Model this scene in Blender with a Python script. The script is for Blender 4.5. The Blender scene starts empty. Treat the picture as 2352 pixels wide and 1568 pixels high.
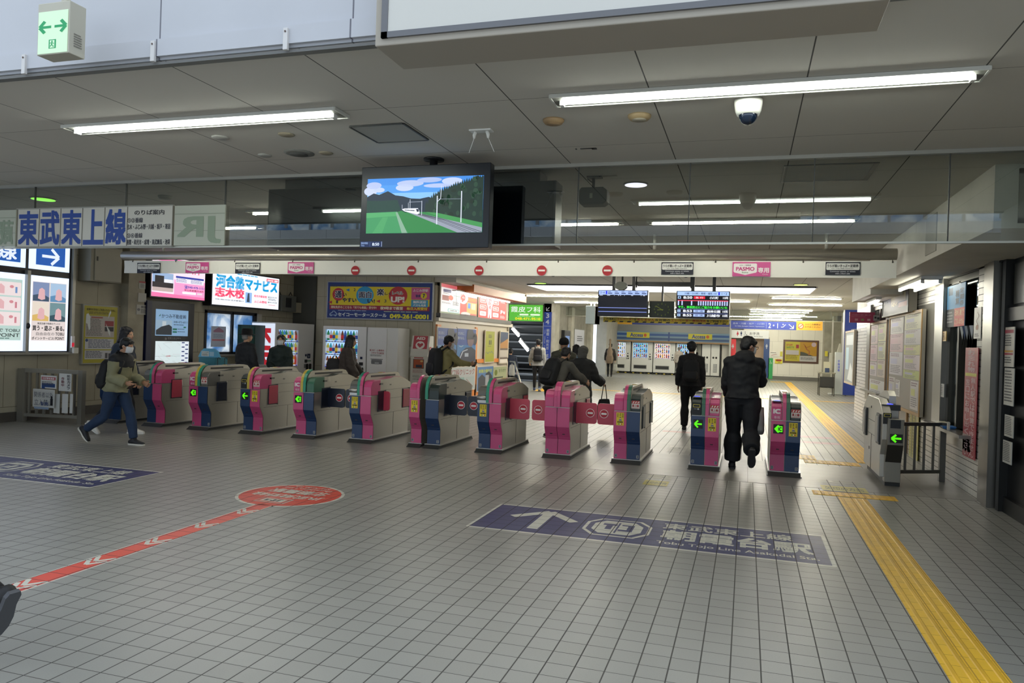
import bpy, math, random
from mathutils import Vector, Matrix, noise
SC = bpy.context.scene
R = math.radians
# ---------------------------------------------------------------- camera
FPX, EYE = 1746.4, 1.637
YAW, ROLL, PITCH = R(17.18), R(1.9), R(-0.044)
_f = Vector((-math.sin(YAW)*math.cos(PITCH), math.cos(YAW)*math.cos(PITCH), math.sin(PITCH)))
_r = Vector((math.cos(YAW), math.sin(YAW), 0)); _u = _r.cross(_f)
CR = math.cos(ROLL)*_r + math.sin(ROLL)*_u
CU = -math.sin(ROLL)*_r + math.cos(ROLL)*_u
cam = bpy.data.cameras.new('camera'); camo = bpy.data.objects.new('camera', cam); SC.collection.objects.link(camo)
cam.sensor_width = 36; cam.lens = FPX/2352*36; cam.clip_start = .05; cam.clip_end = 300
camo.matrix_world = Matrix(((CR.x, CU.x, -_f.x, 0), (CR.y, CU.y, -_f.y, 0), (CR.z, CU.z, -_f.z, EYE), (0, 0, 0, 1)))
SC.camera = camo
# ---------------------------------------------------------------- light and exposure
SC.view_settings.view_transform = 'Standard'; SC.view_settings.look = 'None'
SC.view_settings.gamma = 1; SC.view_settings.use_curve_mapping = False
SC.view_settings.exposure = 0.14
SC.cycles.use_denoising = True
SC.cycles.max_bounces = 8; SC.cycles.diffuse_bounces = 4; SC.cycles.glossy_bounces = 4
SC.cycles.transparent_max_bounces = 12; SC.cycles.transmission_bounces = 4
SC.cycles.sample_clamp_indirect = 6; SC.cycles.caustics_reflective = False
W = bpy.data.worlds.new('overcast_sky'); SC.world = W; W.use_nodes = True
bg = W.node_tree.nodes['Background']; bg.inputs[0].default_value = (.80, .90, 1.0, 1); bg.inputs[1].default_value = 1.6
TUBE = 52.0      # brightness of the hall's fluorescent tubes
NEAR = 36.0      # tubes on the near side of the gates

# ---------------------------------------------------------------- points on planes of the place
def ray(px, py): return _f + (px-1176)/FPX*CR - (py-784)/FPX*CU
def tz(px, py, z=0):
    d = ray(px, py); t = (z-EYE)/d.z; return Vector((0, 0, EYE))+d*t
def ty(px, py, y):
    d = ray(px, py); t = y/d.y; return Vector((0, 0, EYE))+d*t
def tx(px, py, x):
    d = ray(px, py); t = x/d.x; return Vector((0, 0, EYE))+d*t

# ---------------------------------------------------------------- materials
def lin(c):
    c = c/255; return c/12.92 if c <= .04045 else ((c+.055)/1.055)**2.4
def hexc(h):
    h = h.lstrip('#'); return tuple(lin(int(h[i:i+2], 16)) for i in (0, 2, 4))+(1,)
_M = {}
def mat(col, rough=.5, metal=0, emit=0, alpha=1, spec=.5, bump=0, bscale=60, vary=0, vscale=3):
    k = (col, rough, metal, emit, alpha, spec, bump, vary)
    if k in _M: return _M[k]
    m = bpy.data.materials.new('paint_'+col.strip('#')+('_lit' if emit else '')); m.use_nodes = True
    nt = m.node_tree; b = nt.nodes['Principled BSDF']; c = hexc(col)
    b.inputs['Base Color'].default_value = c; b.inputs['Roughness'].default_value = rough
    b.inputs['Metallic'].default_value = metal; b.inputs['Specular IOR Level'].default_value = spec
    if emit:
        b.inputs['Base Color'].default_value = tuple(x*.4 for x in c[:3])+(1,)
        b.inputs['Emission Color'].default_value = c; b.inputs['Emission Strength'].default_value = emit
    if alpha < 1: b.inputs['Alpha'].default_value = alpha
    if vary or bump:
        g = nt.nodes.new('ShaderNodeNewGeometry')
    if vary:
        n = nt.nodes.new('ShaderNodeTexNoise'); n.inputs['Scale'].default_value = vscale; n.inputs['Detail'].default_value = 6
        nt.links.new(g.outputs['Position'], n.inputs['Vector'])
        mp = nt.nodes.new('ShaderNodeMapRange'); mp.inputs[1].default_value = .3; mp.inputs[2].default_value = .7
        mp.inputs[3].default_value = 1-vary; mp.inputs[4].default_value = 1+vary*.5
        nt.links.new(n.outputs[0], mp.inputs[0])
        mx = nt.nodes.new('ShaderNodeMix'); mx.data_type = 'RGBA'; mx.blend_type = 'MULTIPLY'; mx.inputs[0].default_value = 1
        mx.inputs[6].default_value = c; nt.links.new(mp.outputs[0], mx.inputs[7]); nt.links.new(mx.outputs[2], b.inputs['Base Color'])
    if bump:
        n2 = nt.nodes.new('ShaderNodeTexNoise'); n2.inputs['Scale'].default_value = bscale; n2.inputs['Detail'].default_value = 4
        nt.links.new(g.outputs['Position'], n2.inputs['Vector'])
        bp = nt.nodes.new('ShaderNodeBump'); bp.inputs['Strength'].default_value = bump; bp.inputs['Distance'].default_value = .01
        nt.links.new(n2.outputs[0], bp.inputs['Height']); nt.links.new(bp.outputs[0], b.inputs['Normal'])
    _M[k] = m; return m

def grid_mat(name, col, line, sx, sy, ox, oy, wx, wy, axes='XY', rough=.4, vary=.06, vscale=2.0, stag=0, spec=.5, bump=.25, tilevar=.05, speck=0, off2=None):
    """tiles or panels in world metres: joints every sx, sy along two axes"""
    m = bpy.data.materials.new(name); m.use_nodes = True; nt = m.node_tree; N = nt.nodes; L = nt.links
    b = N['Principled BSDF']; b.inputs['Roughness'].default_value = rough; b.inputs['Specular IOR Level'].default_value = spec
    g = N.new('ShaderNodeNewGeometry'); s = N.new('ShaderNodeSeparateXYZ'); L.new(g.outputs['Position'], s.inputs[0])
    def mt(op, a, bb=None, c=None):
        n = N.new('ShaderNodeMath'); n.operation = op
        for i, v in enumerate((a, bb, c)):
            if v is None: continue
            if isinstance(v, (int, float)): n.inputs[i].default_value = v
            else: L.new(v, n.inputs[i])
        return n.outputs[0]
    A, B = [s.outputs['XYZ'.index(c)] for c in axes]
    v = mt('DIVIDE', mt('SUBTRACT', B, oy), sy); vi = mt('FLOOR', v)
    u = mt('DIVIDE', mt('SUBTRACT', A, ox), sx)
    if stag: u = mt('ADD', u, mt('MULTIPLY', mt('MODULO', vi, 2), stag))
    ui = mt('FLOOR', u)
    fu = mt('MULTIPLY', mt('SUBTRACT', .5, mt('ABSOLUTE', mt('SUBTRACT', mt('SUBTRACT', u, ui), .5))), sx)
    fv = mt('MULTIPLY', mt('SUBTRACT', .5, mt('ABSOLUTE', mt('SUBTRACT', mt('SUBTRACT', v, vi), .5))), sy)
    mask = mt('MAXIMUM', mt('LESS_THAN', fu, wx), mt('LESS_THAN', fv, wy))
    wn = N.new('ShaderNodeTexWhiteNoise'); cb = N.new('ShaderNodeCombineXYZ'); L.new(ui, cb.inputs[0]); L.new(vi, cb.inputs[1]); L.new(cb.outputs[0], wn.inputs[0])
    no = N.new('ShaderNodeTexNoise'); no.inputs['Scale'].default_value = vscale; no.inputs['Detail'].default_value = 8; L.new(g.outputs['Position'], no.inputs['Vector'])
    val = mt('ADD', mt('ADD', 1-tilevar/2-vary/2, mt('MULTIPLY', wn.outputs[0], tilevar)), mt('MULTIPLY', no.outputs[0], vary))
    if speck:
        n3 = N.new('ShaderNodeTexNoise'); n3.inputs['Scale'].default_value = 130; n3.inputs['Detail'].default_value = 2; L.new(g.outputs['Position'], n3.inputs['Vector'])
        val = mt('ADD', val, mt('MULTIPLY', mt('SUBTRACT', n3.outputs[0], .5), speck))
    c1 = N.new('ShaderNodeMix'); c1.data_type = 'RGBA'; c1.blend_type = 'MULTIPLY'; c1.inputs[0].default_value = 1; c1.inputs[6].default_value = hexc(col); L.new(val, c1.inputs[7])
    c2 = N.new('ShaderNodeMix'); c2.data_type = 'RGBA'; L.new(mask, c2.inputs[0]); L.new(c1.outputs[2], c2.inputs[6]); c2.inputs[7].default_value = hexc(line)
    L.new(c2.outputs[2], b.inputs['Base Color'])
    rr = mt('ADD', mt('ADD', rough-.08, mt('MULTIPLY', no.outputs[0], .16)), mt('MULTIPLY', mask, .3)); L.new(rr, b.inputs['Roughness'])
    bp = N.new('ShaderNodeBump'); bp.inputs['Strength'].default_value = bump; bp.inputs['Distance'].default_value = .004
    L.new(mt('SUBTRACT', 1, mask), bp.inputs['Height']); L.new(bp.outputs[0], b.inputs['Normal'])
    return m

def glass_mat(name, tint='#e9efec', refl=.10, gain=1.0):
    m = bpy.data.materials.new(name); m.use_nodes = True; nt = m.node_tree; N = nt.nodes; L = nt.links
    for n in list(N): N.remove(n)
    o = N.new('ShaderNodeOutputMaterial'); mx = N.new('ShaderNodeMixShader'); t = N.new('ShaderNodeBsdfTransparent'); gl = N.new('ShaderNodeBsdfGlossy')
    t.inputs[0].default_value = hexc(tint); gl.inputs['Roughness'].default_value = .01; gl.inputs[0].default_value = (.95, 1, .97, 1)
    fr = N.new('ShaderNodeFresnel'); fr.inputs[0].default_value = 1.5; a = N.new('ShaderNodeMath'); a.operation = 'MULTIPLY_ADD'
    L.new(fr.outputs[0], a.inputs[0]); a.inputs[1].default_value = gain; a.inputs[2].default_value = refl; a.use_clamp = True
    L.new(a.outputs[0], mx.inputs[0]); L.new(t.outputs[0], mx.inputs[1]); L.new(gl.outputs[0], mx.inputs[2]); L.new(mx.outputs[0], o.inputs[0])
    return m
def frosted_mat(name, col='#dfeaff'):
    m = bpy.data.materials.new(name); m.use_nodes = True; nt = m.node_tree; N = nt.nodes; L = nt.links
    for n in list(N): N.remove(n)
    o = N.new('ShaderNodeOutputMaterial'); mx = N.new('ShaderNodeMixShader'); t = N.new('ShaderNodeBsdfTranslucent'); d = N.new('ShaderNodeBsdfDiffuse')
    no = N.new('ShaderNodeTexNoise'); no.inputs['Scale'].default_value = 2.2; no.inputs['Detail'].default_value = 5; no.inputs['Distortion'].default_value = 1
    g = N.new('ShaderNodeNewGeometry'); L.new(g.outputs['Position'], no.inputs['Vector'])
    cr = N.new('ShaderNodeValToRGB'); cr.color_ramp.elements[0].position = .35; cr.color_ramp.elements[1].position = .62
    cr.color_ramp.elements[0].color = hexc('#8fb4d8'); cr.color_ramp.elements[1].color = hexc(col)
    L.new(no.outputs[0], cr.inputs[0]); L.new(cr.outputs[0], t.inputs[0]); L.new(cr.outputs[0], d.inputs[0])
    mx.inputs[0].default_value = .12; L.new(t.outputs[0], mx.inputs[1]); L.new(d.outputs[0], mx.inputs[2]); L.new(mx.outputs[0], o.inputs[0])
    return m

STEEL = mat('#b4b2ae', .32, .85); STEEL2 = mat('#8e8c86', .3, .9); DSTEEL = mat('#57564f', .4, .8)
WHITE = mat('#e4e4e0', .45); BLACK = mat('#101114', .4); GREY = mat('#7d7c78', .5)
TUBEM = mat('#fffae8', .5, emit=TUBE); TUBEN = mat('#f8fff4', .5, emit=NEAR)

# ---------------------------------------------------------------- mesh building
def tag(o, label=None, cat=None, group=None, kind=None):
    if label: o['label'] = label
    if cat: o['category'] = cat
    if group: o['group'] = group
    if kind: o['kind'] = kind
    return o
def thing(name, label, cat, loc=(0, 0, 0), rz=0, group=None):
    o = bpy.data.objects.new(name, None); SC.collection.objects.link(o); o.empty_display_size = .1
    o.location = loc; o.rotation_euler = (0, 0, rz); return tag(o, label, cat, group)

class MB:
    """collects faces (with materials) and links them as one mesh object"""
    def __init__(s): s.v = []; s.f = []; s.m = []; s.ms = []; s.sm = []
    def mi(s, m):
        if m not in s.ms: s.ms.append(m)
        return s.ms.index(m)
    def add(s, vs, fs, m, smooth=False):
        b = len(s.v); s.v += [Vector(p) for p in vs]; i = s.mi(m)
        for f in fs: s.f.append([b+k for k in f]); s.m.append(i); s.sm.append(smooth)
        return s
    def box(s, x0, x1, y0, y1, z0, z1, m):
        x0, x1 = sorted((x0, x1)); y0, y1 = sorted((y0, y1)); z0, z1 = sorted((z0, z1))
        v = [(x, y, z) for z in (z0, z1) for y in (y0, y1) for x in (x0, x1)]
        return s.add(v, [(0, 2, 3, 1), (4, 5, 7, 6), (0, 1, 5, 4), (2, 6, 7, 3), (0, 4, 6, 2), (1, 3, 7, 5)], m)
    def obox(s, c, a, b, n, m):
        """box about c with half-axes a, b, n"""
        c, a, b, n = map(Vector, (c, a, b, n))
        v = [c+i*a+j*b+k*n for k in (-1, 1) for j in (-1, 1) for i in (-1, 1)]
        return s.add(v, [(0, 2, 3, 1), (4, 5, 7, 6), (0, 1, 5, 4), (2, 6, 7, 3), (0, 4, 6, 2), (1, 3, 7, 5)], m)
    def prism(s, prof, axis, a, b, m, smooth=False):
        """profile in the two other axes, extruded along axis from a to b"""
        def P(p, t):
            return {'x': (t, p[0], p[1]), 'y': (p[0], t, p[1]), 'z': (p[0], p[1], t)}[axis]
        n = len(prof); v = [P(p, a) for p in prof]+[P(p, b) for p in prof]
        f = [tuple(range(n))[::-1], tuple(range(n, 2*n))]+[(i, (i+1) % n, n+(i+1) % n, n+i) for i in range(n)]
        return s.add(v, f, m, smooth)
    def strip(s, prof, axis, a, b, th, m):
        """open profile given thickness th along its left normal, extruded along axis"""
        q = []
        for i, p in enumerate(prof):
            a0 = Vector(prof[max(i-1, 0)]); a1 = Vector(prof[min(i+1, len(prof)-1)]); d = (a1-a0).normalized()
            q.append((p[0]-d.y*th, p[1]+d.x*th))
        for i in range(len(prof)-1): s.prism([prof[i], prof[i+1], q[i+1], q[i]], axis, a, b, m)
        return s
    def tube(s, pts, r, m, n=10, caps=True):
        pts = [Vector(p) for p in pts]; rs = r if isinstance(r, (list, tuple)) else [r]*len(pts)
        return s.loft([(p, q, q) for p, q in zip(pts, rs)], m, n, caps)
    def loft(s, rings, m, n=14, caps=True, up=(1, 0, 0), sq=1.0):
        """rings: (centre, half-width along 'up', half-depth across)"""
        P = [Vector(r[0]) for r in rings]; up = Vector(up); v = []; pa = None
        for i, (c, a, b) in enumerate(rings):
            d = (P[min(i+1, len(P)-1)]-P[max(i-1, 0)])
            d = d.normalized() if d.length > 1e-6 else Vector((0, 0, 1))
            u = pa if pa is not None else up
            if abs(u.dot(d)) > .98: u = Vector((0, 1, 0)) if abs(d.y) < .9 else Vector((0, 0, 1))
            A = (u-d*u.dot(d)).normalized(); pa = A; B = d.cross(A)
            for k in range(n):
                t = 2*math.pi*k/n; cx, sy = math.cos(t), math.sin(t)
                if sq != 1.0: cx = math.copysign(abs(cx)**sq, cx); sy = math.copysign(abs(sy)**sq, sy)
                v.append(P[i]+A*(a*cx)+B*(b*sy))
        f = [(i*n+k, i*n+(k+1) % n, (i+1)*n+(k+1) % n, (i+1)*n+k) for i in range(len(P)-1) for k in range(n)]
        if caps: f += [tuple(range(n))[::-1], tuple(range((len(P)-1)*n, len(P)*n))]
        return s.add(v, f, m, True)
    def ball(s, c, rx, ry, rz, m, nu=14, nv=9, rot=None, z0=-1, z1=1):
        c = Vector(c); v = []; f = []
        for j in range(nv+1):
            t = math.pi*(j/nv-.5); zz = max(z0, min(z1, math.sin(t))); rr = math.cos(t)
            for k in range(nu):
                p = 2*math.pi*k/nu; q = Vector((rx*rr*math.cos(p), ry*rr*math.sin(p), rz*zz))
                if rot is not None: q = rot @ q
                v.append(c+q)
        f = [(j*nu+k, j*nu+(k+1) % nu, (j+1)*nu+(k+1) % nu, (j+1)*nu+k) for j in range(nv) for k in range(nu)]
        return s.add(v, f, m, True)
    def disc(s, c, n, r, th, m, seg=24):
        c = Vector(c); n = Vector(n).normalized(); s.tube([c, c+n*th], r, m, seg); 
        for i in range(1, seg+3): s.sm[-i] = False
        return s
    def obj(s, name, parent=None, world=True, bevel=0, bseg=2):
        me = bpy.data.meshes.new(name); vs = s.v
        if parent is not None and world:
            inv = (Matrix.Translation(parent['_o']) @ Matrix.Rotation(parent['_r'], 4, 'Z')).inverted() if '_o' in parent else \
                (Matrix.Translation(parent.location) @ Matrix.Rotation(parent.rotation_euler[2], 4, 'Z')).inverted()
            vs = [inv @ p for p in vs]
        me.from_pydata([tuple(p) for p in vs], [], s.f)
        for m in s.ms: me.materials.append(m)
        me.polygons.foreach_set('material_index', s.m); me.polygons.foreach_set('use_smooth', s.sm); me.update()
        o = bpy.data.objects.new(name, me); SC.collection.objects.link(o)
        if parent is not None: o.parent = parent
        if bevel:
            b = o.modifiers.new('bevel', 'BEVEL'); b.width = bevel; b.segments = bseg; b.limit_method = 'ANGLE'; b.angle_limit = R(40)
        return o
def struct(name, mb): return tag(mb.obj(name), kind='structure')
def lone(mb, name, label, cat, group=None, bevel=0, bseg=2, base=None):
    """a thing that is a single mesh, its origin at its own base"""
    xs = [p.x for p in mb.v]; ys = [p.y for p in mb.v]; zs = [p.z for p in mb.v]
    b = Vector(base) if base else Vector(((min(xs)+max(xs))/2, (min(ys)+max(ys))/2, min(zs)))
    mb.v = [p-b for p in mb.v]; o = mb.obj(name, None, bevel=bevel, bseg=bseg); o.location = b
    return tag(o, label, cat, group)

# ---------------------------------------------------------------- flat print: words and shapes on a plane
_T = {}
def glyphs(body, bold=0):
    """letter outlines scaled to a unit box; bold letters are laid down four times, slightly shifted"""
    k = (body, bold)
    if k not in _T:
        c = bpy.data.curves.new('t', 'FONT'); c.body = body; c.resolution_u = 3
        o = bpy.data.objects.new('t', c); SC.collection.objects.link(o); bpy.context.view_layer.update()
        dg = bpy.context.evaluated_depsgraph_get(); me = bpy.data.meshes.new_from_object(o.evaluated_get(dg))
        vs = [v.co.xy.copy() for v in me.vertices]; fs = [tuple(p.vertices) for p in me.polygons]
        bpy.data.objects.remove(o); bpy.data.curves.remove(c); bpy.data.meshes.remove(me)
        if vs and bold:
            n = len(vs); sh = [(a*bold, b*bold) for a, b in ((-1, -.8), (1, -.8), (1, .8), (-1, .8))]
            fs = [tuple(q+i*n for q in f) for i in range(4) for f in fs]; vs = [v+Vector(d) for d in sh for v in vs]
        if vs:
            x0 = min(v.x for v in vs); x1 = max(v.x for v in vs); y0 = min(v.y for v in vs); y1 = max(v.y for v in vs)
            vs = [((v.x-x0)/max(x1-x0, 1e-6), (v.y-y0)/max(y1-y0, 1e-6)) for v in vs]; asp = (x1-x0)/max(y1-y0, 1e-6)
        else: asp = 1
        _T[k] = (vs, fs, asp)
    return _T[k]
class Print:
    """draws in design units (dw x dh, y down) on the rectangle with top-left corner o, edges u (right) and v (down), n towards the reader"""
    def __init__(s, o, u, v, dw, dh, emit=0, rough=.5, step=.0012, base=0, mb=None):
        s.o, s.u, s.v = Vector(o), Vector(u), Vector(v); s.n = s.v.cross(s.u).normalized(); s.dw, s.dh = dw, dh
        s.mb = mb or MB(); s.e = emit; s.r = rough; s.st = step; s.k = base
    def M(s, c, e=None):
        if not isinstance(c, str): return c
        e = s.e if e is None else e
        return mat(c, s.r, emit=e)
    def P(s, x, y, k): return s.o+s.u*(x/s.dw)+s.v*(y/s.dh)+s.n*(s.st*k)
    def rect(s, x0, y0, x1, y1, c, k=1, e=None):
        s.mb.add([s.P(x0, y1, k+s.k), s.P(x1, y1, k+s.k), s.P(x1, y0, k+s.k), s.P(x0, y0, k+s.k)], [(0, 1, 2, 3)], s.M(c, e)); return s
    def poly(s, pts, c, k=1, e=None):
        q = [s.P(x, y, k+s.k) for x, y in pts]
        ar = sum(pts[i][0]*pts[(i+1) % len(pts)][1]-pts[(i+1) % len(pts)][0]*pts[i][1] for i in range(len(pts)))
        if ar > 0: q = q[::-1]
        s.mb.add(q, [tuple(range(len(q)))], s.M(c, e)); return s
    def ell(s, x, y, rx, ry, c, k=1, n=24, e=None): return s.poly([(x+rx*math.cos(2*math.pi*i/n), y+ry*math.sin(2*math.pi*i/n)) for i in range(n)], c, k, e)
    def rrect(s, x0, y0, x1, y1, r, c, k=1, e=None):
        pts = []
        for cx, cy, a in ((x1-r, y0+r, -90), (x1-r, y1-r, 0), (x0+r, y1-r, 90), (x0+r, y0+r, 180)):
            pts += [(cx+r*math.cos(R(a+t)), cy+r*math.sin(R(a+t))) for t in (0, 22, 45, 68, 90)]
        return s.poly(pts, c, k, e)
    def line(s, pts, w, c, k=1, e=None):
        for i, ((xa, ya), (xb, yb)) in enumerate(zip(pts, pts[1:])):
            L = math.hypot(xb-xa, yb-ya) or 1; nx, ny = -(yb-ya)/L*w/2, (xb-xa)/L*w/2
            s.poly([(xa+nx, ya+ny), (xb+nx, yb+ny), (xb-nx, yb-ny), (xa-nx, ya-ny)], c, k+.25*(i+1 if len(pts) > 2 else 0), e)
        return s
    def text(s, body, x0, y0, x1, y1, c, k=2, bold=.02, e=None, keep=False):
        """fitted to the box (x0,y0)-(x1,y1)"""
        vs, fs, asp = glyphs(body, bold); n = max(1, len(vs)//4) if bold else len(vs)+1
        if keep:
            w = (y1-y0)*asp*s.v.length/s.dh/(s.u.length/s.dw)
            if w < x1-x0: d = (x1-x0-w)/2; x0 += d; x1 -= d
        s.mb.add([s.P(x0+a*(x1-x0), y1-b*(y1-y0), k+s.k+.18*(i//n)) for i, (a, b) in enumerate(vs)], fs, s.M(c, e)); return s
    def vtext(s, body, x0, y0, x1, y1, c, k=2, bold=.02, gap=.12):
        n = len(body); h = (y1-y0)/n
        for i, ch in enumerate(body):
            if ch in '・.': s.ell((x0+x1)/2, y0+h*(i+.5), (x1-x0)*.12, h*.12, c, k, 8)
            elif ch != ' ': s.text(ch, x0, y0+h*(i+gap/2), x1, y0+h*(i+1-gap/2), c, k, bold)
        return s
    def lines(s, x0, y0, x1, y1, n, c='#4a4a4c', k=2, fill=.45, seed=1):
        """rows of print too small to read: word-length dashes"""
        rg = random.Random(seed); h = (y1-y0)/n
        for i in range(n):
            x = x0; xe = x0+(x1-x0)*rg.uniform(.75, 1)
            while x < xe:
                w = rg.uniform(.06, .2)*(x1-x0); s.rect(x, y0+h*i, min(x+w, xe), y0+h*(i+fill), c, k); x += w+(x1-x0)*.02
        return s
    def noentry(s, x, y, r, k=2):
        s.ell(x, y, r, r, '#efe9e6', k); s.ell(x, y, r*.9, r*.9, '#b21f2c', k+1); s.rect(x-r*.62, y-r*.17, x+r*.62, y+r*.17, '#f2ece8', k+2); return s
    def arrow(s, x, y, w, h, c, k=2, ang=0, t=.16, e=None):
        """arrow pointing up, rotated by ang degrees"""
        pts = [[(0, -.5), (0, .5)], [(-.42, -.02), (0, -.5), (.42, -.02)]]
        ca, sa = math.cos(R(ang)), math.sin(R(ang))
        for p in pts: s.line([(x+(a*ca-b*sa)*w, y+(a*sa+b*ca)*h) for a, b in p], t*w, c, k, e)
        return s
def printY(x0, z1, x1, z0, y, dw, dh, **k):      # faces -Y (towards the entrance)
    return Print((x0, y, z1), (x1-x0, 0, 0), (0, 0, z0-z1), dw, dh, **k)
def printX(y0, z1, y1, z0, x, dw, dh, **k):      # on the left walls, faces +X; reads from near to far
    return Print((x, y0, z1), (0, y1-y0, 0), (0, 0, z0-z1), dw, dh, **k)
def printXm(y0, z1, y1, z0, x, dw, dh, **k):     # on the right wall, faces -X; y0 is the far end
    return Print((x, y0, z1), (0, y1-y0, 0), (0, 0, z0-z1), dw, dh, **k)
def printF(x0, y1, x1, y0, z, dw, dh, **k):      # lies on the floor, reads upright towards +Y
    return Print((x0, y1, z), (x1-x0, 0, 0), (0, y0-y1, 0), dw, dh, **k)
# ================================================================ THE SETTING
TX, TY = .12, .035         # phase of the 15 cm tile grid
def tilef(name, col, line='#4a4a46', rough=.36, **k):
    return grid_mat(name, col, line, .15, .15, TX, TY, .0036, .0024, rough=rough, **k)
FLOOR = tilef('floor_tiles', '#92918b', '#403f3b', vary=.22, vscale=.9, tilevar=.09, speck=.16)
SLABM = grid_mat('gate_floor_slabs', '#7b7973', '#5a5852', 2.0, .3, .06, 9.72, .002, .0015, rough=.36, vary=.2, vscale=1.3)
m = MB(); m.box(-14, 9, -8, 30, -.2, 0, FLOOR); m.box(-7.55, 9, 30, 46, -.2, 0, FLOOR); struct('floor', m)
m = MB(); m.box(-11.75, 2.55, 9.78, 11.75, 0, .002, SLABM); struct('trim_1', m)
CEIL = grid_mat('ceiling_boards', '#c9c5bc', '#5a5955', .9, 1.22, -.62, 4.70, .004, .0025, rough=.85, vary=.10, vscale=.7, spec=.15, bump=.1)
CEILF = grid_mat('hall_ceiling_boards', '#d6d5cf', '#8c8b86', .9, 1.8, -.62, 4.70, .006, .004, rough=.85, vary=.06, vscale=.7, spec=.15, bump=.1)
m = MB(); m.box(-14, 9, 3.66, 12.0, 3.2, 3.4, CEIL); struct('ceiling', m)
m = MB(); m.box(-14, 9, 12.0, 30.4, 3.2, 3.4, CEILF); m.box(-8.0, 9, 30.4, 46, 3.2, 3.4, CEILF); struct('ceiling', m)
# upper fascia over the entrance: white metal sheets
FASC = grid_mat('fascia_sheets', '#bdbec3', '#6f6f78', 1.27, 9, -3.35, 0, .005, .0, axes='XZ', rough=.35, vary=.16, vscale=1.6, bump=.3)
m = MB(); m.box(-14, 9, 3.64, 3.9, 3.215, 6.2, FASC); m.box(-14, 9, 3.615, 3.64, 3.23, 3.33, FASC); struct('wall_upper_front', m)
m = MB(); m.box(-14, 9, 3.63, 3.68, 3.185, 3.2, mat('#6d6d6b', .6)); struct('trim_2', m)
m = MB(); m.box(-14, 9, -8, -3.2, 3.95, 4.1, CEIL); m.box(-14, 9, -3.25, -3.05, 3.95, 4.15, FASC); struct('wall_upper_back', m)
w = MB(); fm = mat('#8d8f96', .5)  # unseen back fascia, made translucent to brighten its reflection in the glass screen
for k in range(19): w.box(-14+k*1.27, -13.96+k*1.27, -3.12, -3.06, 4.15, 6.2, fm); w.box(-13.4+k*1.27, -13.33+k*1.27, -3.08, -3.04, 4.2, 4.5, fm)
w = struct('translucent_back_fascia', w); m = MB(); m.box(-14, 9, -3.11, -3.10, 4.15, 6.2, frosted_mat('translucent_sheet', '#ffffff')); m.obj('window_pane', w, world=False)
# concrete block walls of the left side
CONCX = grid_mat('concrete_blocks', '#aaa491', '#66624f', .62, .9, 9.6, .25, .004, .004, axes='YZ', rough=.8, vary=.35, vscale=3, stag=.5, bump=.3)
CONCY = grid_mat('concrete_blocks_b', '#b0ab99', '#77735f', .31, .62, -11.8, .18, .003, .003, axes='XZ', rough=.8, vary=.3, vscale=3, bump=.3)
SKIRT = mat('#4f4b45', .6, vary=.2)
m = MB()
m.box(-12.1, -11.8, 4, 14.45, 0, 3.2, CONCX); m.box(-12.1, -11.8, 14.45, 16.35, 0, 1.12, CONCX); m.box(-12.1, -11.8, 14.45, 16.35, 2.1, 3.2, CONCX)
m.box(-12.1, -11.8, 16.35, 18.6, 0, 3.2, CONCX)
struct('wall_left', m)
m = MB(); m.box(-11.8, -11.62, 12.02, 12.44, 0, 3.2, mat('#aaa390', .8, vary=.25, bump=.2)); struct('wall_pillar_left', m)
m = MB(); m.box(-11.8, -11.785, 5, 9.5, 0, .16, SKIRT); m.box(-11.8, -11.77, 9.5, 12.28, 0, .16, SKIRT); struct('baseboard_left', m)
m = MB(); m.box(-12.1, -7.72, 18.0, 18.25, 0, 3.2, CONCY); struct('wall_back_left', m)
m = MB(); m.box(-11.795, -11.1, 17.95, 18.0, 0, 3.2, mat('#43443f', .7)); struct('trim_3', m)
# window of the left wall
m = MB()
FR = mat('#1b1c22', .4)
for a, b, c, d in ((14.45, 16.35, 2.05, 2.12), (14.45, 16.35, 1.10, 1.15), (14.45, 14.52, 1.12, 2.1), (16.24, 16.35, 1.12, 2.1), (15.40, 15.46, 1.12, 2.1)): m.box(-11.86, -11.78, a, b, c, d, FR)
m.box(-11.8, -11.74, 16.35, 16.5, 1.12, 2.1, mat('#bdbab0', .5)); m.box(-11.8, -11.7, 14.4, 16.4, 1.05, 1.1, mat('#8a8882', .4))
w = struct('window_1', m)
m = MB(); m.box(-11.845, -11.83, 14.52, 16.24, 1.15, 2.05, frosted_mat('frosted_pane', '#ffffff')); m.obj('window_pane', w, world=False)
p = printX(14.5, 2.05, 15.4, 1.15, -11.829, 90, 90, base=1)
p.rect(22, 30, 74, 78, '#c9d4ea', 1).rect(26, 60, 70, 64, '#d98a9a', 2).poly([(30, 40), (48, 32), (66, 40), (66, 44), (30, 44)], '#b58aa8', 2).lines(30, 48, 68, 58, 4, '#8fa3c4')
p.mb.obj('window_poster', w, world=False)
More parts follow.
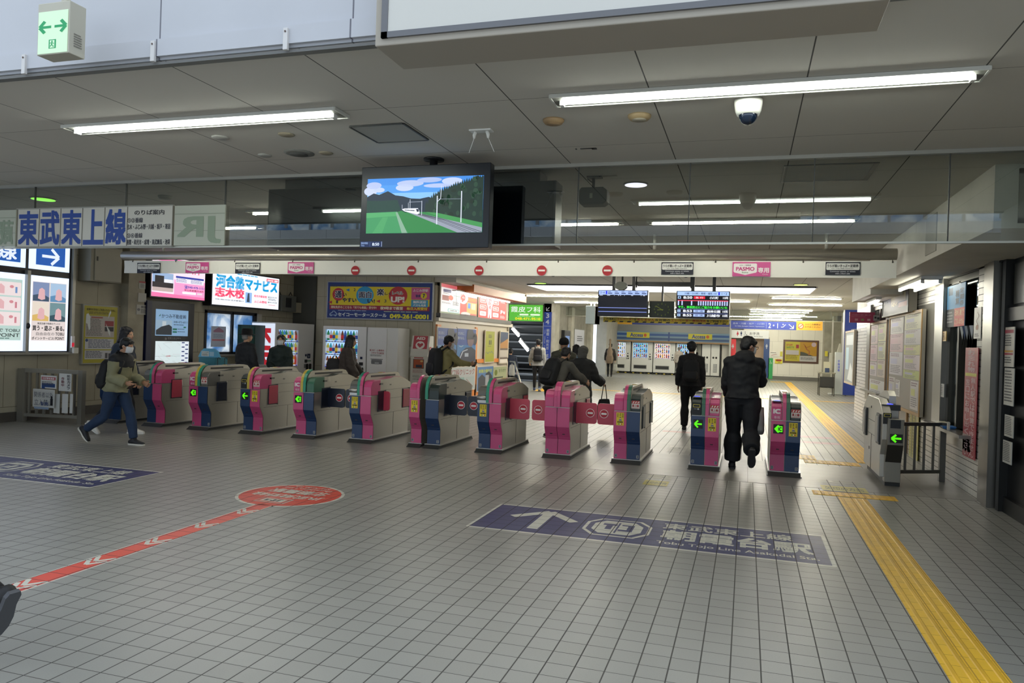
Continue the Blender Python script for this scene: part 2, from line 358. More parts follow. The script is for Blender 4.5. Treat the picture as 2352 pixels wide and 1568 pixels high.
# ------------------------------------------------ right wall: ticket office, glazed bricks
RX = 2.58
BRK = grid_mat('white_brick', '#cdcbc2', '#3d3b38', .114, .076, 9.2, .0, .0008, .0042, axes='YZ', rough=.3, vary=.12, vscale=5, tilevar=.10, bump=.08)
m = MB()
m.box(RX, RX+.25, 9.86, 10.16, 0, 2.68, BRK)                      # pier with the red banner
m.box(RX, RX+.25, 10.16, 12.2, 0, .62, BRK); m.box(RX, RX+.25, 12.2, 13.95, 0, .66, BRK)
m.box(RX, RX+.25, 12.2, 16.4, 2.40, 2.68, BRK); m.box(RX, RX+.25, 14.85, 16.4, 0, 2.4, BRK); m.box(RX, RX+.25, 12.2, 14.2, .66, 2.40, mat('#6c6a64', .6))
m.box(RX, RX+.25, 16.4, 18.6, 0, .78, BRK); m.box(RX, RX+.25, 18.6, 20.5, 0, 2.68, BRK); m.box(RX, RX+.25, 16.4, 18.6, 2.62, 2.68, BRK)
m.box(RX+.25, RX+4, 20.3, 20.5, 0, 3.2, BRK); m.box(RX+.05, RX+.25, 3.6, 8.3, 0, 2.68, mat('#4a4a46', .5))
m.box(RX+.25, RX+.3, 14.0, 14.85, 0, 2.4, mat('#8a8473', .5))
struct('wall_right', m)
m = MB(); SOF = mat('#d2d0c6', .6, vary=.08)
m.box(1.88, 9, 7.05, 13.6, 2.68, 3.2, SOF); m.box(RX, 9, 13.6, 20.5, 2.68, 3.2, SOF); m.box(1.95, RX, 13.95, 16.3, 2.62, 3.2, SOF)
m.box(1.872, 1.88, 9.0, 9.5, 2.74, 3.15, mat('#a5a39a', .6)); m.box(RX, 9, 3.6, 7.05, 2.68, 3.2, SOF); struct('wall_soffit', m)
m = MB(); fr = mat('#8d8c84', .5)
m.box(2.05, 4, 7.03, 7.05, 2.72, 2.76, fr); m.box(2.05, 4, 7.03, 7.05, 3.12, 3.16, fr); m.box(2.05, 2.1, 7.03, 7.05, 2.72, 3.16, fr); m.box(2.1, 4, 7.035, 7.05, 2.76, 3.12, mat('#8b8a82', .5)); struct('trim_4', m)
# posts of stainless steel beside the windows
m = MB(); bk = mat('#0c0d10', .6)
for y0, y1, x in ((9.42, 9.62, 0), (9.66, 9.84, .02), (11.62, 11.86, .0), (11.92, 12.18, .02), (18.05, 18.3, 0), (18.4, 18.6, .02)):
    m.box(RX-.05+x, RX+.2, y0, y1, 0 if y0 < 11 else .62, 2.68, STEEL2)
m.box(RX, RX+.2, 9.36, 12.2, 2.66, 2.68, bk); m.box(RX+.02, RX+.2, 9.60, 9.68, 0, 2.68, bk); m.box(RX+.02, RX+.2, 11.84, 11.94, .62, 2.68, bk); m.box(RX+.02, RX+.2, 18.3, 18.4, .78, 2.68, bk)
struct('trim_5', m)
# office windows (dark interior behind)
GL = glass_mat('office_glass', '#cfd6d2', .05)
m = MB(); F2 = mat('#46453f', .4, .4)
for a, b, c, d in ((10.16, 11.62, 2.58, 2.68), (10.16, 11.62, .62, .70), (11.5, 11.62, .7, 2.6), (11.05, 11.12, .7, 2.6), (10.16, 10.22, .7, 2.6)): m.box(RX+.02, RX+.12, a, b, c, d, F2)
w = struct('window_2', m); m = MB(); m.box(RX+.06, RX+.068, 11.12, 11.5, .7, 2.58, GL); m.box(RX+.06, RX+.068, 10.22, 11.05, 1.9, 2.58, GL); m.obj('window_pane', w, world=False)
m = MB(); m.box(RX-.16, RX+.3, 10.14, 12.2, .66, .70, STEEL2); m.box(RX-.03, RX, 10.16, 12.2, .50, .66, STEEL2); m.obj('window_sill', w, world=False)
m = MB()
for a, b, c, d in ((16.4, 18.05, 2.55, 2.62), (16.4, 18.05, .78, .86), (17.2, 17.27, .8, 2.6), (16.4, 16.5, .8, 2.6)): m.box(RX+.02, RX+.12, a, b, c, d, mat('#5a4a4c', .4, .3))
w = struct('window_3', m); m = MB(); m.box(RX+.06, RX+.068, 17.27, 18.0, .86, 2.55, GL); m.obj('window_pane', w, world=False)
m = MB(); m.box(RX-.14, RX+.3, 16.35, 18.6, .80, .84, STEEL2); m.obj('window_sill', w, world=False)
m = MB(); dk = mat('#2b2a27', .8); m.box(5.2, 5.3, 8.4, 20.3, 0, 2.68, dk); m.box(RX+.3, 5.2, 13.2, 13.3, 0, 2.68, dk); m.box(RX+.3, 5.2, 9.2, 9.3, 0, 2.68, dk); struct('wall_office_back', m)
# dark door at the right edge of the view
m = MB(); dd = mat('#171819', .35, .3)
m.box(RX+.10, RX+.16, 7.2, 9.3, 0, 2.68, dd); m.box(RX+.02, RX+.16, 9.26, 9.36, 0, 2.68, mat('#2b2c2c', .35, .5)); m.box(RX+.05, RX+.1, 7.2, 9.26, 2.02, 2.16, mat('#24282a', .4))
m.box(RX+.06, RX+.1, 7.2, 9.26, 0, .16, mat('#111213', .4)); m.box(RX+.07, RX+.1, 8.28, 8.36, .1, 2.02, mat('#2c2b29', .4)); m.box(RX+.085, RX+.1, 8.4, 9.2, 2.2, 2.62, mat('#3d4038', .3))
d = struct('door_1', m); m = MB(); m.tube([(RX+.03, 8.42, .95), (RX+.03, 8.42, 1.15)], .012, STEEL); m.box(RX+.03, RX+.1, 8.41, 8.43, .95, .97, STEEL); m.box(RX+.03, RX+.1, 8.41, 8.43, 1.13, 1.15, STEEL); m.obj('door_handle', d, world=False)
# narrow door between the notice boards
m = MB(); m.box(RX-.01, RX+.05, 14.0, 14.85, 0, 2.2, mat('#948c7c', .45)); m.box(RX-.03, RX+.05, 13.93, 14.0, 0, 2.26, mat('#a58457', .5)); m.box(RX-.03, RX+.05, 14.85, 14.92, 0, 2.26, mat('#a58457', .5)); m.box(RX-.03, RX+.05, 13.93, 14.92, 2.2, 2.26, mat('#9a968a', .5))
d = struct('door_2', m); m = MB(); m.box(RX-.06, RX-.01, 14.1, 14.3, 2.08, 2.15, mat('#6b6962', .4)); m.obj('door_closer', d, world=False)
# ------------------------------------------------ far hall
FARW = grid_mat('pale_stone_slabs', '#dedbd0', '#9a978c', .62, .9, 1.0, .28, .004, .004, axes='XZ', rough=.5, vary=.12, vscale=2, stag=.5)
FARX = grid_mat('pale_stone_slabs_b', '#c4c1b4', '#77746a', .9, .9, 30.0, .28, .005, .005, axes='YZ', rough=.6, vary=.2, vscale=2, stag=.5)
tb = ty(1767, 800, 44).x; m = MB()
m.box(-7.4, -.2, 45.3, 45.5, 0, 3.2, mat('#c8c8c2', .6)); m.box(-.2, .0, 44, 45.3, 0, 3.2, FARW); m.box(0, tb, 44, 44.2, 2.3, 3.2, FARW); m.box(tb, 4.2, 44, 44.2, 0, 3.2, FARW)
m.box(0, 2.1, 45.2, 45.4, 0, 3.2, mat('#c0a58c', .6)); struct('wall_back', m)
m = MB(); m.box(tb, 4.2, 43.97, 44, 0, .2, mat('#6e6c66', .6)); struct('baseboard_back', m)
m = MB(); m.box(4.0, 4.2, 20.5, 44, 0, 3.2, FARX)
for y in (40.2, 36.0, 32.4): m.box(3.6, 4.0, y, y+.7, 0, 3.2, mat('#8f8c80', .7, vary=.2))
struct('wall_far_right', m)
m = MB(); PC = mat('#bdbaae', .7, vary=.2)
m.box(-7.75, -7.5, 30.1, 30.9, 0, 3.2, PC); m.box(-7.7, -7.5, 30.9, 32.5, 0, 3.2, mat('#98958b', .7, vary=.2)); m.box(-7.62, -7.34, 32.5, 33.0, 0, 3.2, PC); m.box(-7.7, -7.5, 33.0, 36.6, 0, 3.2, mat('#98958b', .7, vary=.2)); m.box(-7.7, -7.3, 36.6, 37.2, 0, 3.2, PC)
m.box(-7.7, -7.5, 37.2, 40.4, 2.95, 3.2, PC); m.box(-7.75, -7.2, 40.4, 45.4, 0, 3.2, mat('#b7b5ad', .7, vary=.1))
struct('wall_far_left', m)
m = MB(); m.box(-14, -7.55, 30, 30.2, 2.86, 3.2, PC); m.box(-14, -10.6, 30, 30.2, 0, 3.2, PC); struct('wall_stair_front', m)
# daylit ground and canopy outside the stair opening
m = MB(); m.box(-40, -7.75, 30.2, 60, -3.4, -3.2, mat('#8d8c88', .8)); m.box(-30, -7.8, 37.3, 40.3, -.02, -.0, mat('#dfe0e0', .8)); struct('floor_outside', m)
m = MB()
for i in range(13): m.strip([(30.4+i*1.1, 3.0-i*.36), (30.75+i*1.1, 3.0-i*.36)], 'x', -16, -7.9, .08, mat('#8e8f90', .5))
m.prism([(30.4, 3.12), (46, -2.0), (46, -1.8), (30.4, 3.3)], 'x', -16, -7.9, mat('#3b3c3c', .7)); struct('ceiling_stair', m)
# ------------------------------------------------ hanging smoke screens of glass
GLS = glass_mat('smoke_screen_glass', '#dae1dd', .10, 1.2)
RAIL = mat('#b8b9b0', .35, .3)
m = MB(); m.box(-11.79, 2.57, 6.485, 6.515, 2.487, 2.503, RAIL); m.box(-11.79, 2.57, 6.47, 6.53, 3.17, 3.199, mat('#8f8e88', .5))
for x in (-11.4, -10.14, -8.88, -7.61, -6.35, -5.10, -3.3, -2.4, -1.45, -.5, .47, 1.43): m.box(x-.004, x+.004, 6.49, 6.51, 2.5, 3.18, mat('#2b2d2c', .5))
g = tag(m.obj('glass_screen'), 'long clear glass smoke screen hung from the ceiling before the gates', 'glass screen')
m = MB(); m.add([(-11.79, 6.5, 2.5), (2.57, 6.5, 2.5), (2.57, 6.5, 3.18), (-11.79, 6.5, 3.18)], [(0, 1, 2, 3)], GLS); m.obj('glass', g, world=False)
m = MB(); m.box(-7.5, 4.2, 31.99, 32.01, 2.79, 2.81, RAIL)
for x in (-4.5, -3.2, -1.9, -.6, .7, 1.9, 3.1): m.box(x-.005, x+.005, 31.99, 32.01, 2.8, 3.2, mat('#6b6d6c', .5))
g = tag(m.obj('glass_screen'), 'clear glass smoke screen across the far end of the hall', 'glass screen')
m = MB(); m.add([(-7.5, 32, 2.8), (4.2, 32, 2.8), (4.2, 32, 3.19), (-7.5, 32, 3.19)], [(0, 1, 2, 3)], GLS); m.obj('glass', g, world=False)
# ================================================================ CEILING LAMPS
TUBEF = mat('#fffae4', .5, emit=190)
def lamp(x0, x1, y, label, group=None, tube=TUBEM, z=3.2, w=.2):
    c = (x0+x1)/2; t = thing('ceiling_lamp', label, 'lamp', (c, y, z-.02), group=group); hw = (x1-x0)/2
    m = MB(); h = .0
    m.prism([(-w/2, 0), (w/2, 0), (w/2-.04, .012), (-w/2+.04, .012)], 'x', -hw, hw, mat('#6f6f69', .5))
    for s in (-1, 1): m.box(s*hw-.006, s*hw+.006, -w/2, w/2, -.004, .018, mat('#c9c9c2', .4)); m.box(-hw, hw, s*w/2-.005, s*w/2+.005, -.006, .018, mat('#c9c9c2', .4))
    m.obj('housing', t, world=False)
    m = MB(); m.tube([(-hw+.07, -w*.12, -.010), (hw-.07, -w*.12, -.010)], .019, tube, 8); m.obj('tube', t, world=False)
    m = MB()
    for s in (-1, 1): m.box(s*(hw-.06)-.012, s*(hw-.06)+.012, -.025, .025, -.03, .01, WHITE)
    m.obj('socket', t, world=False)
    return t
lamp(-1.24, 1.20, 4.74, 'long bright tube lamp in the ceiling, upper right of the view', tube=TUBEN)
lamp(-5.15, -2.75, 4.70, 'long bright tube lamp in the ceiling left of the hanging picture screen', tube=TUBEN)
lamp(-1.24, 1.20, 9.65, 'tube lamp over the gates seen through the glass screen, right of the hanging screen')
lamp(-4.05, -1.56, 9.65, 'tube lamp over the gates, its right end showing beside the black display board')
lamp(-9.30, -6.88, 9.55, 'tube lamp over the left gates, its end showing beyond the blue lettered sign')
lamp(-6.2, -4.4, 8.4, 'tube lamp behind the black display board over the gates', group='lamps hidden above the gates')
for x0, y in ((-10.5, 14.2), (-6.9, 14.2), (-3.3, 14.2), (.1, 14.2)): lamp(x0, x0+1.2, y, 'tube lamp behind the white banner over the gates', 'lamps behind the banner')
for i, (a, b, y, l) in enumerate(((-7.16, -3.6, 24.5, 'thin line of tube lamp nearest the kiosk end, left of the departure boards'), (-7.12, -4.6, 28.2, 'thin line of tube lamp just above the upright blue platform sign'), (.60, 2.63, 23.9, 'first of the thin tube lamps on the right of the departure boards'), (.61, 3.03, 27.4, 'second of the thin tube lamps on the right of the departure boards'),
        (-2.3, .1, 26.0, 'thin tube lamp seen just under the right departure board'), (-4.4, -2.4, 30.6, 'thin tube lamp behind the left departure board'), (.02, 2.4, 31.2, 'thin tube lamp in front of the far glass screen'), (0, 2.4, 35.1, 'thin tube lamp above the toilets sign, nearest'), (0, 2.4, 38.0, 'thin tube lamp above the toilets sign, middle'), (0, 2.4, 41.2, 'thin tube lamp closest to the toilet wall'),
        (-5.4, -3.0, 35.1, 'thin tube lamp before the drink machines, nearest'), (-5.4, -3.0, 40.0, 'thin tube lamp closest to the drink machines'))): lamp(a, b, y, l, tube=TUBEF, w=.09)
# wide lit panel across the hall ceiling
t = thing('hall_lamp', 'wide bright lit panel recessed across the hall ceiling behind the departure boards', 'lamp', (-2.1, 20.6, 3.19))
m = MB(); x0, x1, y0, y1 = -5.75, 1.56, 19.85, 21.9
m.box(x0-.04, x0, y0, y1, 3.16, 3.2, WHITE); m.box(x1, x1+.04, y0, y1, 3.16, 3.2, WHITE); m.box(x0, x1, y0-.04, y0, 3.16, 3.2, BLACK); m.box(x0, x1, y1, y1+.04, 3.16, 3.2, WHITE); m.obj('frame', t)
m = MB(); m.box(x0, x1, y0, y1, 3.185, 3.2, mat('#f4f2f6', .5, emit=6)); m.obj('diffuser', t)
# round downlights
def downlight(x, y, label, col='#efe9ff', e=1.6, r=.12, group=None):
    t = thing('downlight', label, 'lamp', (x, y, 3.2), group=group)
    m = MB(); m.tube([(0, 0, 0), (0, 0, -.012)], r, mat('#77756f', .5), 24); m.obj('rim', t, world=False)
    m = MB(); m.tube([(0, 0, -.010), (0, 0, -.016)], r*.88, mat(col, .5, emit=e), 24); m.obj('diffuser', t, world=False)
downlight(-1.08, 7.39, 'round pale downlight beyond the glass beside the hanging loudspeaker')
downlight(-8.35, 7.24, 'round green glowing downlight above the blue lettered sign', '#9dff5c', 1.3, .15)
downlight(-5.29, 19.5, 'green glowing downlight at the left end of the lit ceiling panel', '#b7ff66', 1.5, .17)
downlight(1.17, 19.2, 'yellow green downlight before the right end of the lit panel', '#e4ff7a', 1.6, .17)
downlight(1.18, 22.4, 'yellow green downlight behind the right end of the lit panel', '#e4ff7a', 1.6, .17)
# twin tube lamp under the soffit at the office window, and the single one further on
t = thing('wall_lamp', 'twin bare tube lamp under the soffit by the office window', 'lamp', (2.28, 11.9, 2.66))
m = MB(); m.box(2.18, 2.44, 11.25, 12.85, 2.63, 2.68, WHITE); m.obj('housing', t)
m = MB()
for x in (2.20, 2.41):
    for y in (11.25, 12.82): m.box(x-.02, x+.02, y, y+.03, 2.585, 2.64, WHITE)
m.obj('socket', t)
m = MB(); m.tube([(2.20, 11.28, 2.6), (2.20, 12.82, 2.6)], .016, mat('#fffbe8', .5, emit=14), 8); m.obj('tube', t)
m = MB(); m.tube([(2.41, 11.28, 2.6), (2.41, 12.82, 2.6)], .016, mat('#fffbe8', .5, emit=14), 8); m.obj('tube', t)
t = thing('wall_lamp', 'single tube lamp under the far soffit near the pink hanging sign', 'lamp', (2.2, 15.2, 2.62))
m = MB(); m.box(2.13, 2.22, 14.6, 15.8, 2.57, 2.62, WHITE); m.obj('housing', t); m = MB(); m.tube([(2.175, 14.63, 2.55), (2.175, 15.77, 2.55)], .018, mat('#fff7fb', .5, emit=14), 8); m.obj('tube', t)
# ================================================================ SMALL CEILING FITTINGS
def rnd(name, x, y, r, h, c, label, cat, group=None, z=3.2, c2=None):
    m = MB(); m.tube([(x, y, z), (x, y, z-h*.4), (x, y, z-h)], [r, r, r*.8], mat(c, .6), 20)
    if c2: m.tube([(x, y, z-h), (x, y, z-h-.003)], r*.6, mat(c2, .7), 16)
    return lone(m, name, label, cat, group, base=(x, y, z))
rnd('smoke_detector', -1.35, 5.18, .075, .03, '#9a7f5c', 'round beige smoke detector nearer the hanging screen, under the right tube lamp', 'smoke detector', c2='#8a7050')
rnd('smoke_detector', -.75, 5.19, .08, .03, '#94805f', 'round grey beige smoke detector nearer the dome camera, under the right tube lamp', 'smoke detector', c2='#8f8878')
rnd('ceiling_cap', -4.11, 5.15, .07, .012, '#a9a8a2', 'pale round cap under the left tube lamp, nearest it', 'ceiling fitting')  # blank round caps, no vent opening
rnd('ceiling_cap', -3.51, 5.17, .065, .012, '#8f8672', 'tan round cap under the left tube lamp near its right end', 'ceiling fitting')
rnd('ceiling_cap', -4.11, 5.74, .06, .012, '#9c9b95', 'pale round cap left of the round ceiling grille', 'ceiling fitting')
rnd('ceiling_cap', -3.51, 5.76, .06, .012, '#8f8672', 'tan round cap right of the round ceiling grille', 'ceiling fitting')
rnd('ceiling_speaker', -3.75, 5.72, .13, .015, '#6f6f6a', 'round dark grille in the ceiling between two caps', 'speaker', c2='#4c4d4a')
rnd('smoke_detector', -6.57, 7.3, .08, .035, '#7c7d77', 'dark round detector beyond the glass above the station guide', 'smoke detector')
def dome(x, y, label, r=.085, z=3.2, body='#d8d7cf'):
    t = thing('dome_camera', label, 'security camera', (x, y, z))
    m = MB(); m.tube([(0, 0, 0), (0, 0, -.03), (0, 0, -.075), (0, 0, -.10)], [r, r, r*.92, r*.8], mat(body, .4), 24); m.obj('housing', t, world=False)
    m = MB(); m.ball((0, 0, -.095), r*.68, r*.68, r*.78, mat('#0d1a2c', .08, spec=.8), 20, 12); m.obj('dome', t, world=False)
dome(-.04, 4.98, 'white dome security camera below the right tube lamp')
p = ty(1270, 640, 15.5); dome(p.x, 15.5, 'small dark dome camera under the banner, left of the departure boards', .12, 3.2, '#6d6c67')
p = ty(1575, 640, 15.5); dome(p.x, 15.5, 'small pale dome camera above the right departure board', .12, 3.2, '#a5a49e')
t = thing('ceiling_hatch', 'square access hatch in the ceiling right of the round grille', 'hatch', (-2.66, 5.27, 3.2))
m = MB(); hx0, hx1, hy0, hy1 = -2.88, -2.45, 5.05, 5.50
for a in ((hx0, hx1, hy0-.012, hy0), (hx0, hx1, hy1, hy1+.012), (hx0-.012, hx0, hy0, hy1), (hx1, hx1+.012, hy0, hy1)): m.box(a[0], a[1], a[2], a[3], 3.188, 3.2, mat('#3d3d3a', .5))
m.obj('frame', t); m = MB(); m.box(hx0, hx1, hy0, hy1, 3.193, 3.2, mat('#a3a29c', .8)); m.obj('panel', t)
t = thing('ceiling_hatch', 'rectangular access hatch beyond the glass screen, upper right', 'hatch', (.6, 7.15, 3.2))
m = MB()
for a in ((.27, .97, 6.82, 6.84), (.27, .97, 7.46, 7.49), (.25, .27, 6.82, 7.49), (.95, .99, 6.82, 7.49)): m.box(a[0], a[1], a[2], a[3], 3.19, 3.2, mat('#4a4a46', .5))
m.obj('frame', t); m = MB(); m.box(.27, .95, 6.84, 7.46, 3.194, 3.2, mat('#a3a29c', .8)); m.obj('panel', t)
# bracket with two short cables
t = thing('ceiling_bracket', 'small white plate on the ceiling with two dangling clips', 'bracket', (-1.94, 5.35, 3.2))
m = MB(); m.box(-2.03, -1.86, 5.30, 5.38, 3.19, 3.2, WHITE); m.obj('plate', t)
for s in (-1, 1):
    x = -1.945+s*.045; m = MB(); m.tube([(x, 5.34, 3.19), (x+s*.01, 5.34, 3.165), (x+s*.01, 5.34, 3.14)], [.013, .014, .008], WHITE, 8); m.tube([(x+s*.01, 5.34, 3.145), (x+s*.055, 5.36, 3.04)], .0025, WHITE, 6); m.obj('clip', t)
m = MB(); 
for a, b, c in ((-1.37, -1.36, .01), (-1.33, -1.22, .008), (-1.24, -1.20, .02)): m.box(a, b, 5.98, 5.98+c*2, 3.195, 3.2, mat('#3a3a38', .8))
lone(m, 'screw_mark', 'row of dark screw marks on the ceiling above the hanging loudspeaker', 'mark')
# fascia brackets and little hooks
for i, x in enumerate((-4.17, -3.12, -2.17)):
    p = (tz(56, 148, 3.3).x, tz(352, 118, 3.3).x, tz(657, 90, 3.3).x)[i]
    m = MB(); q = ty((56, 352, 657)[i], (148, 118, 90)[i], 3.61); m.box(q.x-.014, q.x+.014, 3.60, 3.62, q.z-.06, q.z+.06, mat('#d5d2d0', .5)); m.tube([(q.x, 3.60, q.z+.04), (q.x, 3.595, q.z+.04)], .006, mat('#6a5a55', .6), 8)
    lone(m, 'wall_bracket', ('leftmost', 'middle', 'rightmost')[i]+' of the three small metal straps on the bright upper fascia', 'bracket', bevel=.002)
# lightbox with no poster, over the entrance
t = thing('light_box', 'large blank framed sign box under the ceiling, top right', 'sign', (-.67, 3.66, 3.12))
BC = mat('#a79f92', .55); m = MB(); m.box(-1.87, .53, 3.50, 3.84, 3.12, 4.3, BC); m.obj('casing', t, bevel=.006)
m = MB(); g = mat('#6d6d70', .4, .3)
m.box(-1.83, .49, 3.485, 3.50, 3.155, 3.185, g); m.box(-1.83, -1.795, 3.485, 3.50, 3.155, 4.2, g); m.box(.455, .49, 3.485, 3.5, 3.155, 4.2, g); m.obj('frame', t)
m = MB(); m.box(-1.795, .455, 3.49, 3.50, 3.185, 4.2, mat('#cfcdc6', .5)); m.obj('panel', t)
# emergency exit sign
t = thing('exit_sign', 'green and white emergency exit box with two arrows hanging top left', 'exit sign', (-3.75, 3.45, 3.30))
a = ty(84, 24, 3.3); b = ty(154, 112, 3.3); x0, x1, z1, z0 = a.x, b.x, a.z, ty(86, 126, 3.3).z
m = MB(); cs = mat('#b8b4a4', .5); m.box(x0, x1, 3.31, 3.42, z0, z1+.04, cs); m.box(x0+.12, x0+.16, 3.35, 3.38, z1+.04, 4.2, cs); m.obj('casing', t, bevel=.004)
p = printY(x0+.008, z1-.01, x1-.008, z0+.006, 3.309, 180, 280, emit=.75)
p.rect(0, 0, 180, 280, '#c6e8c9', 1)
G = '#12925a'
for s in (-1, 1): cx = 90+s*44; p.line([(cx-s*34, 105), (cx+s*32, 105)], 17, G, 2); p.line([(cx+s*5, 66), (cx+s*36, 105), (cx+s*5, 144)], 20, G, 2)
p.rect(68, 190, 112, 250, G, 2).rect(76, 196, 104, 246, '#c6e8c9', 3).ell(90, 204, 5, 5, G, 4).line([(90, 210), (88, 226), (80, 238)], 6, G, 4).line([(88, 226), (98, 234), (98, 244)], 5, G, 4).line([(78, 216), (90, 213), (102, 220)], 5, G, 4)
p.mb.obj('face', t)
p = Print((x1+.001, 3.34, z0+.12), (0, .06, 0), (0, 0, -.08), 100, 60); p.lines(0, 0, 100, 60, 6, '#77746c'); p.mb.obj('rating_label', t)
# ================================================================ HANGING SIGNS NEAR THE GLASS
# blue lettered line sign on the glass
t = thing('line_sign', 'white hanging sign with five large blue Japanese characters, far left', 'sign', (-6.6, 6.47, 2.5))
m = MB(); z0, z1 = 2.505, 2.915
xs = [tz(0, 0, 9).x]*0 or [ty(x, 520, 6.46).x for x in (41, 91, 140, 190, 241, 293, 397)]
m.box(xs[0], xs[-1], 6.455, 6.475, z0, z1, mat('#c9c6bb', .35))
for x in xs: m.box(x-.004, x+.004, 6.452, 6.476, z0, z1, mat('#6f6a5e', .5))
m.box(xs[0]-.02, xs[-1], 6.45, 6.48, z1, z1+.012, mat('#96958c', .4)); m.box(xs[0]-.02, xs[-1], 6.45, 6.48, z0-.012, z0, mat('#96958c', .4)); m.obj('panel', t)
p = printY(xs[0], z1, xs[-1], z0, 6.455, 356, 92, step=.001)
for i, ch in enumerate('東武東上線'):
    a = (xs[i]-xs[0])/(xs[-1]-xs[0])*356; b = (xs[i+1]-xs[0])/(xs[-1]-xs[0])*356; p.text(ch, a+2.5, 4, b-2, 89, '#0e3f94', 2, .032)
p.text('のりば案内', 273, 8, 338, 20, '#26252b', 2, .02).text('①②番線', 258, 26, 292, 38, '#3a3a44', 2, .02).text('志木・ふじみ野・川越・坂戸・寄居', 257, 41, 352, 54, '#1e2030', 2, .02)
p.text('③④番線', 258, 62, 292, 74, '#3a3a44', 2, .02).text('朝霞・和光市・成増・東武練馬・池袋', 257, 77, 352, 90, '#1e2030', 2, .02)
p.mb.obj('lettering', t)
# back of another sign, seen through the glass, on both sides of it
def backsign(x0, x1, label, body, mir):
    t = thing('line_sign', label, 'sign', ((x0+x1)/2, 6.46, 2.5)); m = MB(); m.box(x0, x1, 6.46, 6.475, 2.505, 2.915, mat('#b4b8a8', .4)); m.obj('panel', t)
    p = printY(x0, 2.915, x1, 2.505, 6.46, 100, 80); bb = body
    # letters mirrored: the sign is seen from behind
    q = Print(p.o+p.u, -p.u, p.v, 100, 80); q.n = p.n; q.text(bb, 6, 22, 94, 76, '#8d9c86', 2, .03); q.rect(0, 16, 100, 18, '#9aa08f', 2).rect(0, 50, 100, 51, '#8f9585', 1)
    q.mb.obj('lettering', t)
a, b = ty(400, 520, 6.46).x, ty(516, 520, 6.46).x
backsign(a, b, 'pale sign seen from behind with faint mirrored letters J and R', 'JR', 1)
a, b = ty(-40, 520, 6.46).x, ty(36, 520, 6.46).x
backsign(a, b, 'pale sign seen from behind with faint mirrored characters at the left edge', '蔵野', 1)
# the black departure board mounted behind the glass
t = thing('display_board', 'black stepped display board behind the glass screen and the picture screen', 'display', (-3.17, 6.9, 2.5))
bk = mat('#0b0f15', .35); m = MB(); m.box(-4.68, -1.68, 6.62, 6.86, 2.50, 3.09, bk); m.obj('casing', t, bevel=.004)
m = MB(); m.box(-4.50, -1.84, 6.64, 6.9, 3.09, 3.185, bk); m.obj('upper_casing', t); m = MB(); m.tube([(-4.35, 6.75, 3.15), (-4.35, 6.75, 3.2)], .02, BLACK); m.obj('hanger', t)
m = MB(); m.box(-4.66, -1.70, 6.608, 6.62, 2.52, 3.08, mat('#10161e', .15)); m.obj('screen', t)
# picture screen
t = thing('picture_screen', 'hanging screen showing a white train, a green field and blue sky', 'screen', (-2.72, 6.1, 3.2))
Y = 5.98; P1, P2, P3, P4 = ty(822, 386, Y), ty(1133, 371, Y), ty(1135, 568, Y), ty(836, 571, Y)
c = (P1+P2+P3+P4)/4; x0, x1, z0, z1 = P1.x+.04, P2.x-.02, (P3.z+P4.z)/2, min((P1.z+P2.z)/2, 3.12)
m = MB(); m.box(x0, x1, Y, Y+.1, z0, z1, mat('#0f141d', .3)); m.obj('casing', t, bevel=.006)
m = MB(); m.tube([(-2.66, 6.12, 3.2), (-2.66, 6.12, 3.185)], .09, BLACK, 20); m.tube([(-2.66, 6.12, 3.19), (-2.66, 6.12, z1-.1)], .035, BLACK, 12); m.box(-2.8, -2.5, Y+.1, Y+.16, z1-.4, z1-.08, BLACK); m.obj('mount', t)
w, h = x1-x0, z1-z0
p = printY(x0+w*.052, z1-h*.148, x1-w*.048, z0+h*.182, Y, 1030, 480, emit=1.0, step=.0008, base=1)
p.rect(0, 0, 1030, 480, '#4a8fd8', 0).rect(0, 290, 1030, 480, '#2f7a42', 1).rect(0, 0, 1030, 60, '#3f83d2', 1).rect(0, 130, 1030, 200, '#7fb4ea', 1)
for x, y, rx, ry, cc in ((60, 60, 70, 30, '#a8b4d8'), (30, 110, 60, 40, '#b9c2e4'), (110, 100, 50, 22, '#b4bfe2'), (390, 50, 120, 28, '#a9b6d8'), (340, 85, 80, 30, '#b7c1de'), (560, 25, 110, 22, '#9fb0d8'), (640, 75, 130, 18, '#aab8dd'), (760, 40, 90, 30, '#b6c2e2')): p.ell(x, y, rx, ry, cc, 2, 20)
p.poly([(0, 160), (60, 128), (110, 142), (190, 112), (260, 150), (330, 160), (400, 180), (480, 185), (560, 170), (600, 190), (640, 175), (640, 300), (0, 300)], '#1d2b3b', 3)
p.poly([(0, 190), (120, 195), (280, 190), (320, 300), (0, 300)], '#1b3a34', 4)
tr = [(530, 235)]
rg = random.Random(5)
for i in range(26):
    x = 545+i*19; yb = 205-(i/26)**.55*225; tr += [(x, max(0, yb+rg.uniform(-8, 8))), (x+9, max(2, yb+22+rg.uniform(0, 10)))]
p.poly(tr+[(1030, 0), (1030, 420), (700, 330), (530, 300)], '#1b2f28', 4)
for i in range(40): x = rg.uniform(600, 1020); y = rg.uniform(max(20, 220-(x-560)*.5), 330); p.ell(x, y, rg.uniform(10, 26), rg.uniform(14, 30), rg.choice(['#22382c', '#18281f', '#2a4434']), 5, 9)
p.poly([(0, 300), (280, 292), (400, 480), (0, 480)], '#3c8a58', 6).poly([(0, 300), (270, 298), (290, 330), (0, 345)], '#4d9c62', 7).poly([(60, 480), (150, 340), (200, 340), (150, 480)], '#47955e', 7)
p.poly([(270, 300), (320, 285), (520, 380), (700, 480), (390, 480), (300, 360)], '#2f7a42', 8).poly([(268, 300), (285, 297), (380, 480), (330, 480)], '#7ea08a', 9)
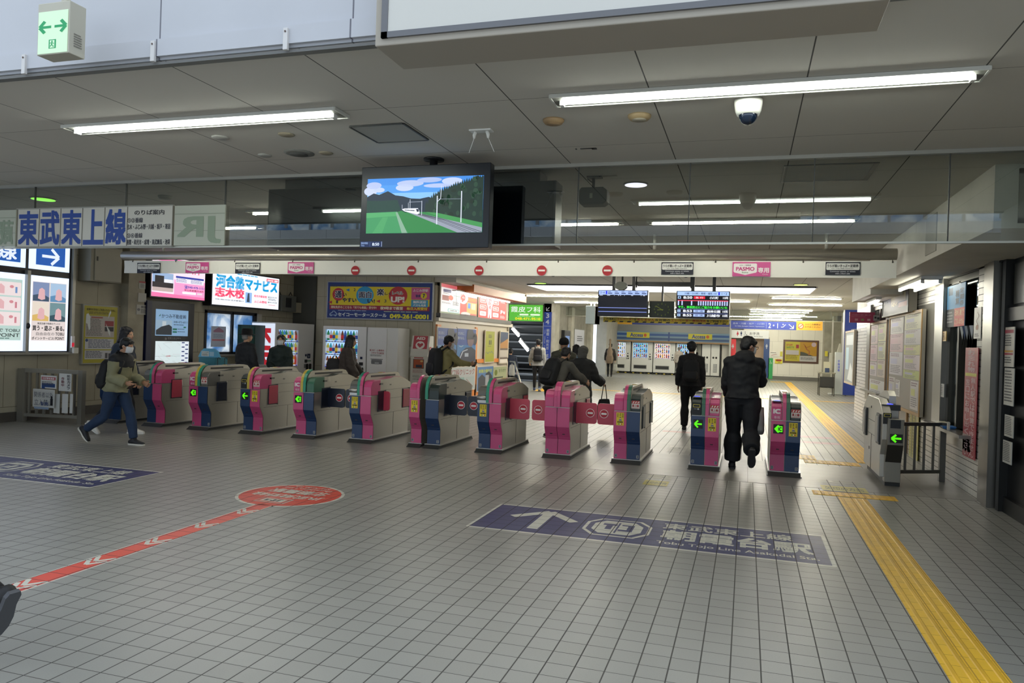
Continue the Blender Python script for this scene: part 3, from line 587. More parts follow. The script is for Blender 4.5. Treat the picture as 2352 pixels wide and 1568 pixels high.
p.poly([(540, 300), (640, 310), (1030, 400), (1030, 450), (700, 360)], '#3f8a4c', 8)
p.poly([(330, 282), (360, 282), (1030, 440), (1030, 480), (820, 480), (500, 350)], '#8d93a2', 10)
for k in (0, 14, 34, 50): p.line([(345+k*.3, 284), (640+k*1.6, 372), (900+k*2.6, 478)], 3+k*.03, '#3b3f4a', 11)
p.poly([(328, 275), (345, 268), (470, 268), (482, 288), (486, 312), (465, 320), (350, 292)], '#e9eef8', 12).poly([(452, 274), (474, 274), (482, 296), (462, 300)], '#232a3c', 13).poly([(350, 278), (440, 284), (440, 292), (350, 284)], '#232a3c', 13)
for x, yb, yt, ww in ((640, 410, 165, 9), (850, 395, 130, 9), (400, 285, 190, 4), (505, 330, 205, 5), (385, 280, 220, 3), (330, 280, 235, 3)): p.line([(x, yb), (x-2, yt)], ww, '#c9cfda', 14)
p.line([(640, 215), (668, 190), (672, 80)], 5, '#c9cfda', 14).line([(385, 214), (505, 212)], 3, '#aab2c0', 14).line([(640, 192), (850, 196)], 3, '#8b94a2', 14)
p.mb.obj('picture', t)
p = printY(x0+.01, z0+h*.085, x0+w*.185, z0+.012, Y, 190, 46, emit=.8, base=1)
p.rect(0, 0, 190, 46, '#0e2350', 0).text('現在時刻', 6, 6, 66, 24, '#8fa6d0', 1).text('Time', 6, 28, 36, 40, '#8fa6d0', 1).rect(82, 4, 84, 42, '#5a74a8', 1).text('8:50', 104, 12, 164, 36, '#dfe8fa', 1, .02).rect(184, 2, 187, 44, '#c8d6f0', 1)
p.mb.obj('clock_readout', t)
# hanging loudspeaker
t = thing('loudspeaker', 'dark loudspeaker hanging on a bracket behind the glass screen', 'speaker', (-1.45, 7.0, 3.2))
a, b = ty(1333, 433, 7.0), ty(1398, 471, 7.0); m = MB(); sp = mat('#34332f', .6)
m.prism([(a.x+.02, b.z), (a.x, b.z+.03), (a.x, a.z-.03), (a.x+.02, a.z), (b.x-.05, a.z), (b.x-.01, a.z-.03), (b.x-.01, b.z+.03), (b.x-.05, b.z)], 'y', 6.94, 7.1, sp); m.obj('cabinet', t, bevel=.008)
m = MB(); m.tube([(a.x+.12, 7.02, a.z-.01), (a.x+.12, 7.02, 3.19)], .014, sp); m.tube([(a.x+.06, 7.02, 3.18), (a.x+.12, 7.02, a.z+.05)], .006, sp, 6); m.box(a.x+.06, a.x+.2, 6.98, 7.06, 3.185, 3.2, sp); m.obj('bracket', t)
m = MB(); cx, cz = (a.x+b.x)/2-.02, (a.z+b.z)/2; m.box(cx-.012, cx+.012, 6.934, 6.94, cz-.022, cz+.022, mat('#8a8878', .5)); m.obj('badge', t)
# ================================================================ PIPE AND BANNER OVER THE GATES
Y = 10.8; t = thing('steel_pipe', 'long stainless steel pipe hung across the gates', 'pipe', (-4.4, Y, 2.96))
a, b = ty(287, 590, Y), ty(2060, 580, Y); zc = 2.915
m = MB(); m.tube([(a.x-.06, Y, zc), (a.x-.03, Y, zc), (b.x, Y, zc)], [.05, .075, .075], mat('#bdb9ae', .3, .7), 24); m.obj('tube', t)
for i, px in enumerate((376, 640, 1043, 1503, 1898)):
    x = ty(px, 575, Y).x; m = MB(); m.tube([(x, Y, zc+.05), (x, Y, 3.2)], .022, mat('#b9b8b0', .4, .5), 10); m.obj('hanger', t)
t = thing('banner', 'long white banner with gate signs under the steel pipe', 'banner', (-4.4, Y, 2.6))
zt, zb = ty(1180, 599, Y).z, ty(1180, 633, Y).z; m = MB()
n = 60; vs = []
for i in range(n+1):
    x = a.x+(b.x-a.x)*i/n; d = .006*math.sin(i*.9)+(.02 if i < 2 else 0)
    for z, k in ((zt, 0), ((zt+zb)/2, 1), (zb, .4)): vs.append((x, Y-.012+d*k*.5, z))
m.add(vs, [(i*3+j, i*3+3+j, i*3+4+j, i*3+1+j) for i in range(n) for j in range(2)], mat('#f0f1e9', .5), True)
m.add([(v[0], v[1]+.004, v[2]) for v in vs], [(i*3+1+j, i*3+4+j, i*3+3+j, i*3+j) for i in range(n) for j in range(2)], mat('#f0f1e9', .5), True); m.obj('cloth', t)
m = MB()
for px in (307, 406, 541, 674, 816, 962, 1119, 1283, 1457, 1644, 1845, 2050):
    x = ty(px, 596, Y).x; m.tube([(x, Y, zc-.06), (x, Y-.02, zt-.012)], .006, DSTEEL, 6); m.ball((x, Y-.022, zt-.015), .012, .006, .012, DSTEEL, 8, 5)
m.obj('hook', t)
def slab(px0, py0, px1, py1, th=.004, y=Y-.028):
    A, B = ty(px0, py0, y), ty(px1, py1, y); return A.x, A.z, B.x, B.z
def blacksign(px, side, pos):
    w = 25+ (px-340)*.0065*1.3; cx = px; A = slab(px-w-1, 616-12.5-(px-340)*.0012, px+w+1, 616+11.5+(px-340)*.0025)
    t = thing('gate_sign', 'black and white ticket sign on the banner, '+pos, 'sign', ((A[0]+A[2])/2, Y-.03, A[3]))
    m = MB(); m.box(A[0], A[2], Y-.033, Y-.028, A[3], A[1], mat('#14182a', .5)); m.obj('plate', t)
    p = printY(A[0], A[1], A[2], A[3], Y-.033, 460, 175, step=.001)
    p.rrect(10, 16, 450, 108, 16, '#e6e8e4', 1).text('うらが黒いきっぷ', 22, 32, 290, 72, '#16181f', 2, .03).text('・', 300, 44, 316, 60, '#16181f', 2).text('定期券', 326, 32, 436, 72, '#16181f', 2, .03)
    p.text('ICカードもご利用いただけます', 80, 82, 370, 98, '#55575c', 2).text('Commuter passes, or tickets', 60, 118, 396, 142, '#cfd3da', 2, .01).text('with a black side', 130, 146, 326, 166, '#cfd3da', 2, .01)
    p.mb.obj('lettering', t)
def pinksign(px, pos):
    w = 26+(px-453)*.0135; A = slab(px-w, 602.5-(px-453)*.0005-.5, px+w, 626.5+(px-453)*.0065)
    t = thing('gate_sign', 'pink card sign on the banner, '+pos, 'sign', ((A[0]+A[2])/2, Y-.03, A[3]))
    m = MB(); m.box(A[0], A[2], Y-.033, Y-.028, A[3], A[1], mat('#cf4f94', .5)); m.obj('plate', t)
    p = printY(A[0], A[1], A[2], A[3], Y-.033, 380, 130, step=.001)
    p.poly([(12, 20), (22, 14), (238, 14), (246, 22), (246, 88), (238, 96), (130, 118), (22, 96), (12, 88)], '#f1ecee', 1).text('ICカード乗車券', 72, 24, 186, 38, '#6a6a72', 2).text('PASMO', 36, 46, 222, 80, '#c23480', 2, .035).text('Suica', 96, 88, 160, 102, '#4a8a5a', 2)
    p.text('専用', 256, 50, 366, 98, '#f1e6ec', 2, .03).text('Only', 300, 106, 360, 118, '#e9b6d0', 2)
    p.mb.obj('lettering', t)
blacksign(342, 0, 'leftmost, at the banner end'); pinksign(453, 'leftmost'); blacksign(569, 0, 'between the two left pink signs'); pinksign(691, 'second from the left')
for px, pos in ((816, 'leftmost, beside the pink sign'), (945, 'second from the left'), (1100, 'middle one, right below the picture screen'), (1244, 'second from the right'), (1395, 'rightmost, above the left departure board')):
    c = ty(px, 621, Y-.03); m = MB(); m.disc((c.x, Y-.028, c.z), (0, -1, 0), .074, .004, mat('#b21f2c', .5)); t = thing('no_entry_sign', 'round red no entry sign on the banner, '+pos, 'sign', (c.x, Y-.03, c.z-.07)); m.obj('plate', t)
    m = MB(); m.box(c.x-.05, c.x+.05, Y-.0335, Y-.032, c.z-.013, c.z+.013, mat('#f0ece6', .5)); m.obj('bar', t)
blacksign(1556, 0, 'just left of the right pink sign'); pinksign(1726, 'on the right half'); blacksign(1936, 0, 'rightmost, at the banner end')
# ================================================================ TICKET GATES
NAVY, PINK, TEAL, YELL = '#16355e', '#c84a7e', '#2f8f74', '#d8b23c'
C = {'n': mat(NAVY, .3, spec=.6), 'p': mat(PINK, .3, spec=.6), 's': mat('#6b6b67', .4, .4), 't': mat(TEAL, .35), 'y': mat('#c9b14a', .35), 'g': mat('#3f6d57', .35), 'k': mat('#23302e', .35), 'N': mat('#10192c', .3), 'P': mat('#c4455a', .35)}
STL = grid_mat('gate_steel', '#b6b3aa', '#3a3937', 50, 50, 0, 0, 0, 0, rough=.36, vary=.10, vscale=2, bump=0)
STL.node_tree.nodes['Principled BSDF'].inputs['Metallic'].default_value = .8
def prof(o=0):
    """front outline of a gate, (y, z) from floor to cap"""
    return [(.10-o, .06), (.10-o, .27), (.085-o, .31), (.03-o, .40), (.0-o, .45), (0-o, .72)]
def half(t, s, col, cap, hw, name='front_panel'):
    x0, x1 = (-hw, -.003) if s < 0 else (.003, hw)
    m = MB(); pf = prof(); m.strip(pf, 'x', x0, x1, .014, C[col]); m.obj(name, t, world=False, bevel=.003)
    cx0, cx1 = (-hw, -.05) if s < 0 else (.05, hw)
    m = MB(); m.prism([(-.014, .73), (-.014, .86), (.0, .90), (.04, .945), (.10, .962), (.30, .965), (.30, .73)], 'x', cx0, cx1, C[cap], False); m.obj('cap', t, world=False, bevel=.008)
def flap(t, s, hw, col, state, y=.42, disc=True):
    """barrier flap on side s; state 1 shut across the lane, .3 half folded, 0 stowed"""
    m = MB(); m.box(s*(hw-.02), s*(hw+.004), y-.20, y+.07, .47, .79, C['N']); m.obj('flap_recess', t, world=False)
    m = MB()
    if state == 0: m.box(s*hw, s*(hw+.014), y-.19, y+.05, .48, .78, C[col]); m.obj('flap', t, world=False, bevel=.01); 
    else:
        L = (.285 if hw < .2 else .27)*state+.02; x0, x1 = s*hw, s*(hw+L); r = .03
        pr = [(x0, .48), (x1-s*r, .48), (x1-s*.01, .49), (x1, .48+r), (x1, .78-r), (x1-s*.01, .77), (x1-s*r, .78), (x0, .78)]
        m.prism(pr if s > 0 else pr[::-1], 'y', y-.012, y+.016, C[col]); m.obj('flap', t, world=False)
        if state == 1 and disc:
            cx = s*(hw+L-.095); m = MB(); 
            m.disc((cx, y-.012, .635), (0, -1, 0), .062, .002, mat('#efe6e4', .4)); m.disc((cx, y-.014, .635), (0, -1, 0), .055, .0015, mat('#b5122a', .4)); m.box(cx-.038, cx+.038, y-.018, y-.0155, .622, .648, mat('#f3eeec', .4)); m.obj('no_entry_mark', t, world=False)
    m = MB(); m.tube([(s*(hw+.008), y+.05, .46), (s*(hw+.008), y+.05, .80)], .009, STEEL, 8); m.obj('hinge', t, world=False)
def poster(t, s, hw):
    c = s*hw/2; p = Print((c-.052, -.0155, .705), (.104, 0, 0), (0, 0, -.175), 80, 150, step=.0012)
    p.rect(0, 0, 80, 150, '#e3cb2e', 1)
    for k, w in enumerate(('みまもり', 'あなたの', '安全安心')): p.vtext(w[:3+k % 2], 8+k*26, 8, 24+k*26, 58-(k == 1)*16, '#4b4413', 2)
    p.ell(42, 66, 9, 9, '#e2b894', 2, 12).poly([(33, 64), (34, 55), (42, 52), (51, 55), (52, 65), (48, 60), (36, 60)], '#1d1c20', 3).poly([(26, 96), (30, 80), (42, 76), (54, 80), (60, 96)], '#7a7f94', 2)
    p.text('防犯情報', 12, 102, 70, 120, '#2a2610', 2, .04).ell(30, 134, 8, 7, '#2f9e52', 2, 10).rect(40, 128, 50, 140, '#e9e9e2', 2).ell(58, 134, 8, 7, '#d04a2c', 2, 10); p.mb.obj('notice_sticker', t, world=False)
def arrowpanel(t, s, hw, ic):
    c = s*hw/2; p = Print((c-.062, -.0155, .675), (.124, 0, 0), (0, 0, -.12), 124, 120, step=.001); p.rect(0, 0, 124, 120, '#0c120d', 1)
    if ic:
        p.poly([(10, 60), (52, 12), (70, 12), (70, 22), (112, 22), (112, 98), (70, 98), (70, 108), (52, 108)], '#58e60c', 2, e=.9).text('IC', 60, 36, 104, 84, '#0c120d', 3, .05)
    else: p.line([(20, 60), (112, 60)], 22, '#58e60c', 2, e=.9).line([(62, 14), (18, 60), (62, 106)], 22, '#58e60c', 2, e=.9)
    p.mb.obj('arrow_display', t, world=False)
def capprint(t, s, hw, kind):
    x = s*(hw+.05)/2; w = (hw-.05)*.9; y = -.0145
    p = Print((x-w/2, y, .885), (w, 0, 0), (0, 0, -.15), 100, 130, step=.001)
    if kind == 'sticker': p.rrect(2, 6, 98, 100, 6, '#e9e4dc', 1).rect(4, 6, 96, 42, '#b7322f', 2).text('東上線', 10, 50, 90, 82, '#a32a2c', 2, .04).rect(8, 90, 92, 96, '#a85a54', 2); [p.poly([(14+i*28, 36), (24+i*28, 14), (38+i*28, 14), (28+i*28, 36)], '#ead9d2', 3) for i in range(3)]
    if kind == 'ic': p.text('IC', 12, 10, 88, 64, '#f1eaea', 2, .06).text('専用', 22, 90, 82, 122, '#e0b4c6', 2, .02)
    if kind == 'reader':
        p.rrect(2, 0, 98, 122, 6, '#15181b', 1).rrect(10, 8, 90, 44, 8, '#c9b84a', 2).rrect(16, 14, 84, 38, 6, '#15181b', 3).ell(68, 62, 11, 10, '#a9adb0', 2, 12).rect(20, 58, 50, 66, '#6b7075', 2)
    p.mb.obj('cap_marking', t, world=False)
def led(t, s, hw):
    x = s*(hw+.05)/2; m = MB(); m.box(x-.055, x+.055, .02, .14, .962, .975, C['s']); m.ball((x, .06, .976), .042, .035, .006, mat('#4a58ff', .3, emit=1.6), 16, 6); m.obj('touch_pad', t, world=False)
def gate(X, Y, cols, caps, ridge, label, left=None, right=None, marks=(), caps_m=(), leds=(), rear=None, nums=None, hw=.18, deck=('k', 'k'), roll=0, rz=0, halves=(-1, 1)):
    t = thing('ticket_gate', label, 'ticket gate', (X, Y, 0), rz, 'ticket gates in the row under the banner')
    L = 1.42; xa = -hw if -1 in halves else 0; xb = hw if 1 in halves else 0
    m = MB(); m.prism([(-.03, 0), (L+.03, 0), (L-.02, .06), (.06, .06)], 'x', xa-.02, xb+.02, mat('#26292a', .5)); m.box(xa-.035, xb+.035, .0, L, 0, .012, C['s']); m.box(xa-.022, xb+.022, .05, L-.02, .045, .062, STEEL); m.obj('plinth', t, world=False)
    sd = prof(-.012)+[(.012, .90), (.05, .945), (.2, .955), (.62, .975), (.75, .995), (1.05, .985), (1.25, .935), (L-.01, .88), (L-.01, .56), (L-.07, .44), (L-.07, .06)]
    m = MB(); m.prism([(y, z) for y, z in sd], 'x', xa+.004, xb-.004, STL); m.obj('body', t, world=False)
    m = MB(); sm = mat('#3b3a37', .5)
    for x in (xa+.003, xb-.003):
        m.box(x-.002, x+.002, .06, L-.05, .796, .799, sm); m.box(x-.002, x+.002, .5, L-.05, .655, .658, sm); m.box(x-.002, x+.002, .11, L-.08, .43, .433, sm); m.box(x-.002, x+.002, .78, .783, .07, .43, sm); m.box(x-.003, x+.003, .62, .68, .865, .885, STEEL2); m.box(x-.0035, x+.0035, .635, .655, .868, .878, BLACK); m.box(x-.003, x+.003, .25, .38, .885, .91, C['s'])
    m.obj('seams', t, world=False)
    for s in halves:
        i = 0 if s < 0 else 1; half(t, s, cols[i], caps[i], hw)
        m = MB(); a, b = (xa+.01, -.05) if s < 0 else (.05, xb-.01); m.prism([(.30, .958), (.62, .979), (.75, .999), (1.05, .989), (1.2, .953), (1.2, .94), (.30, .94)], 'x', a, b, C[deck[i]]); m.box(a+.02, b-.02, .80, 1.0, .99, 1.003, mat('#b9b7b0', .4)); m.obj('card_deck', t, world=False)
    rw = .046; ar = [(-.018, .73), (-.018, .88), (.0, .95), (.035, 1.005), (.09, 1.045), (.16, 1.062)]
    for s in halves:
        x0, x1 = (-rw, 0) if s < 0 else (0, rw); c = ridge[0 if s < 0 else 1]
        m = MB(); m.strip(ar, 'x', x0, x1, .02, C[c]); m.obj('ridge_stripe', t, world=False, bevel=.003)
    r0, r1 = (-rw if -1 in halves else 0), (rw if 1 in halves else 0)
    m = MB(); m.prism([(0, .75), (.018, .95), (.05, 1.0), (.1, 1.038), (.16, 1.055), (1.10, 1.062), (1.2, 1.045), (1.27, .99), (1.29, .92), (.6, .9)], 'x', r0, r1, STL)
    for x in {r0, r1} - {0}: m.box(x-.002, x+.002, .22, 1.08, 1.0, 1.028, BLACK)
    m.box(r0*.7, r1*.7, .62, .66, 1.058, 1.065, C['y']); m.box(r0*.7, r1*.7, .68, .74, 1.058, 1.065, C[cols[-1]]); m.obj('ridge', t, world=False)
    for i, k in enumerate(caps_m):
        if k: capprint(t, -1 if i == 0 else 1, hw, k)
    for i, k in enumerate(marks):
        s = -1 if i == 0 else 1
        if k == 'poster': poster(t, s, hw)
        if k == 'ic': arrowpanel(t, s, hw, 1)
        if k == 'arrow': arrowpanel(t, s, hw, 0)
    for s in leds: led(t, s, hw)
    if roll:
        m = MB(); m.tube([(roll*.05, -.016, .80), (roll*hw, -.016, .80)], .035, STEEL, 12); m.box(*sorted((roll*.05, roll*hw)), -.02, .0, .73, .78, STEEL); m.obj('steel_cap', t, world=False)
    for s, f in ((-1, left), (1, right)):
        if f: flap(t, s, hw if s in halves else .0, f[0], f[1])
    if rear: flap(t, rear[0], hw, rear[1], 0, y=1.3)
    if nums:
        p = Print((-hw, .085, .125), (2*hw, 0, 0), (0, 0, -.05), 360, 50, step=.001)
        for i, ch in enumerate(nums):
            if ch != ' ': cx = (30, 330)[i]; p.rrect(cx-18, 2, cx+18, 48, 8, '#8e9296', 1).text(ch, cx-9, 9, cx+9, 41, '#3a4048', 2, .02)
        p.mb.obj('gate_letter', t, world=False)
    m = MB()
    for i, s in enumerate(halves): m.box(s*hw/2-.018, s*hw/2+.018, .043-.002, .075, .34, .352, mat('#2a2228', .5))
    m.obj('maker_plate', t, world=False)
    return t
GY = 10.42
gate(-10.42, GY, 'nn', 'ss', 'tt', 'leftmost ticket gate in the row, blue front, behind the walking boy', right=('N', 0), caps_m=('sticker', None), deck='kk')
gate(-9.50, GY, 'np', 'sp', 'tp', 'ticket gate behind the boy in khaki, pink front half and pink flap showing', right=('P', 0), deck='kk')
gate(-8.58, GY, 'pn', 'ps', 'yt', 'ticket gate with pink left and blue right front, folded dark flap, third from left', left=('N', 0), right=('N', 0), marks=('ic', None), caps_m=('ic', 'sticker'), nums='ED')
gate(-7.58, GY, 'np', 'kp', 'yp', 'ticket gate with green arrow on blue and folded pink flap, fourth from left', right=('P', 0), marks=('arrow', 'poster'), caps_m=('reader', 'sticker'), nums='GE')
gate(-6.60, GY, 'pn', 'pg', 'yt', 'ticket gate with pink left front and shut dark flap on its right, fifth from left', right=('N', 1), marks=('ic', None), caps_m=('ic', None), nums='FD')
gate(-5.61, GY, 'np', 'sp', 'tp', 'ticket gate with steel cap, blue left front and pink deck, sixth from left', left=('N', 1), right=('P', .3), marks=('poster', None), nums='GF', deck='kp', roll=-1, rear=(1, 'P'))
gate(-4.62, GY, 'pp', 'pp', 'pp', 'narrow pink half gate standing beside a dark gap and a blue half gate', left=('P', .3), marks=('poster', None), nums='F ', hw=.17, halves=(-1,), deck='pp')
gate(-4.53, GY, 'nn', 'kk', 'tt', 'half gate with blue front only, shut dark flap on its right', right=('N', 1), nums=' D', hw=.21, halves=(1,), deck='kk', rear=(1, 'N'))
gate(-3.53, GY, 'np', 'sp', 'tp', 'ticket gate with steel cap, dark flap left and red flap right', left=('N', 1), right=('P', 1), marks=('poster', None), nums='G5', deck='kp', roll=-1, rear=(1, 'P'))
gate(-2.52, GY, 'pp', 'pp', 'pp', 'all pink ticket gate with shut red flaps on both sides', left=('P', 1), right=('P', 1), nums='54', deck='pp', rear=(1, 'P'))
gate(-1.54, GY, 'pn', 'pk', 'pg', 'ticket gate left pink right blue with red flap only on its left', left=('P', 1), right=('k', 0), marks=('poster', None), caps_m=(None, 'sticker'), nums='43', deck='kk', rear=(1, 'k'))
gate(-.50, GY, 'np', 'kp', 'gp', 'ticket gate with green arrow and blue glowing touch pad, left of the large man', marks=('arrow', 'poster'), caps_m=('reader', 'sticker'), leds=(-1,), nums='33', deck='kp')
gate(.51, GY, 'pn', 'pk', 'pg', 'ticket gate with green arrow and IC lettering, right of the large man', marks=('ic', 'poster'), caps_m=('ic', 'sticker'), leds=(-1,), nums='2D', deck='kk')
# the grey gate by the office
t = thing('ticket_gate', 'wide grey steel gate by the office rail, green arrow on its post', 'ticket gate', (1.74, 10.35, 0))
m = MB(); m.box(1.68, 1.85, 10.37, 11.8, 0, .1, mat('#2a2a28', .5)); m.obj('plinth', t)
GS = mat('#b9b7af', .32, .45); m = MB()
m.prism([(10.40, .1), (10.40, .38), (10.28, .58), (10.27, .90), (10.45, 1.00), (10.62, 1.06), (11.5, 1.06), (11.86, .90), (11.86, .55), (11.72, .4), (11.72, .1)], 'x', 1.62, 1.72, GS); m.box(1.72, 1.84, 10.5, 11.7, .1, .98, GS); m.obj('body', t, bevel=.008)
m = MB(); sm = mat('#5b5955', .5)
for z in (.74,): m.box(1.616, 1.62, 10.6, 11.7, z, z+.004, sm)
m.box(1.616, 1.62, 10.42, 11.75, .56, .564, sm); m.box(1.616, 1.62, 11.1, 11.104, .1, .56, sm); m.box(1.616, 1.62, 11.25, 11.29, .34, .38, BLACK); m.box(1.614, 1.62, 11.15, 11.19, .90, .93, BLACK); m.obj('seams', t)
for y in (10.42, 11.5):
    m = MB(); q = [(y-.02, .50), (y+.2, .50), (y+.24, .56), (y+.24, .80), (y+.2, .88), (y-.02, .88)]; m.prism([(a, b) for a, b in q], 'x', 1.60, 1.62, mat('#1c1d1e', .4)); q = [(y+.01, .53), (y+.17, .53), (y+.2, .58), (y+.2, .79), (y+.17, .85), (y+.01, .85)]; m.prism(q, 'x', 1.585, 1.6, mat('#9a9892', .35, .4)); m.obj('flap', t)
m = MB(); m.box(1.63, 1.84, 10.42, 10.62, .93, 1.0, mat('#202226', .35)); m.ball((1.72, 10.50, 1.003), .05, .05, .008, mat('#3d48ff', .3, emit=2), 16, 6); m.prism([(10.62, 1.0), (10.62, 1.1), (10.75, 1.16), (11.0, 1.15), (11.5, 1.05), (11.5, 1.0)], 'x', 1.74, 1.82, GS); m.obj('touch_pad', t)
p = Print((1.62, 10.267, .91), (.1, 0, 0), (0, 0, -.14), 100, 140); p.rect(2, 2, 98, 138, '#16181a', 1).rrect(12, 12, 88, 52, 8, '#c9bd4e', 2).rrect(18, 18, 82, 46, 6, '#16181a', 3).ell(66, 76, 12, 12, '#a3a6a8', 2, 12); p.mb.obj('reader', t)
# its front post with the arrow
m = MB(); Z1 = .82; m.prism([(10.34, .05), (10.34, .30), (10.22, .52), (10.20, .84), (10.34, .84), (10.36, .52), (10.48, .3), (10.48, .05)], 'x', 1.67, 1.85, mat('#8d897f', .35, .5)); m.obj('post', t, bevel=.006)
m = MB(); m.prism([(10.335, .305), (10.215, .525), (10.21, .525), (10.33, .3)], 'x', 1.672, 1.848, mat('#33312d', .4)); m.obj('post_painted_shade', t)  # dark sheet colours in the shade under the post's overhang
p = Print((1.67, 10.199, .84), (.18, 0, 0), (0, 0, -.32), 180, 320); p.rect(25, 8, 140, 110, '#1d2126', 1).rect(25, 180, 165, 285, '#0e130e', 1)
p.line([(50, 232), (150, 232)], 24, '#58e60c', 2, e=.9).line([(92, 188), (42, 232), (92, 276)], 24, '#58e60c', 2, e=.9); p.mb.obj('arrow_display', t)
# steel rail beside it
t = thing('guard_rail', 'low grey steel guard rail between the grey gate and the brick wall', 'railing', (2.3, 11.0, 0))
rl = mat('#605e58', .4, .5); m = MB(); A, B = Vector((1.86, 10.75, 0)), Vector((2.46, 11.08, 0))
def bar(m, p, q, w, mt): p, q = Vector(p), Vector(q); d = (q-p)/2; n = d.cross(Vector((0, 0, 1))); n = (n.normalized() if n.length > 1e-5 else Vector((1, 0, 0)))*w; b = d.normalized().cross(n); m.obox((p+q)/2, n, d, b, mt)
zu = Vector((0, 0, 1)); bar(m, A+zu*.74, B+zu*.74, .022, rl); bar(m, A+zu*.13, B+zu*.13, .022, rl); m.obj('rail', t)
m = MB(); bar(m, B, B+zu*.76, .035, rl); bar(m, A, A+zu*.76, .03, rl); m.obj('post', t)
for k in (.2, .4, .6, .8): q = A.lerp(B, k); m = MB(); bar(m, q+zu*.13, q+zu*.74, .014, rl); m.obj('baluster', t)
# left rail with notices
t = thing('guard_rail', 'low steel rail with paper notices at the left wall before the gates', 'railing', (-11.1, 9.95, 0))
A, B = Vector((-11.68, 9.85, 0)), Vector((-10.62, 10.05, 0)); rl = mat('#98958c', .35, .6); m = MB(); m.obox((A+B)/2+zu*.87, (B-A)/2, (-.006, .03, 0), zu*.035, rl); m.obox((A+B)/2+zu*.12, (B-A)/2, (-.006, .03, 0), zu*.025, rl); m.obj('rail', t)
for q, w in ((A, .07), (B, .045)): m = MB(); m.box(q.x-w, q.x+w, q.y-.04, q.y+.04, 0, .9, rl); m.obj('post', t)
for k in range(1, 8): q = A.lerp(B, k/8); m = MB(); m.box(q.x-.022, q.x+.022, q.y-.012, q.y+.012, .12, .86, rl); m.obj('baluster', t)
def note(px0, py0, px1, py1, y, label, draw, col='#d6d6d2', name='notice', th=.006):
    a, b = ty(px0, py0, y), ty(px1, py1, y); t = thing(name, label, 'notice', ((a.x+b.x)/2, y, b.z)); m = MB(); m.box(a.x, b.x, y, y+th, b.z, a.z, mat(col, .5)); m.obj('sheet', t)
    p = printY(a.x, a.z, b.x, b.z, y, 100, 100*(a.z-b.z)/(b.x-a.x)); draw(p, p.dh); p.mb.obj('print', t)
note(94, 861, 129, 893, 9.86, 'white notice with red heading and blue block on the left rail', lambda p, h: (p.rect(6, 8, 94, 22, '#b03040', 1), p.text('防犯警報連絡', 12, 10, 88, 20, '#f0e4e4', 2), p.lines(8, 30, 90, 50, 3), p.rect(8, 58, 28, 66, '#2a4a80', 1), p.rect(8, h-24, 92, h-6, '#2a4a80', 1)))
note(136, 857, 163, 899, 9.87, 'white notice with vertical camera warning on the left rail', lambda p, h: (p.vtext('防犯カメラ', 66, 6, 92, h*.9, '#3a3a44'), p.vtext('作動中', 20, h*.2, 44, h*.75, '#7a4048')))
note(76, 892, 124, 937, 9.85, 'white keep out notice with a small guard figure on the left rail', lambda p, h: (p.rect(3, 3, 97, h-3, '#c9c9c4', 1), p.text('関係者以外', 6, 10, 94, 30, '#555a66', 2, .0), p.text('立入禁止', 8, 36, 92, 58, '#555a66', 2, 0), p.rect(8, 64, 76, 72, '#8fa0b8', 2), p.text('駅務', 38, h-20, 74, h-6, '#2a3f70', 2, .02), p.rect(82, h-34, 94, h-8, '#1c1e28', 2), p.ell(88, h-38, 5, 5, '#1c1e28', 2, 10)))
for i, px in enumerate((124, 143, 161)): note(px, 904, px+(12, 12, 5)[i], 949, 9.9, ('left', 'middle', 'narrow right')[i]+' of the blank white strips in the bars of the left rail', lambda p, h: None)
# ================================================================ FLOOR MARKINGS (follow the tile joints)
def fst(col, rough=.42): return tilef('floor_film_'+col[1:], col, '#2c2c34', rough=rough, tilevar=.04, vary=.08, bump=.3)
FB, FW, FRED, FREDL, FYEL = fst('#262e66'), fst('#d3d2c6'), fst('#d8432f'), fst('#dd5545'), tilef('tactile', '#f4c233', '#b98c2c', rough=.45, vary=.25, vscale=5)
def bluefloor(X0, Y1, X1, Y0, label, arrow=True):
    t = thing('floor_sign', label, 'floor sign', ((X0+X1)/2, (Y0+Y1)/2, 0)); p = printF(X0, Y1, X1, Y0, 0, 2160, 720, step=.0006, base=1)
    p.rrect(0, 0, 2160, 720, 20, FW, 0).rect(24, 24, 2136, 696, FB, 1)
    if arrow: p.line([(400, 150), (400, 600)], 70, FW, 1.6).line([(190, 330), (400, 110), (610, 330)], 66, FW, 2)
    c = 900; W2, H2 = 210, 225
    def oct_(s, col, k): p.poly([(c-W2*s, 360-H2*s*.45), (c-W2*s*.62, 360-H2*s), (c+W2*s*.62, 360-H2*s), (c+W2*s, 360-H2*s*.45), (c+W2*s, 360+H2*s*.45), (c+W2*s*.62, 360+H2*s), (c-W2*s*.62, 360+H2*s), (c-W2*s, 360+H2*s*.45)], col, k)
    oct_(1.0, FW, 2); oct_(.9, FB, 3); oct_(.74, FW, 4)
    p.rect(c-100, 270, c-10, 315, FB, 5).rect(c-75, 270, c-35, 420, FB, 5.3).rect(c+20, 270, c+100, 300, FB, 5).rect(c+62, 270, c+100, 440, FB, 5.3).rect(c+10, 400, c+100, 440, FB, 5.6).rect(c-6, 230, c+6, 500, FB, 5)
    p.text('東武東上線', 1170, 90, 1960, 240, FW, 2, .02).text('朝霞台駅', 1180, 265, 2060, 510, FW, 2, .04).text('Tobu Tojo Line Asakadai Sta.', 1170, 560, 2080, 640, FW, 2, .01)
    p.mb.obj('film', t)
bluefloor(-2.31, 7.28, .71, 6.26, 'dark blue station floor sign with a white arrow, right of centre')
bluefloor(-9.32, 7.17, -6.33, 6.12, 'dark blue station floor sign at the left edge of the view', False)
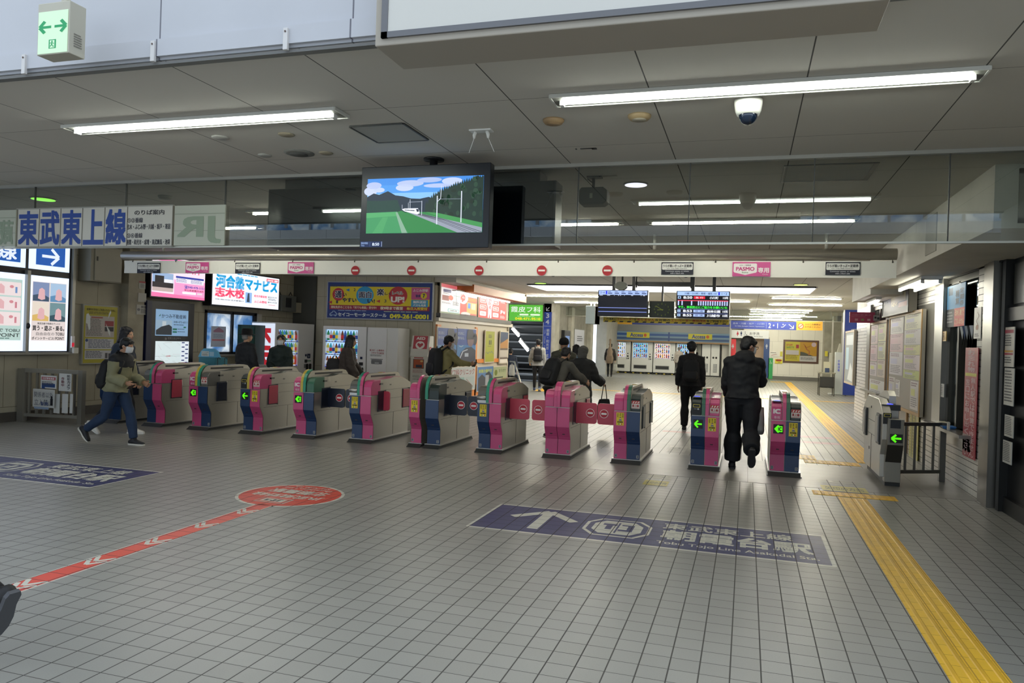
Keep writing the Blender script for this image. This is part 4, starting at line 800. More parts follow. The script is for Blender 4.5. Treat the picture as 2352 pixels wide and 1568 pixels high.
t = thing('floor_sign', 'round red floor sign with a small white logo in front of the gates', 'floor sign', (-4.37, 6.72, 0))
cx, cy, r = -4.37, 6.72, .535; p = printF(cx-r, cy+r, cx+r, cy-r, 0, 200, 200, step=.0006, base=1)
p.ell(100, 100, 100, 100, FW, 0, 40).ell(100, 100, 94, 94, FRED, 1, 40)
q = Print(p.o+p.u+p.v, -p.u, -p.v, 200, 200, step=.0006, base=1, mb=p.mb); q.n = p.n
q.rect(70, 28, 132, 66, FW, 2).rect(73, 31, 129, 63, FRED, 3).rect(78, 36, 124, 58, FW, 4).text('JM', 84, 39, 118, 55, fst('#2a2a2c'), 5, .03).text('JR武蔵野線', 28, 74, 172, 104, FW, 2, .02).text('北朝霞駅', 38, 110, 162, 146, FW, 2, .03).text('Musashino Line', 48, 154, 152, 164, FW, 2).text('Kita-Asaka Sta.', 60, 170, 140, 180, FW, 2)
p.mb.obj('film', t)
t = thing('floor_sign', 'long red floor strip with white chevrons leading to the round red sign', 'floor sign', (-4.3, 4.8, 0))
E0, E1 = Vector((-4.33, 6.24, 0)), (tz(0, 1362)-Vector((-4.33, 6.24, 0))).normalized(); E1 = E0+E1*3.6; d = E1-E0; L = d.length; sd = Vector((0, 0, 1)).cross(d.normalized())
o = E0+sd*.095; p = Print(o, d, -sd*.19, L*100, 19, step=.0006, base=1); p.n = Vector((0, 0, 1))
p.rect(0, 0, L*100, 19, FW, 0).rect(0, 1.4, L*100, 17.6, FREDL, 1)
for k in range(6):
    x = 22+k*56
    for dx in (0, 8): p.line([(x+dx, 2), (x+dx+11, 9.5), (x+dx, 17)], 3.2, FW, 2)
p.mb.obj('film', t)
TAC = FYEL
def tactile(x0, x1, y0, y1, label, bars='y'):
    m = MB(); m.box(x0, x1, y0, y1, 0, .004, TAC)
    if bars == 'y':
        n = 4; w = (x1-x0)/n
        for i in range(n): m.prism([(x0+w*(i+.3), .004), (x0+w*(i+.7), .004), (x0+w*(i+.62), .008), (x0+w*(i+.38), .008)], 'y', y0+.01, y1-.01, mat('#e6b32e', .45, vary=.2))
    else:
        n = int((x1-x0)/.07); w = (x1-x0)/n
        for i in range(n): m.box(x0+w*(i+.3), x0+w*(i+.7), y0+.03, y1-.03, .004, .007, mat('#e0ac2e', .45, vary=.2))
    return lone(m, 'tactile_strip', label, 'tactile paving', 'yellow tactile paving', base=((x0+x1)/2, (y0+y1)/2, 0))
tactile(1.03, 1.33, -2, 9.28, 'wide yellow tactile strip running towards the camera, lower right')
tactile(.78, 1.66, 9.34, 9.60, 'short yellow tactile bar at the head of the near strip', 'x')
tactile(.86, 1.62, 11.92, 12.25, 'yellow tactile bar just behind the grey gate', 'x'); tactile(.62, 1.05, 12.27, 12.75, 'square yellow tactile patch behind the right gate', 'x')
# the far strip runs at a slant to the toilets
def slant(a, b, w, label):
    a, b = Vector(a), Vector(b); d = (b-a); n = d.cross(zu).normalized()*w/2; m = MB(); m.obox((a+b)/2+zu*.003, d/2, n, zu*.003, TAC)
    for k in (-.6, -.2, .2, .6): m.obox((a+b)/2+zu*.007+n*k, d/2, n*.09, zu*.002, mat('#e6b32e', .45, vary=.2))
    return lone(m, 'tactile_strip', label, 'tactile paving', 'yellow tactile paving', base=(a+b)/2)
slant((1.78, 12.3, 0), (2.02, 41, 0), .32, 'long yellow tactile strip running from the grey gate to the toilets')
tactile(-6.2, 3.9, 26.6, 26.8, 'thin yellow tactile line crossing the hall floor', 'x'); tactile(1.2, 2.2, 40.6, 41.2, 'short yellow tactile bar before the toilet wall', 'x'); tactile(-6.8, -5.6, 24.4, 26.6, 'yellow tactile patch by the stair head', 'x')
# small worn stickers
def sticker(px0, py0, px1, py1, label, col='#a8a796', yel=True, seed=1):
    a, b = tz(px0, py1), tz(px1, py0); t = thing('floor_sticker', label, 'floor sticker', ((a.x+b.x)/2, (a.y+b.y)/2, 0)); p = printF(a.x, b.y, b.x, a.y, 0, 100, 60, step=.0006, base=4)
    p.rect(0, 0, 100, 60, fst(col), 0); rg = random.Random(seed)
    if yel: p.rect(0, 32, 100, 58, fst('#b5a93f'), 1); p.text('矢印の方向', 8, 38, 92, 52, fst('#6b6a30'), 2)
    for i in range(6): x, y = rg.uniform(5, 80), rg.uniform(3, 26); p.poly([(x, y), (x+rg.uniform(8, 20), y+2), (x+12, y+rg.uniform(3, 6)), (x+2, y+5)], fst(rg.choice(['#8c8b84', '#c2c1b4', '#7c7b74'])), 1)
    p.mb.obj('film', t)
sticker(1474, 1094, 1545, 1113, 'worn yellow and grey floor sticker before the shut pink gates', seed=1)
sticker(1890, 1108, 1975, 1126, 'worn clear floor sticker above the near yellow bar', '#8d8c80', seed=2)
sticker(125, 991, 200, 1001, 'worn pale floor sticker left of the walking boy', '#9b9c8c', False, 3)
sticker(365, 1009, 450, 1020, 'worn pale floor sticker before the third gate', '#a5a496', False, 4)
sticker(1530, 1026, 1580, 1036, 'worn pale floor sticker in the lane beside the boy in black', '#b5b4ac', False, 5)
for x0, x1, y0, y1, l, col in ((-1.5, -.7, 14.75, 15.0, 'faded pink floor mark beyond the open lane', '#a88078'), (.75, 1.62, 15.35, 15.65, 'faded pink floor mark near the grey gate, farther one', '#b98f96'), (.75, 1.68, 14.45, 14.75, 'faded pink floor mark near the grey gate, nearer one', '#b98f96')):
    t = thing('floor_sticker', l, 'floor sticker', (x0, y0, 0)); p = printF(x0, y1, x1, y0, 0, 100, 20, step=.0006, base=2); p.rect(0, 0, 100, 20, fst(col), 0); p.mb.obj('film', t)
# ================================================================ LEFT WALL
LX = -11.8
def wallsign(TL, BR, label, dw, dh, draw, x=LX+.02, e=1.0, frame='#15161c', th=.12, fw=.03, name='light_box', cat='sign', base=2, step=.0015, fx=None):
    """framed sign on a wall facing +X; TL and BR are its corners"""
    y0, z1 = TL; y1, z0 = BR; t = thing(name, label, cat, (x, (y0+y1)/2, z0)); m = MB(); m.box(x-.02, x+th, y0-fw, y1+fw, z0-fw, z1+fw, mat(frame, .4)); m.obj('frame', t, bevel=.004)
    p = printX(y0, z1, y1, z0, x+th, dw, dh, emit=e, step=step, base=base); draw(p); p.mb.obj('face', t); return t
def yz(px, py, x): q = tx(px, py, x); return q.y, q.z
# black display case with two posters and two direction signs
t = thing('display_case', 'black framed lit display case with posters on the left wall', 'display case', (LX+.05, 10, 1.16)); X = LX+.10
y1 = yz(165, 800, X)[0]; m = MB(); bk = mat('#0f1015', .35)
m.box(LX, LX+.07, 6.5, y1, 1.14, 3.2, bk); m.box(LX, LX+.13, 6.5, y1+.02, 1.13, 1.17, mat('#8d8c86', .35, .5)); m.box(LX, LX+.12, y1-.04, y1+.02, 1.17, 3.2, mat('#9a9992', .35, .5)); m.obj('casing', t)
rows = [(6.9, 7.75), (7.85, 8.75), (8.85, 9.82), (9.95, 10.80)]
ym = yz(62, 700, X)[0]; pts = [(ym+.03, yz(158, 700, X)[0]), (ym-.93, ym-.04), (ym-1.9, ym-1.0)]
for k, (a, b) in enumerate(pts):
    z1, z0 = yz(62, 630, X)[1], yz(62, 806, X)[1]-.0
    m = MB(); m.box(LX+.07, LX+.085, a, b, z0, z1, mat('#d4e4ff', .4, emit=1.25)); m.obj('lit_pane', t)
    p = printX(a+.07, z1-.1, b-.05, z0+.18, LX+.09, 240, 400, emit=.85, base=1)
    if k == 0:
        p.rect(0, 0, 240, 400, '#e3d6d3', 0)
        for (u, v, c, c2) in ((4, 4, '#7f8fb5', '#3c5068'), (124, 4, '#a8c4e0', '#5d8db5'), (4, 138, '#e6d9cb', '#d9b56a'), (124, 138, '#6f8f96', '#35505c')):
            p.rect(u, v, u+112, v+128, c, 1).poly([(u, v+128), (u, v+90), (u+60, v+75), (u+112, v+100), (u+112, v+128)], c2, 2).poly([(u+34, v+110), (u+42, v+48), (u+60, v+36), (u+80, v+50), (u+84, v+112), (u+60, v+120)], '#dfb0b4', 3)
        p.text('東武沿線で特典をゲット!?', 40, 276, 200, 290, '#2a2a2e', 2).text('買う・遊ぶ・乗る。', 8, 296, 232, 332, '#1b1b1f', 2, .03).text('自由自在の', 34, 342, 160, 364, '#2a2a2e', 2, .0).text('TOBU', 168, 342, 232, 364, '#2a2a2e', 2, .02).text('ポイントサービス!', 4, 374, 160, 394, '#1b1b1f', 2, .02).text('POINT', 168, 374, 232, 394, '#2a2a2e', 2, .02)
    else:
        p.rect(0, 0, 240, 400, '#b9d2cc', 0)
        for i in range(3): p.rrect(6, 20+i*98, 234, 108+i*98, 8, '#ecdcdc', 1).poly([(90, 95+i*98), (98, 50+i*98), (120, 34+i*98), (140, 52+i*98), (140, 98+i*98)], '#dfb0b4', 2).ell(180, 50+i*98, 12, 10, '#cf8a92', 2, 12).rect(200, 50+i*98, 212, 90+i*98, '#c9828e' if i else '#6a8fc0', 2).rect(56, 56+i*98, 74, 82+i*98, '#e8eef0', 2)
        p.text('アプリで TOBU', 20, 322, 232, 346, '#27302f', 2, .01).text('い!   POINT', 20, 354, 232, 378, '#27302f', 2, .01).lines(20, 384, 220, 396, 1, '#4a6a66')
    p.mb.obj('poster', t)
    m = MB(); m.box(LX+.07, LX+.085, a, b, 2.6, 3.12, mat('#cfe4ff', .4, emit=1.25)); m.obj('lit_pane', t)
    z1b = 3.05; p = printX(a+.12, z1b, b-.10, 2.68, LX+.09, 100, 60, emit=.9, base=1); p.rect(0, 0, 100, 60, '#1d56a8', 0)
    if k == 0: p.line([(20, 34), (76, 34)], 8, '#e4eefc', 1).line([(52, 12), (78, 34), (52, 56)], 9, '#e4eefc', 1)
    else: p.text('線' if k == 1 else '野', 30, 6, 90, 56, '#e4eefc', 1, .02)
    p.mb.obj('direction_sign', t)
m = MB(); m.box(LX+.07, LX+.14, ym-.035, ym+.025, 1.17, 2.56, mat('#96958f', .3, .7)); m.ball((LX+.15, ym, 1.62), .02, .03, .05, BLACK, 8, 6); m.obj('latch_post', t)
m = MB(); m.box(LX+.13, LX+.16, y1-.06, y1, 1.25, 1.46, mat('#e6e2e0', .4)); m.box(LX+.13, LX+.165, y1-.055, y1-.01, 1.27, 1.34, mat('#d4203a', .4, emit=.6)); m.box(LX+.12, LX+.17, y1-.02, y1+.08, 1.15, 1.25, mat('#e0ddd2', .5)); m.obj('switch', t)
# wall cabinet
t = thing('wall_cabinet', 'large grey steel cabinet high on the left wall right of the display case', 'cabinet', (LX+.2, 11.5, 2.4)); cb = mat('#8a8677', .5)
(ya, za), (yb, zb) = yz(218, 572, LX+.3), yz(278, 654, LX+.3)
m = MB(); m.box(LX, LX+.3, ya-.08, yb, 2.48, 3.15, cb); m.obj('body', t, bevel=.006); m = MB(); m.box(LX+.3, LX+.315, ya+.0, yb-.01, 2.5, 3.13, mat('#918d7e', .45)); m.obj('door', t, bevel=.004); m = MB(); m.box(LX+.315, LX+.325, ya+.04, ya+.065, 2.86, 2.94, BLACK); m.obj('latch', t)
# yellow framed notice
def dry(p):
    p.rect(0, 0, 440, 750, '#a79d24', 0).text('駅構内を安全にご利用いただくために', 30, 30, 410, 62, '#2b2a1a', 1, .01).lines(60, 75, 380, 110, 3, '#4a471f').rect(20, 130, 400, 410, '#b1aaa4', 1).rect(90, 140, 240, 160, '#9a5a50', 2).rect(270, 190, 390, 260, '#8f2f36', 2).rect(270, 270, 390, 330, '#23222a', 2).lines(30, 170, 240, 400, 12, '#5d5a58')
    p.rect(20, 430, 400, 570, '#c2c3c6', 1).ell(40, 452, 18, 20, '#24447c', 2).lines(60, 440, 390, 560, 7, '#3d4a68').rect(20, 585, 400, 700, '#b9bac0', 1).lines(30, 595, 270, 690, 5, '#3f4048').rect(285, 620, 320, 690, '#4a4a50', 2).rect(330, 625, 370, 695, '#33333a', 2)
    for pts in ([(25, 110), (50, 100), (75, 140), (80, 300), (62, 320), (40, 235), (20, 225)], [(280, 220), (300, 260), (345, 330), (345, 400), (315, 340)], [(320, 90), (345, 40), (350, 80), (310, 160)]): p.poly(pts, '#d4d8d8', 3)
wallsign(yz(194, 701, LX+.06), yz(266, 832, LX+.06), 'yellow and grey framed safety notice on the left wall behind the gates', 440, 750, dry, x=LX+.02, e=0, frame='#93928a', th=.04, fw=.025, name='framed_notice', cat='notice')
# stickers on the pilaster
for i, (a, b, c, d, l) in enumerate(((320, 645, 334, 664, 'small white notice with red top edge on the left concrete pillar'), (318, 672, 336, 694, 'blank white square sheet on the left concrete pillar'), (314, 699, 338, 723, 'white notice with small print, lowest on the left concrete pillar'))):
    q0, q1 = tx(a, b, LX+.19), tx(c, d, LX+.19); t = thing('notice', l, 'notice', (LX+.19, q0.y, q1.z)); m = MB(); m.box(LX+.18, LX+.188, q0.y, q1.y, q1.z, q0.z, mat('#b5b4ac', .5)); m.obj('sheet', t)
    p = printX(q0.y, q0.z, q1.y, q1.z, LX+.188, 100, 100)
    if i == 0: p.rect(0, 0, 100, 22, '#a8383c', 1).lines(20, 35, 90, 92, 5)
    if i == 2: p.text('禁煙', 40, 10, 92, 34, '#55555a', 2).ell(20, 50, 14, 14, '#77777a', 1).lines(40, 45, 94, 90, 4)
    p.mb.obj('print', t)
# dark frame around the hospital sign and the map
t = thing('map_board', 'tall dark blue information board with lit map on the left wall', 'information board', (LX+.1, 13.4, 0)); X = LX+.2
(ya, _), (yb, _) = yz(345, 800, X), yz(440, 800, X); m = MB(); m.box(LX, X, ya, yb+.05, .3, yz(345, 690, X)[1], mat('#191b22', .35)); m.box(LX, X+.02, ya-.14, ya, .0, yz(345, 690, X)[1], mat('#12183a', .4)); m.obj('casing', t, bevel=.004)
q0, q1 = yz(358, 709, X), yz(431, 772, X); p = printX(q0[0], q0[1], q1[0], q1[1], X, 350, 290, emit=.62, base=1)
p.rect(0, 0, 350, 290, '#8fb4d8', 0).text('かつみ不動産㈱', 60, 48, 325, 95, '#22324a', 1, .01).poly([(30, 78), (52, 50), (48, 74)], '#2c6a5a', 1).rect(6, 118, 172, 280, '#9db9cf', 1).poly([(70, 130), (110, 130), (110, 210), (70, 210)], '#c9d5dc', 2).poly([(6, 230), (60, 190), (140, 165), (172, 190), (172, 280), (6, 280)], '#2c3238', 3).text('048-473-6011', 190, 122, 340, 144, '#33485a', 1, .01)
p.rect(182, 205, 228, 224, '#1d6a54', 1).rect(182, 236, 228, 254, '#1d6a54', 1).rect(300, 182, 326, 198, '#1d6a54', 1).lines(190, 160, 330, 176, 1, '#33485a').lines(234, 208, 330, 222, 1, '#33485a').lines(234, 238, 340, 252, 1, '#33485a'); p.mb.obj('advert_pane', t)
q0, q1 = yz(357, 783, X), yz(432, 838, X); p = printX(q0[0], q0[1], q1[0], q1[1], X, 360, 260, emit=.85, base=1); p.rect(0, 0, 360, 260, '#d4e2e4', 0).rect(272, 0, 360, 260, '#dfe6ee', 1); rg = random.Random(3)
for i in range(16): x, y = rg.uniform(5, 250), rg.uniform(5, 240); p.line([(x, y), (min(265, x+rg.uniform(20, 90)), min(255, y+rg.uniform(-10, 60)))], 1.6, rg.choice(['#9fb6b8', '#b9a3a8', '#a9b9a8']), 1)
p.rect(0, 158, 270, 161, '#a4aeb0', 2); [p.rect(280+40*(i % 2), 8+i*24, 312+40*(i % 2), 20+i*24, '#2a3766', 2) for i in range(10)]; p.text('北朝霞', 110, 150, 160, 166, '#b06a72', 2); p.mb.obj('map_pane', t)
m = MB(); m.ball((X+.002, (ya+yb)/2-.18, yz(378, 778, X)[1]), .005, .03, .03, mat('#8b8b8c', .4), 12, 6); m.obj('badge', t)
p = printX(yz(385, 774, X)[0], yz(385, 774, X)[1], yz(415, 774, X)[0], yz(415, 781, X)[1], X, 100, 20, base=1); p.text('朝霞市周辺案内', 0, 1, 100, 12, '#8f9094', 1); p.lines(0, 14, 90, 20, 1, '#6f7074'); p.mb.obj('lettering', t)
def drp(p):
    p.rect(0, 0, 560, 470, '#f0dbe8', 0).rect(225, 250, 560, 470, '#f09ac8', 1).poly([(0, 420), (560, 440), (560, 470), (0, 470)], '#ef74a8', 2).text('牧田産婦人科', 60, 70, 500, 165, '#e24a72', 2, .03).rect(5, 190, 215, 405, '#8fa9cc', 1).rect(30, 225, 120, 300, '#1f1d22', 2).rect(120, 260, 210, 300, '#e4e6ec', 3).rect(5, 300, 215, 360, '#2a2528', 2).rect(5, 360, 215, 405, '#bba8a4', 2)
    p.rect(240, 205, 545, 228, '#2a3c9a', 2).rect(240, 228, 545, 285, '#e8e4ee', 2).lines(245, 234, 370, 280, 4, '#5d6a9a', 3).lines(400, 234, 540, 280, 4, '#5d6a9a', 3).text('☎048-478-1151', 330, 305, 550, 345, '#2a44a0', 3, .02).text('埼玉県朝霞市本町', 330, 352, 550, 376, '#a02a50', 3).rrect(312, 385, 460, 412, 5, '#f4f0ee', 3).rect(475, 388, 530, 408, '#dcd4d8', 3).rect(60, 10, 340, 50, '#ef6fae', 1).rect(220, 12, 250, 50, '#26357c', 2)
X = LX+.22; wallsign(yz(350, 585, X), yz(469, 690, X), 'pink lit clinic advertisement high on the left wall', 560, 470, drp, x=LX+.05, th=.17, frame='#101018')
def drk(p):
    p.rect(0, 0, 710, 390, '#eef3fb', 0).text('河合塾マナビス', 30, 40, 690, 190, '#149ad4', 1, .05).text('志木校', 24, 185, 320, 300, '#e8476a', 1, .05).rect(330, 215, 400, 340, '#8fb4e4', 1).poly([(345, 330), (355, 225), (372, 222), (378, 330)], '#3b4a58', 2).text('和光市駅前校', 424, 232, 570, 262, '#e8476a', 1, .03).text('ふじみ野校', 424, 298, 570, 330, '#e8476a', 1, .03)
    p.text('☎048-450-3407', 580, 236, 690, 252, '#3c444e', 1).text('☎049-278-2008', 580, 300, 690, 316, '#3c444e', 1).rect(560, 18, 700, 55, '#d84458', 1).text('夏期体験', 568, 26, 640, 48, '#fbeff0', 2, .02).rect(650, 26, 692, 48, '#f4e4e6', 2).text('048-486-0100 志木駅東口', 30, 318, 310, 334, '#5a5f68', 1).lines(590, 340, 690, 352, 1, '#d86a7a').lines(240, 10, 520, 34, 1, '#3aa0cc').lines(585, 262, 690, 290, 2, '#666a72')
X = LX+.25; wallsign(yz(489, 618, X), yz(639, 711, X), 'large lit cram school advertisement with blue and red characters, left wall', 710, 390, drk, x=LX+.05, th=.2, frame='#121318')
# electric boxes
t = thing('meter_box', 'grey switch box with dark window right of the cram school advertisement', 'electric box', (LX+.2, 17.9, 2.3)); X = LX+.26
(ya, z1), (yb, z0) = yz(648, 677, X), yz(680, 716, X); m = MB(); m.box(LX, X, ya, yb, z0, z1, mat('#5f625e', .5)); m.obj('body', t, bevel=.008); m = MB(); m.box(X, X+.01, ya+.18, ya+.42, z0+.1, z1-.06, mat('#15171e', .3)); m.obj('window', t)
m = MB(); m.box(LX, X, yb, yb+.45, z0-.02, z1-.16, mat('#a09a86', .5)); m.obj('side_box', t, bevel=.006)
m = MB(); m.tube([(X-.1, ya+.1, z1), (X-.1, ya+.0, z1+.1), (X-.1, ya-.1, z1+.3)], .012, BLACK, 6); m.tube([(X-.1, ya+.45, z1), (X-.08, ya+.5, z1+.1), (X-.1, ya+.6, z1+.02)], .012, BLACK, 6); m.obj('cable', t)
# big yellow and blue driving school sign on the back wall
def printed(px0, py0, px1, py1, y, label, dw, dh, draw, e=0, frame='#a3a8ac', th=.06, fw=.02, name='advert_board', cat='sign', base=2, fm=.25):
    a, b = ty(px0, py0, y), ty(px1, py1, y); t = thing(name, label, cat, ((a.x+b.x)/2, y, b.z)); m = MB(); m.box(a.x-fw, b.x+fw, y, y+th, b.z-fw, a.z+fw, mat(frame, .35, fm)); m.obj('frame', t, bevel=.004)
    p = printY(a.x, a.z, b.x, b.z, y, dw, dh, emit=e, base=base, step=.0015); draw(p); p.mb.obj('face', t); return t
def drs(p):
    p.rect(0, 0, 1120, 400, '#223c86', 0).rect(25, 45, 1095, 255, '#e9d223', 1).text('運転免許のことなら', 30, 22, 220, 52, '#3d4a6a', 2, .01)
    p.ell(118, 135, 65, 72, '#c22f3c', 2).ell(410, 140, 95, 98, '#2a9fd4', 2).ell(765, 140, 98, 100, '#c22f3c', 2)
    p.text('通', 78, 92, 160, 178, '#f4f0e4', 3, .09).text('通', 82, 96, 156, 174, '#16234e', 4, .03).text('い', 170, 120, 210, 158, '#16234e', 4, .03).text('やすい', 165, 172, 320, 222, '#16234e', 4, .04)
    p.text('面白', 338, 95, 486, 175, '#f4f0e4', 3, .08).text('面白', 342, 99, 482, 171, '#16234e', 4, .03).text('い!', 440, 185, 520, 228, '#16234e', 4, .03).text('楽', 535, 62, 620, 145, '#f4f0e4', 3, .08).text('楽', 540, 66, 615, 141, '#16234e', 4, .03).text('しく', 625, 105, 690, 135, '#16234e', 4, .03)
    p.text('レベル', 700, 90, 820, 132, '#f4f0e4', 3, .1).text('レベル', 704, 93, 816, 129, '#16234e', 4, .02).text('UP!', 690, 150, 835, 215, '#f6f2ea', 4, .05)
    for x, y, n, c in ((200, 75, '2', '#2a86c4'), (535, 195, '3', '#c22f3c'), (10, 215, '1', '#c22f3c')): p.poly([(x, y+10), (x+40, y-8), (x+40, y+28)], c, 3).text(n, x+86, y-10, x+108, y+22, '#46464a', 3)
    p.rrect(905, 50, 1095, 180, 8, '#cf5a92', 3).text('ふじみ野駅', 920, 66, 1080, 96, '#f4e8ee', 4, .02).ell(1035, 138, 32, 34, '#e9d223', 4).text('徒歩', 950, 124, 1000, 156, '#2a3a7a', 5, .04).text('7', 1024, 116, 1046, 160, '#1d2f6e', 5, .04).rect(905, 185, 1080, 262, '#3a9cc8', 3).text('無料送迎', 925, 192, 1060, 222, '#eef4f4', 4, .03).text('バスも充実', 925, 228, 1060, 256, '#eef4f4', 4, .03)
    p.rect(25, 255, 1095, 305, '#a32845', 2).text('運転免許のことなら「何でも相談」受付中!', 40, 264, 540, 294, '#f0e2c8', 3, .02).text('夜9時まで教習', 580, 262, 820, 298, '#f4ead4', 3, .04).text('毎日入所受付', 860, 264, 1075, 296, '#f0dc3a', 3, .04)
    p.text('セイコーモータースクール', 120, 338, 650, 382, '#dfe8ea', 2, .04).text('049-261-0001', 685, 342, 1090, 392, '#efe83c', 2, .05).poly([(25, 375), (30, 350), (50, 340), (62, 322), (84, 322), (100, 342), (112, 350), (112, 372)], '#9fb8d8', 2).poly([(36, 366), (40, 354), (56, 348), (66, 330), (82, 330), (94, 350), (104, 356), (104, 366)], '#223c86', 3).ell(45, 374, 10, 10, '#9fb8d8', 4).ell(93, 374, 10, 10, '#9fb8d8', 4)
    p.lines(120, 312, 520, 326, 1, '#b8c8dc').lines(620, 314, 1080, 330, 1, '#c8d0a8')
printed(754, 648, 991, 735, 17.94, 'wide yellow and blue driving school board on the back wall', 1120, 400, drs, fw=.03)
# wire and AED cabinet, notice
t = thing('notice', 'small white notice on the back wall left of the heart cabinet', 'notice', (-7.9, 17.98, 1.3)); a, b = ty(919, 795, 17.98), ty(945, 821, 17.98); m = MB(); m.box(a.x, b.x, 17.98, 17.99, b.z, a.z, mat('#c4c2b8', .5)); m.obj('sheet', t); p = printY(a.x, a.z, b.x, b.z, 17.98, 100, 100); p.lines(15, 30, 90, 70, 4, '#6a6a68'); p.mb.obj('print', t)
Y = 17.2; a, b = ty(943, 770, Y), ty(983, 900, Y); t = thing('aed_cabinet', 'white emergency heart cabinet with red sign against the back wall', 'cabinet', ((a.x+b.x)/2, Y, 0)); wb = mat('#c9c6ba', .45)
m = MB(); m.box(a.x+.02, b.x-.02, Y+.0, Y+.4, 0, ty(950, 818, Y).z, wb); m.prism([(Y, ty(950, 818, Y).z), (Y+.35, ty(950, 818, Y).z), (Y+.35, a.z), (Y+.12, a.z)], 'x', a.x, b.x-.04, mat('#d2cfc4', .45)); m.obj('body', t, bevel=.01)
zt = ty(950, 818, Y).z; p = Print((a.x+.05, Y+.112, a.z-.005), (b.x-a.x-.14, 0, 0), (0, -.105, zt-a.z+.01), 130, 230); p.rect(0, 0, 130, 225, '#b9424c', 1).text('AED', 24, 12, 106, 44, '#ece4dc', 2, .04).ell(65, 104, 42, 44, '#e8e0d8', 2); p.poly([(65, 134), (38, 104), (38, 88), (50, 80), (65, 92), (80, 80), (92, 88), (92, 104)], '#b9424c', 3).lines(8, 160, 122, 220, 4, '#e0cfc8'); p.mb.obj('sign_face', t)
p = printY(a.x+.06, zt-.02, b.x-.1, .55, Y, 130, 330); p.rect(20, 0, 110, 14, '#a8484c', 1).rect(12, 24, 118, 150, '#4a3a34', 1).rect(18, 30, 112, 142, '#a8522c', 2).rect(40, 100, 100, 136, '#2a3444', 3).ell(95, 50, 14, 14, '#c9a46a', 3, 12).lines(10, 160, 120, 215, 5, '#a06a66', 1).lines(10, 240, 90, 275, 3, '#8a8a84', 1).text('AED設置', 10, 284, 100, 300, '#7a7a74', 1); p.mb.obj('window', t)
p = Print((b.x-.02+.001, Y+.05, 1.42), (0, .14, 0), (0, 0, -.6), 40, 170); p.rrect(4, 0, 36, 166, 6, '#b9323c', 1).vtext('♥AED', 8, 8, 32, 160, '#ecdcd6', 2); p.mb.obj('side_label', t)
# umbrella stand and hooks
t = thing('umbrella_stand', 'light blue and teal rental umbrella stand by the left window', 'umbrella stand', (-11.1, 13.9, 0)); X0 = -11.35
a, b = ty(457, 800, 13.8), ty(495, 835, 13.8); m = MB(); m.box(a.x, b.x, 13.8, 14.2, 0, ty(470, 820, 13.8).z, mat('#1f7486', .5)); m.obj('bin', t, bevel=.01)
m = MB(); zz = ty(470, 820, 13.8).z; m.prism([(a.x-.05, zz), (a.x+.02, zz+.13), (a.x+.1, zz+.19), (b.x-.1, zz+.19), (b.x-.0, zz+.13), (b.x+.06, zz)], 'y', 13.84, 13.9, mat('#5fb0d4', .5)); m.obj('sign_board', t)
p = printY(a.x+.04, zz+.13, b.x-.08, zz+.02, 13.84, 100, 50); p.rect(0, 0, 60, 50, '#d6dad2', 1).text('アイカサ', 4, 6, 56, 20, '#3a7a8a', 2).lines(6, 26, 56, 46, 3).rect(64, 4, 100, 46, '#a8cfe2', 1); p.mb.obj('notice', t)
def umbrella(x, y, z, label, group):
    t = thing('umbrella', label, 'umbrella', (x, y, z), group=group); m = MB(); m.tube([(x, y, z-.2), (x, y, z+.01)], .006, BLACK, 6); m.tube([(x, y, z-.75), (x, y, z-.7), (x, y, z-.25), (x, y, z-.18)], [.008, .02, .028, .01], mat('#14151a', .7), 8); m.obj('canopy', t)
    m = MB(); m.tube([(x+.03-.03*math.cos(k*.45), y, z+.01+.035*math.sin(k*.45)) for k in range(8)], .008, BLACK, 6); m.obj('handle', t)
for i in range(6): umbrella(a.x+.05+i*.055, 13.98, zz+.03, 'black umbrella hanging in the light blue rental stand', 'umbrellas in the rental stand')
c = ty(504, 833, 13.2); umbrella(ty(500, 830, 13.7).x+.0, 13.7, ty(500, 826, 13.7).z, 'black curved umbrella handle standing alone right of the rental stand, left one', None); umbrella(ty(516, 830, 13.7).x, 13.7, ty(516, 826, 13.7).z, 'black curved umbrella handle standing alone right of the rental stand, right one', None)
q = ty(508, 830, 13.7); t2 = thing('umbrella_rack', 'slim dark rack holding two umbrellas right of the light blue stand', 'umbrella stand', (q.x, 13.7, 0)); m = MB(); m.box(q.x-.14, q.x+.14, 13.6, 13.8, 0, q.z-.16, mat('#2a2f36', .5)); m.obj('bin', t2)
t = thing('counter', 'low pale counter below the left window behind the gates', 'counter', (-11.2, 14.9, 0)); m = MB(); m.box(-11.55, -10.7, 14.3, 15.5, .82, .88, mat('#9b9a90', .5)); m.obj('top', t); m = MB(); m.box(-11.5, -10.75, 14.35, 15.45, 0, .82, mat('#55616e', .6)); m.obj('body', t)
# green cabinet beside the red lettered machine
a, b = ty(546, 745, 15.6), ty(583, 860, 15.6); t = thing('locker', 'dark green steel cabinet behind the man in the hat', 'cabinet', ((a.x+b.x)/2, 15.8, 0)); m = MB(); m.box(a.x, b.x, 15.6, 16.0, 0, a.z, mat('#16382f', .4)); m.obj('body', t, bevel=.008); m = MB(); m.box(a.x+.02, b.x-.02, 15.588, 15.6, .1, a.z-.04, mat('#1a4236', .35)); m.obj('door', t)
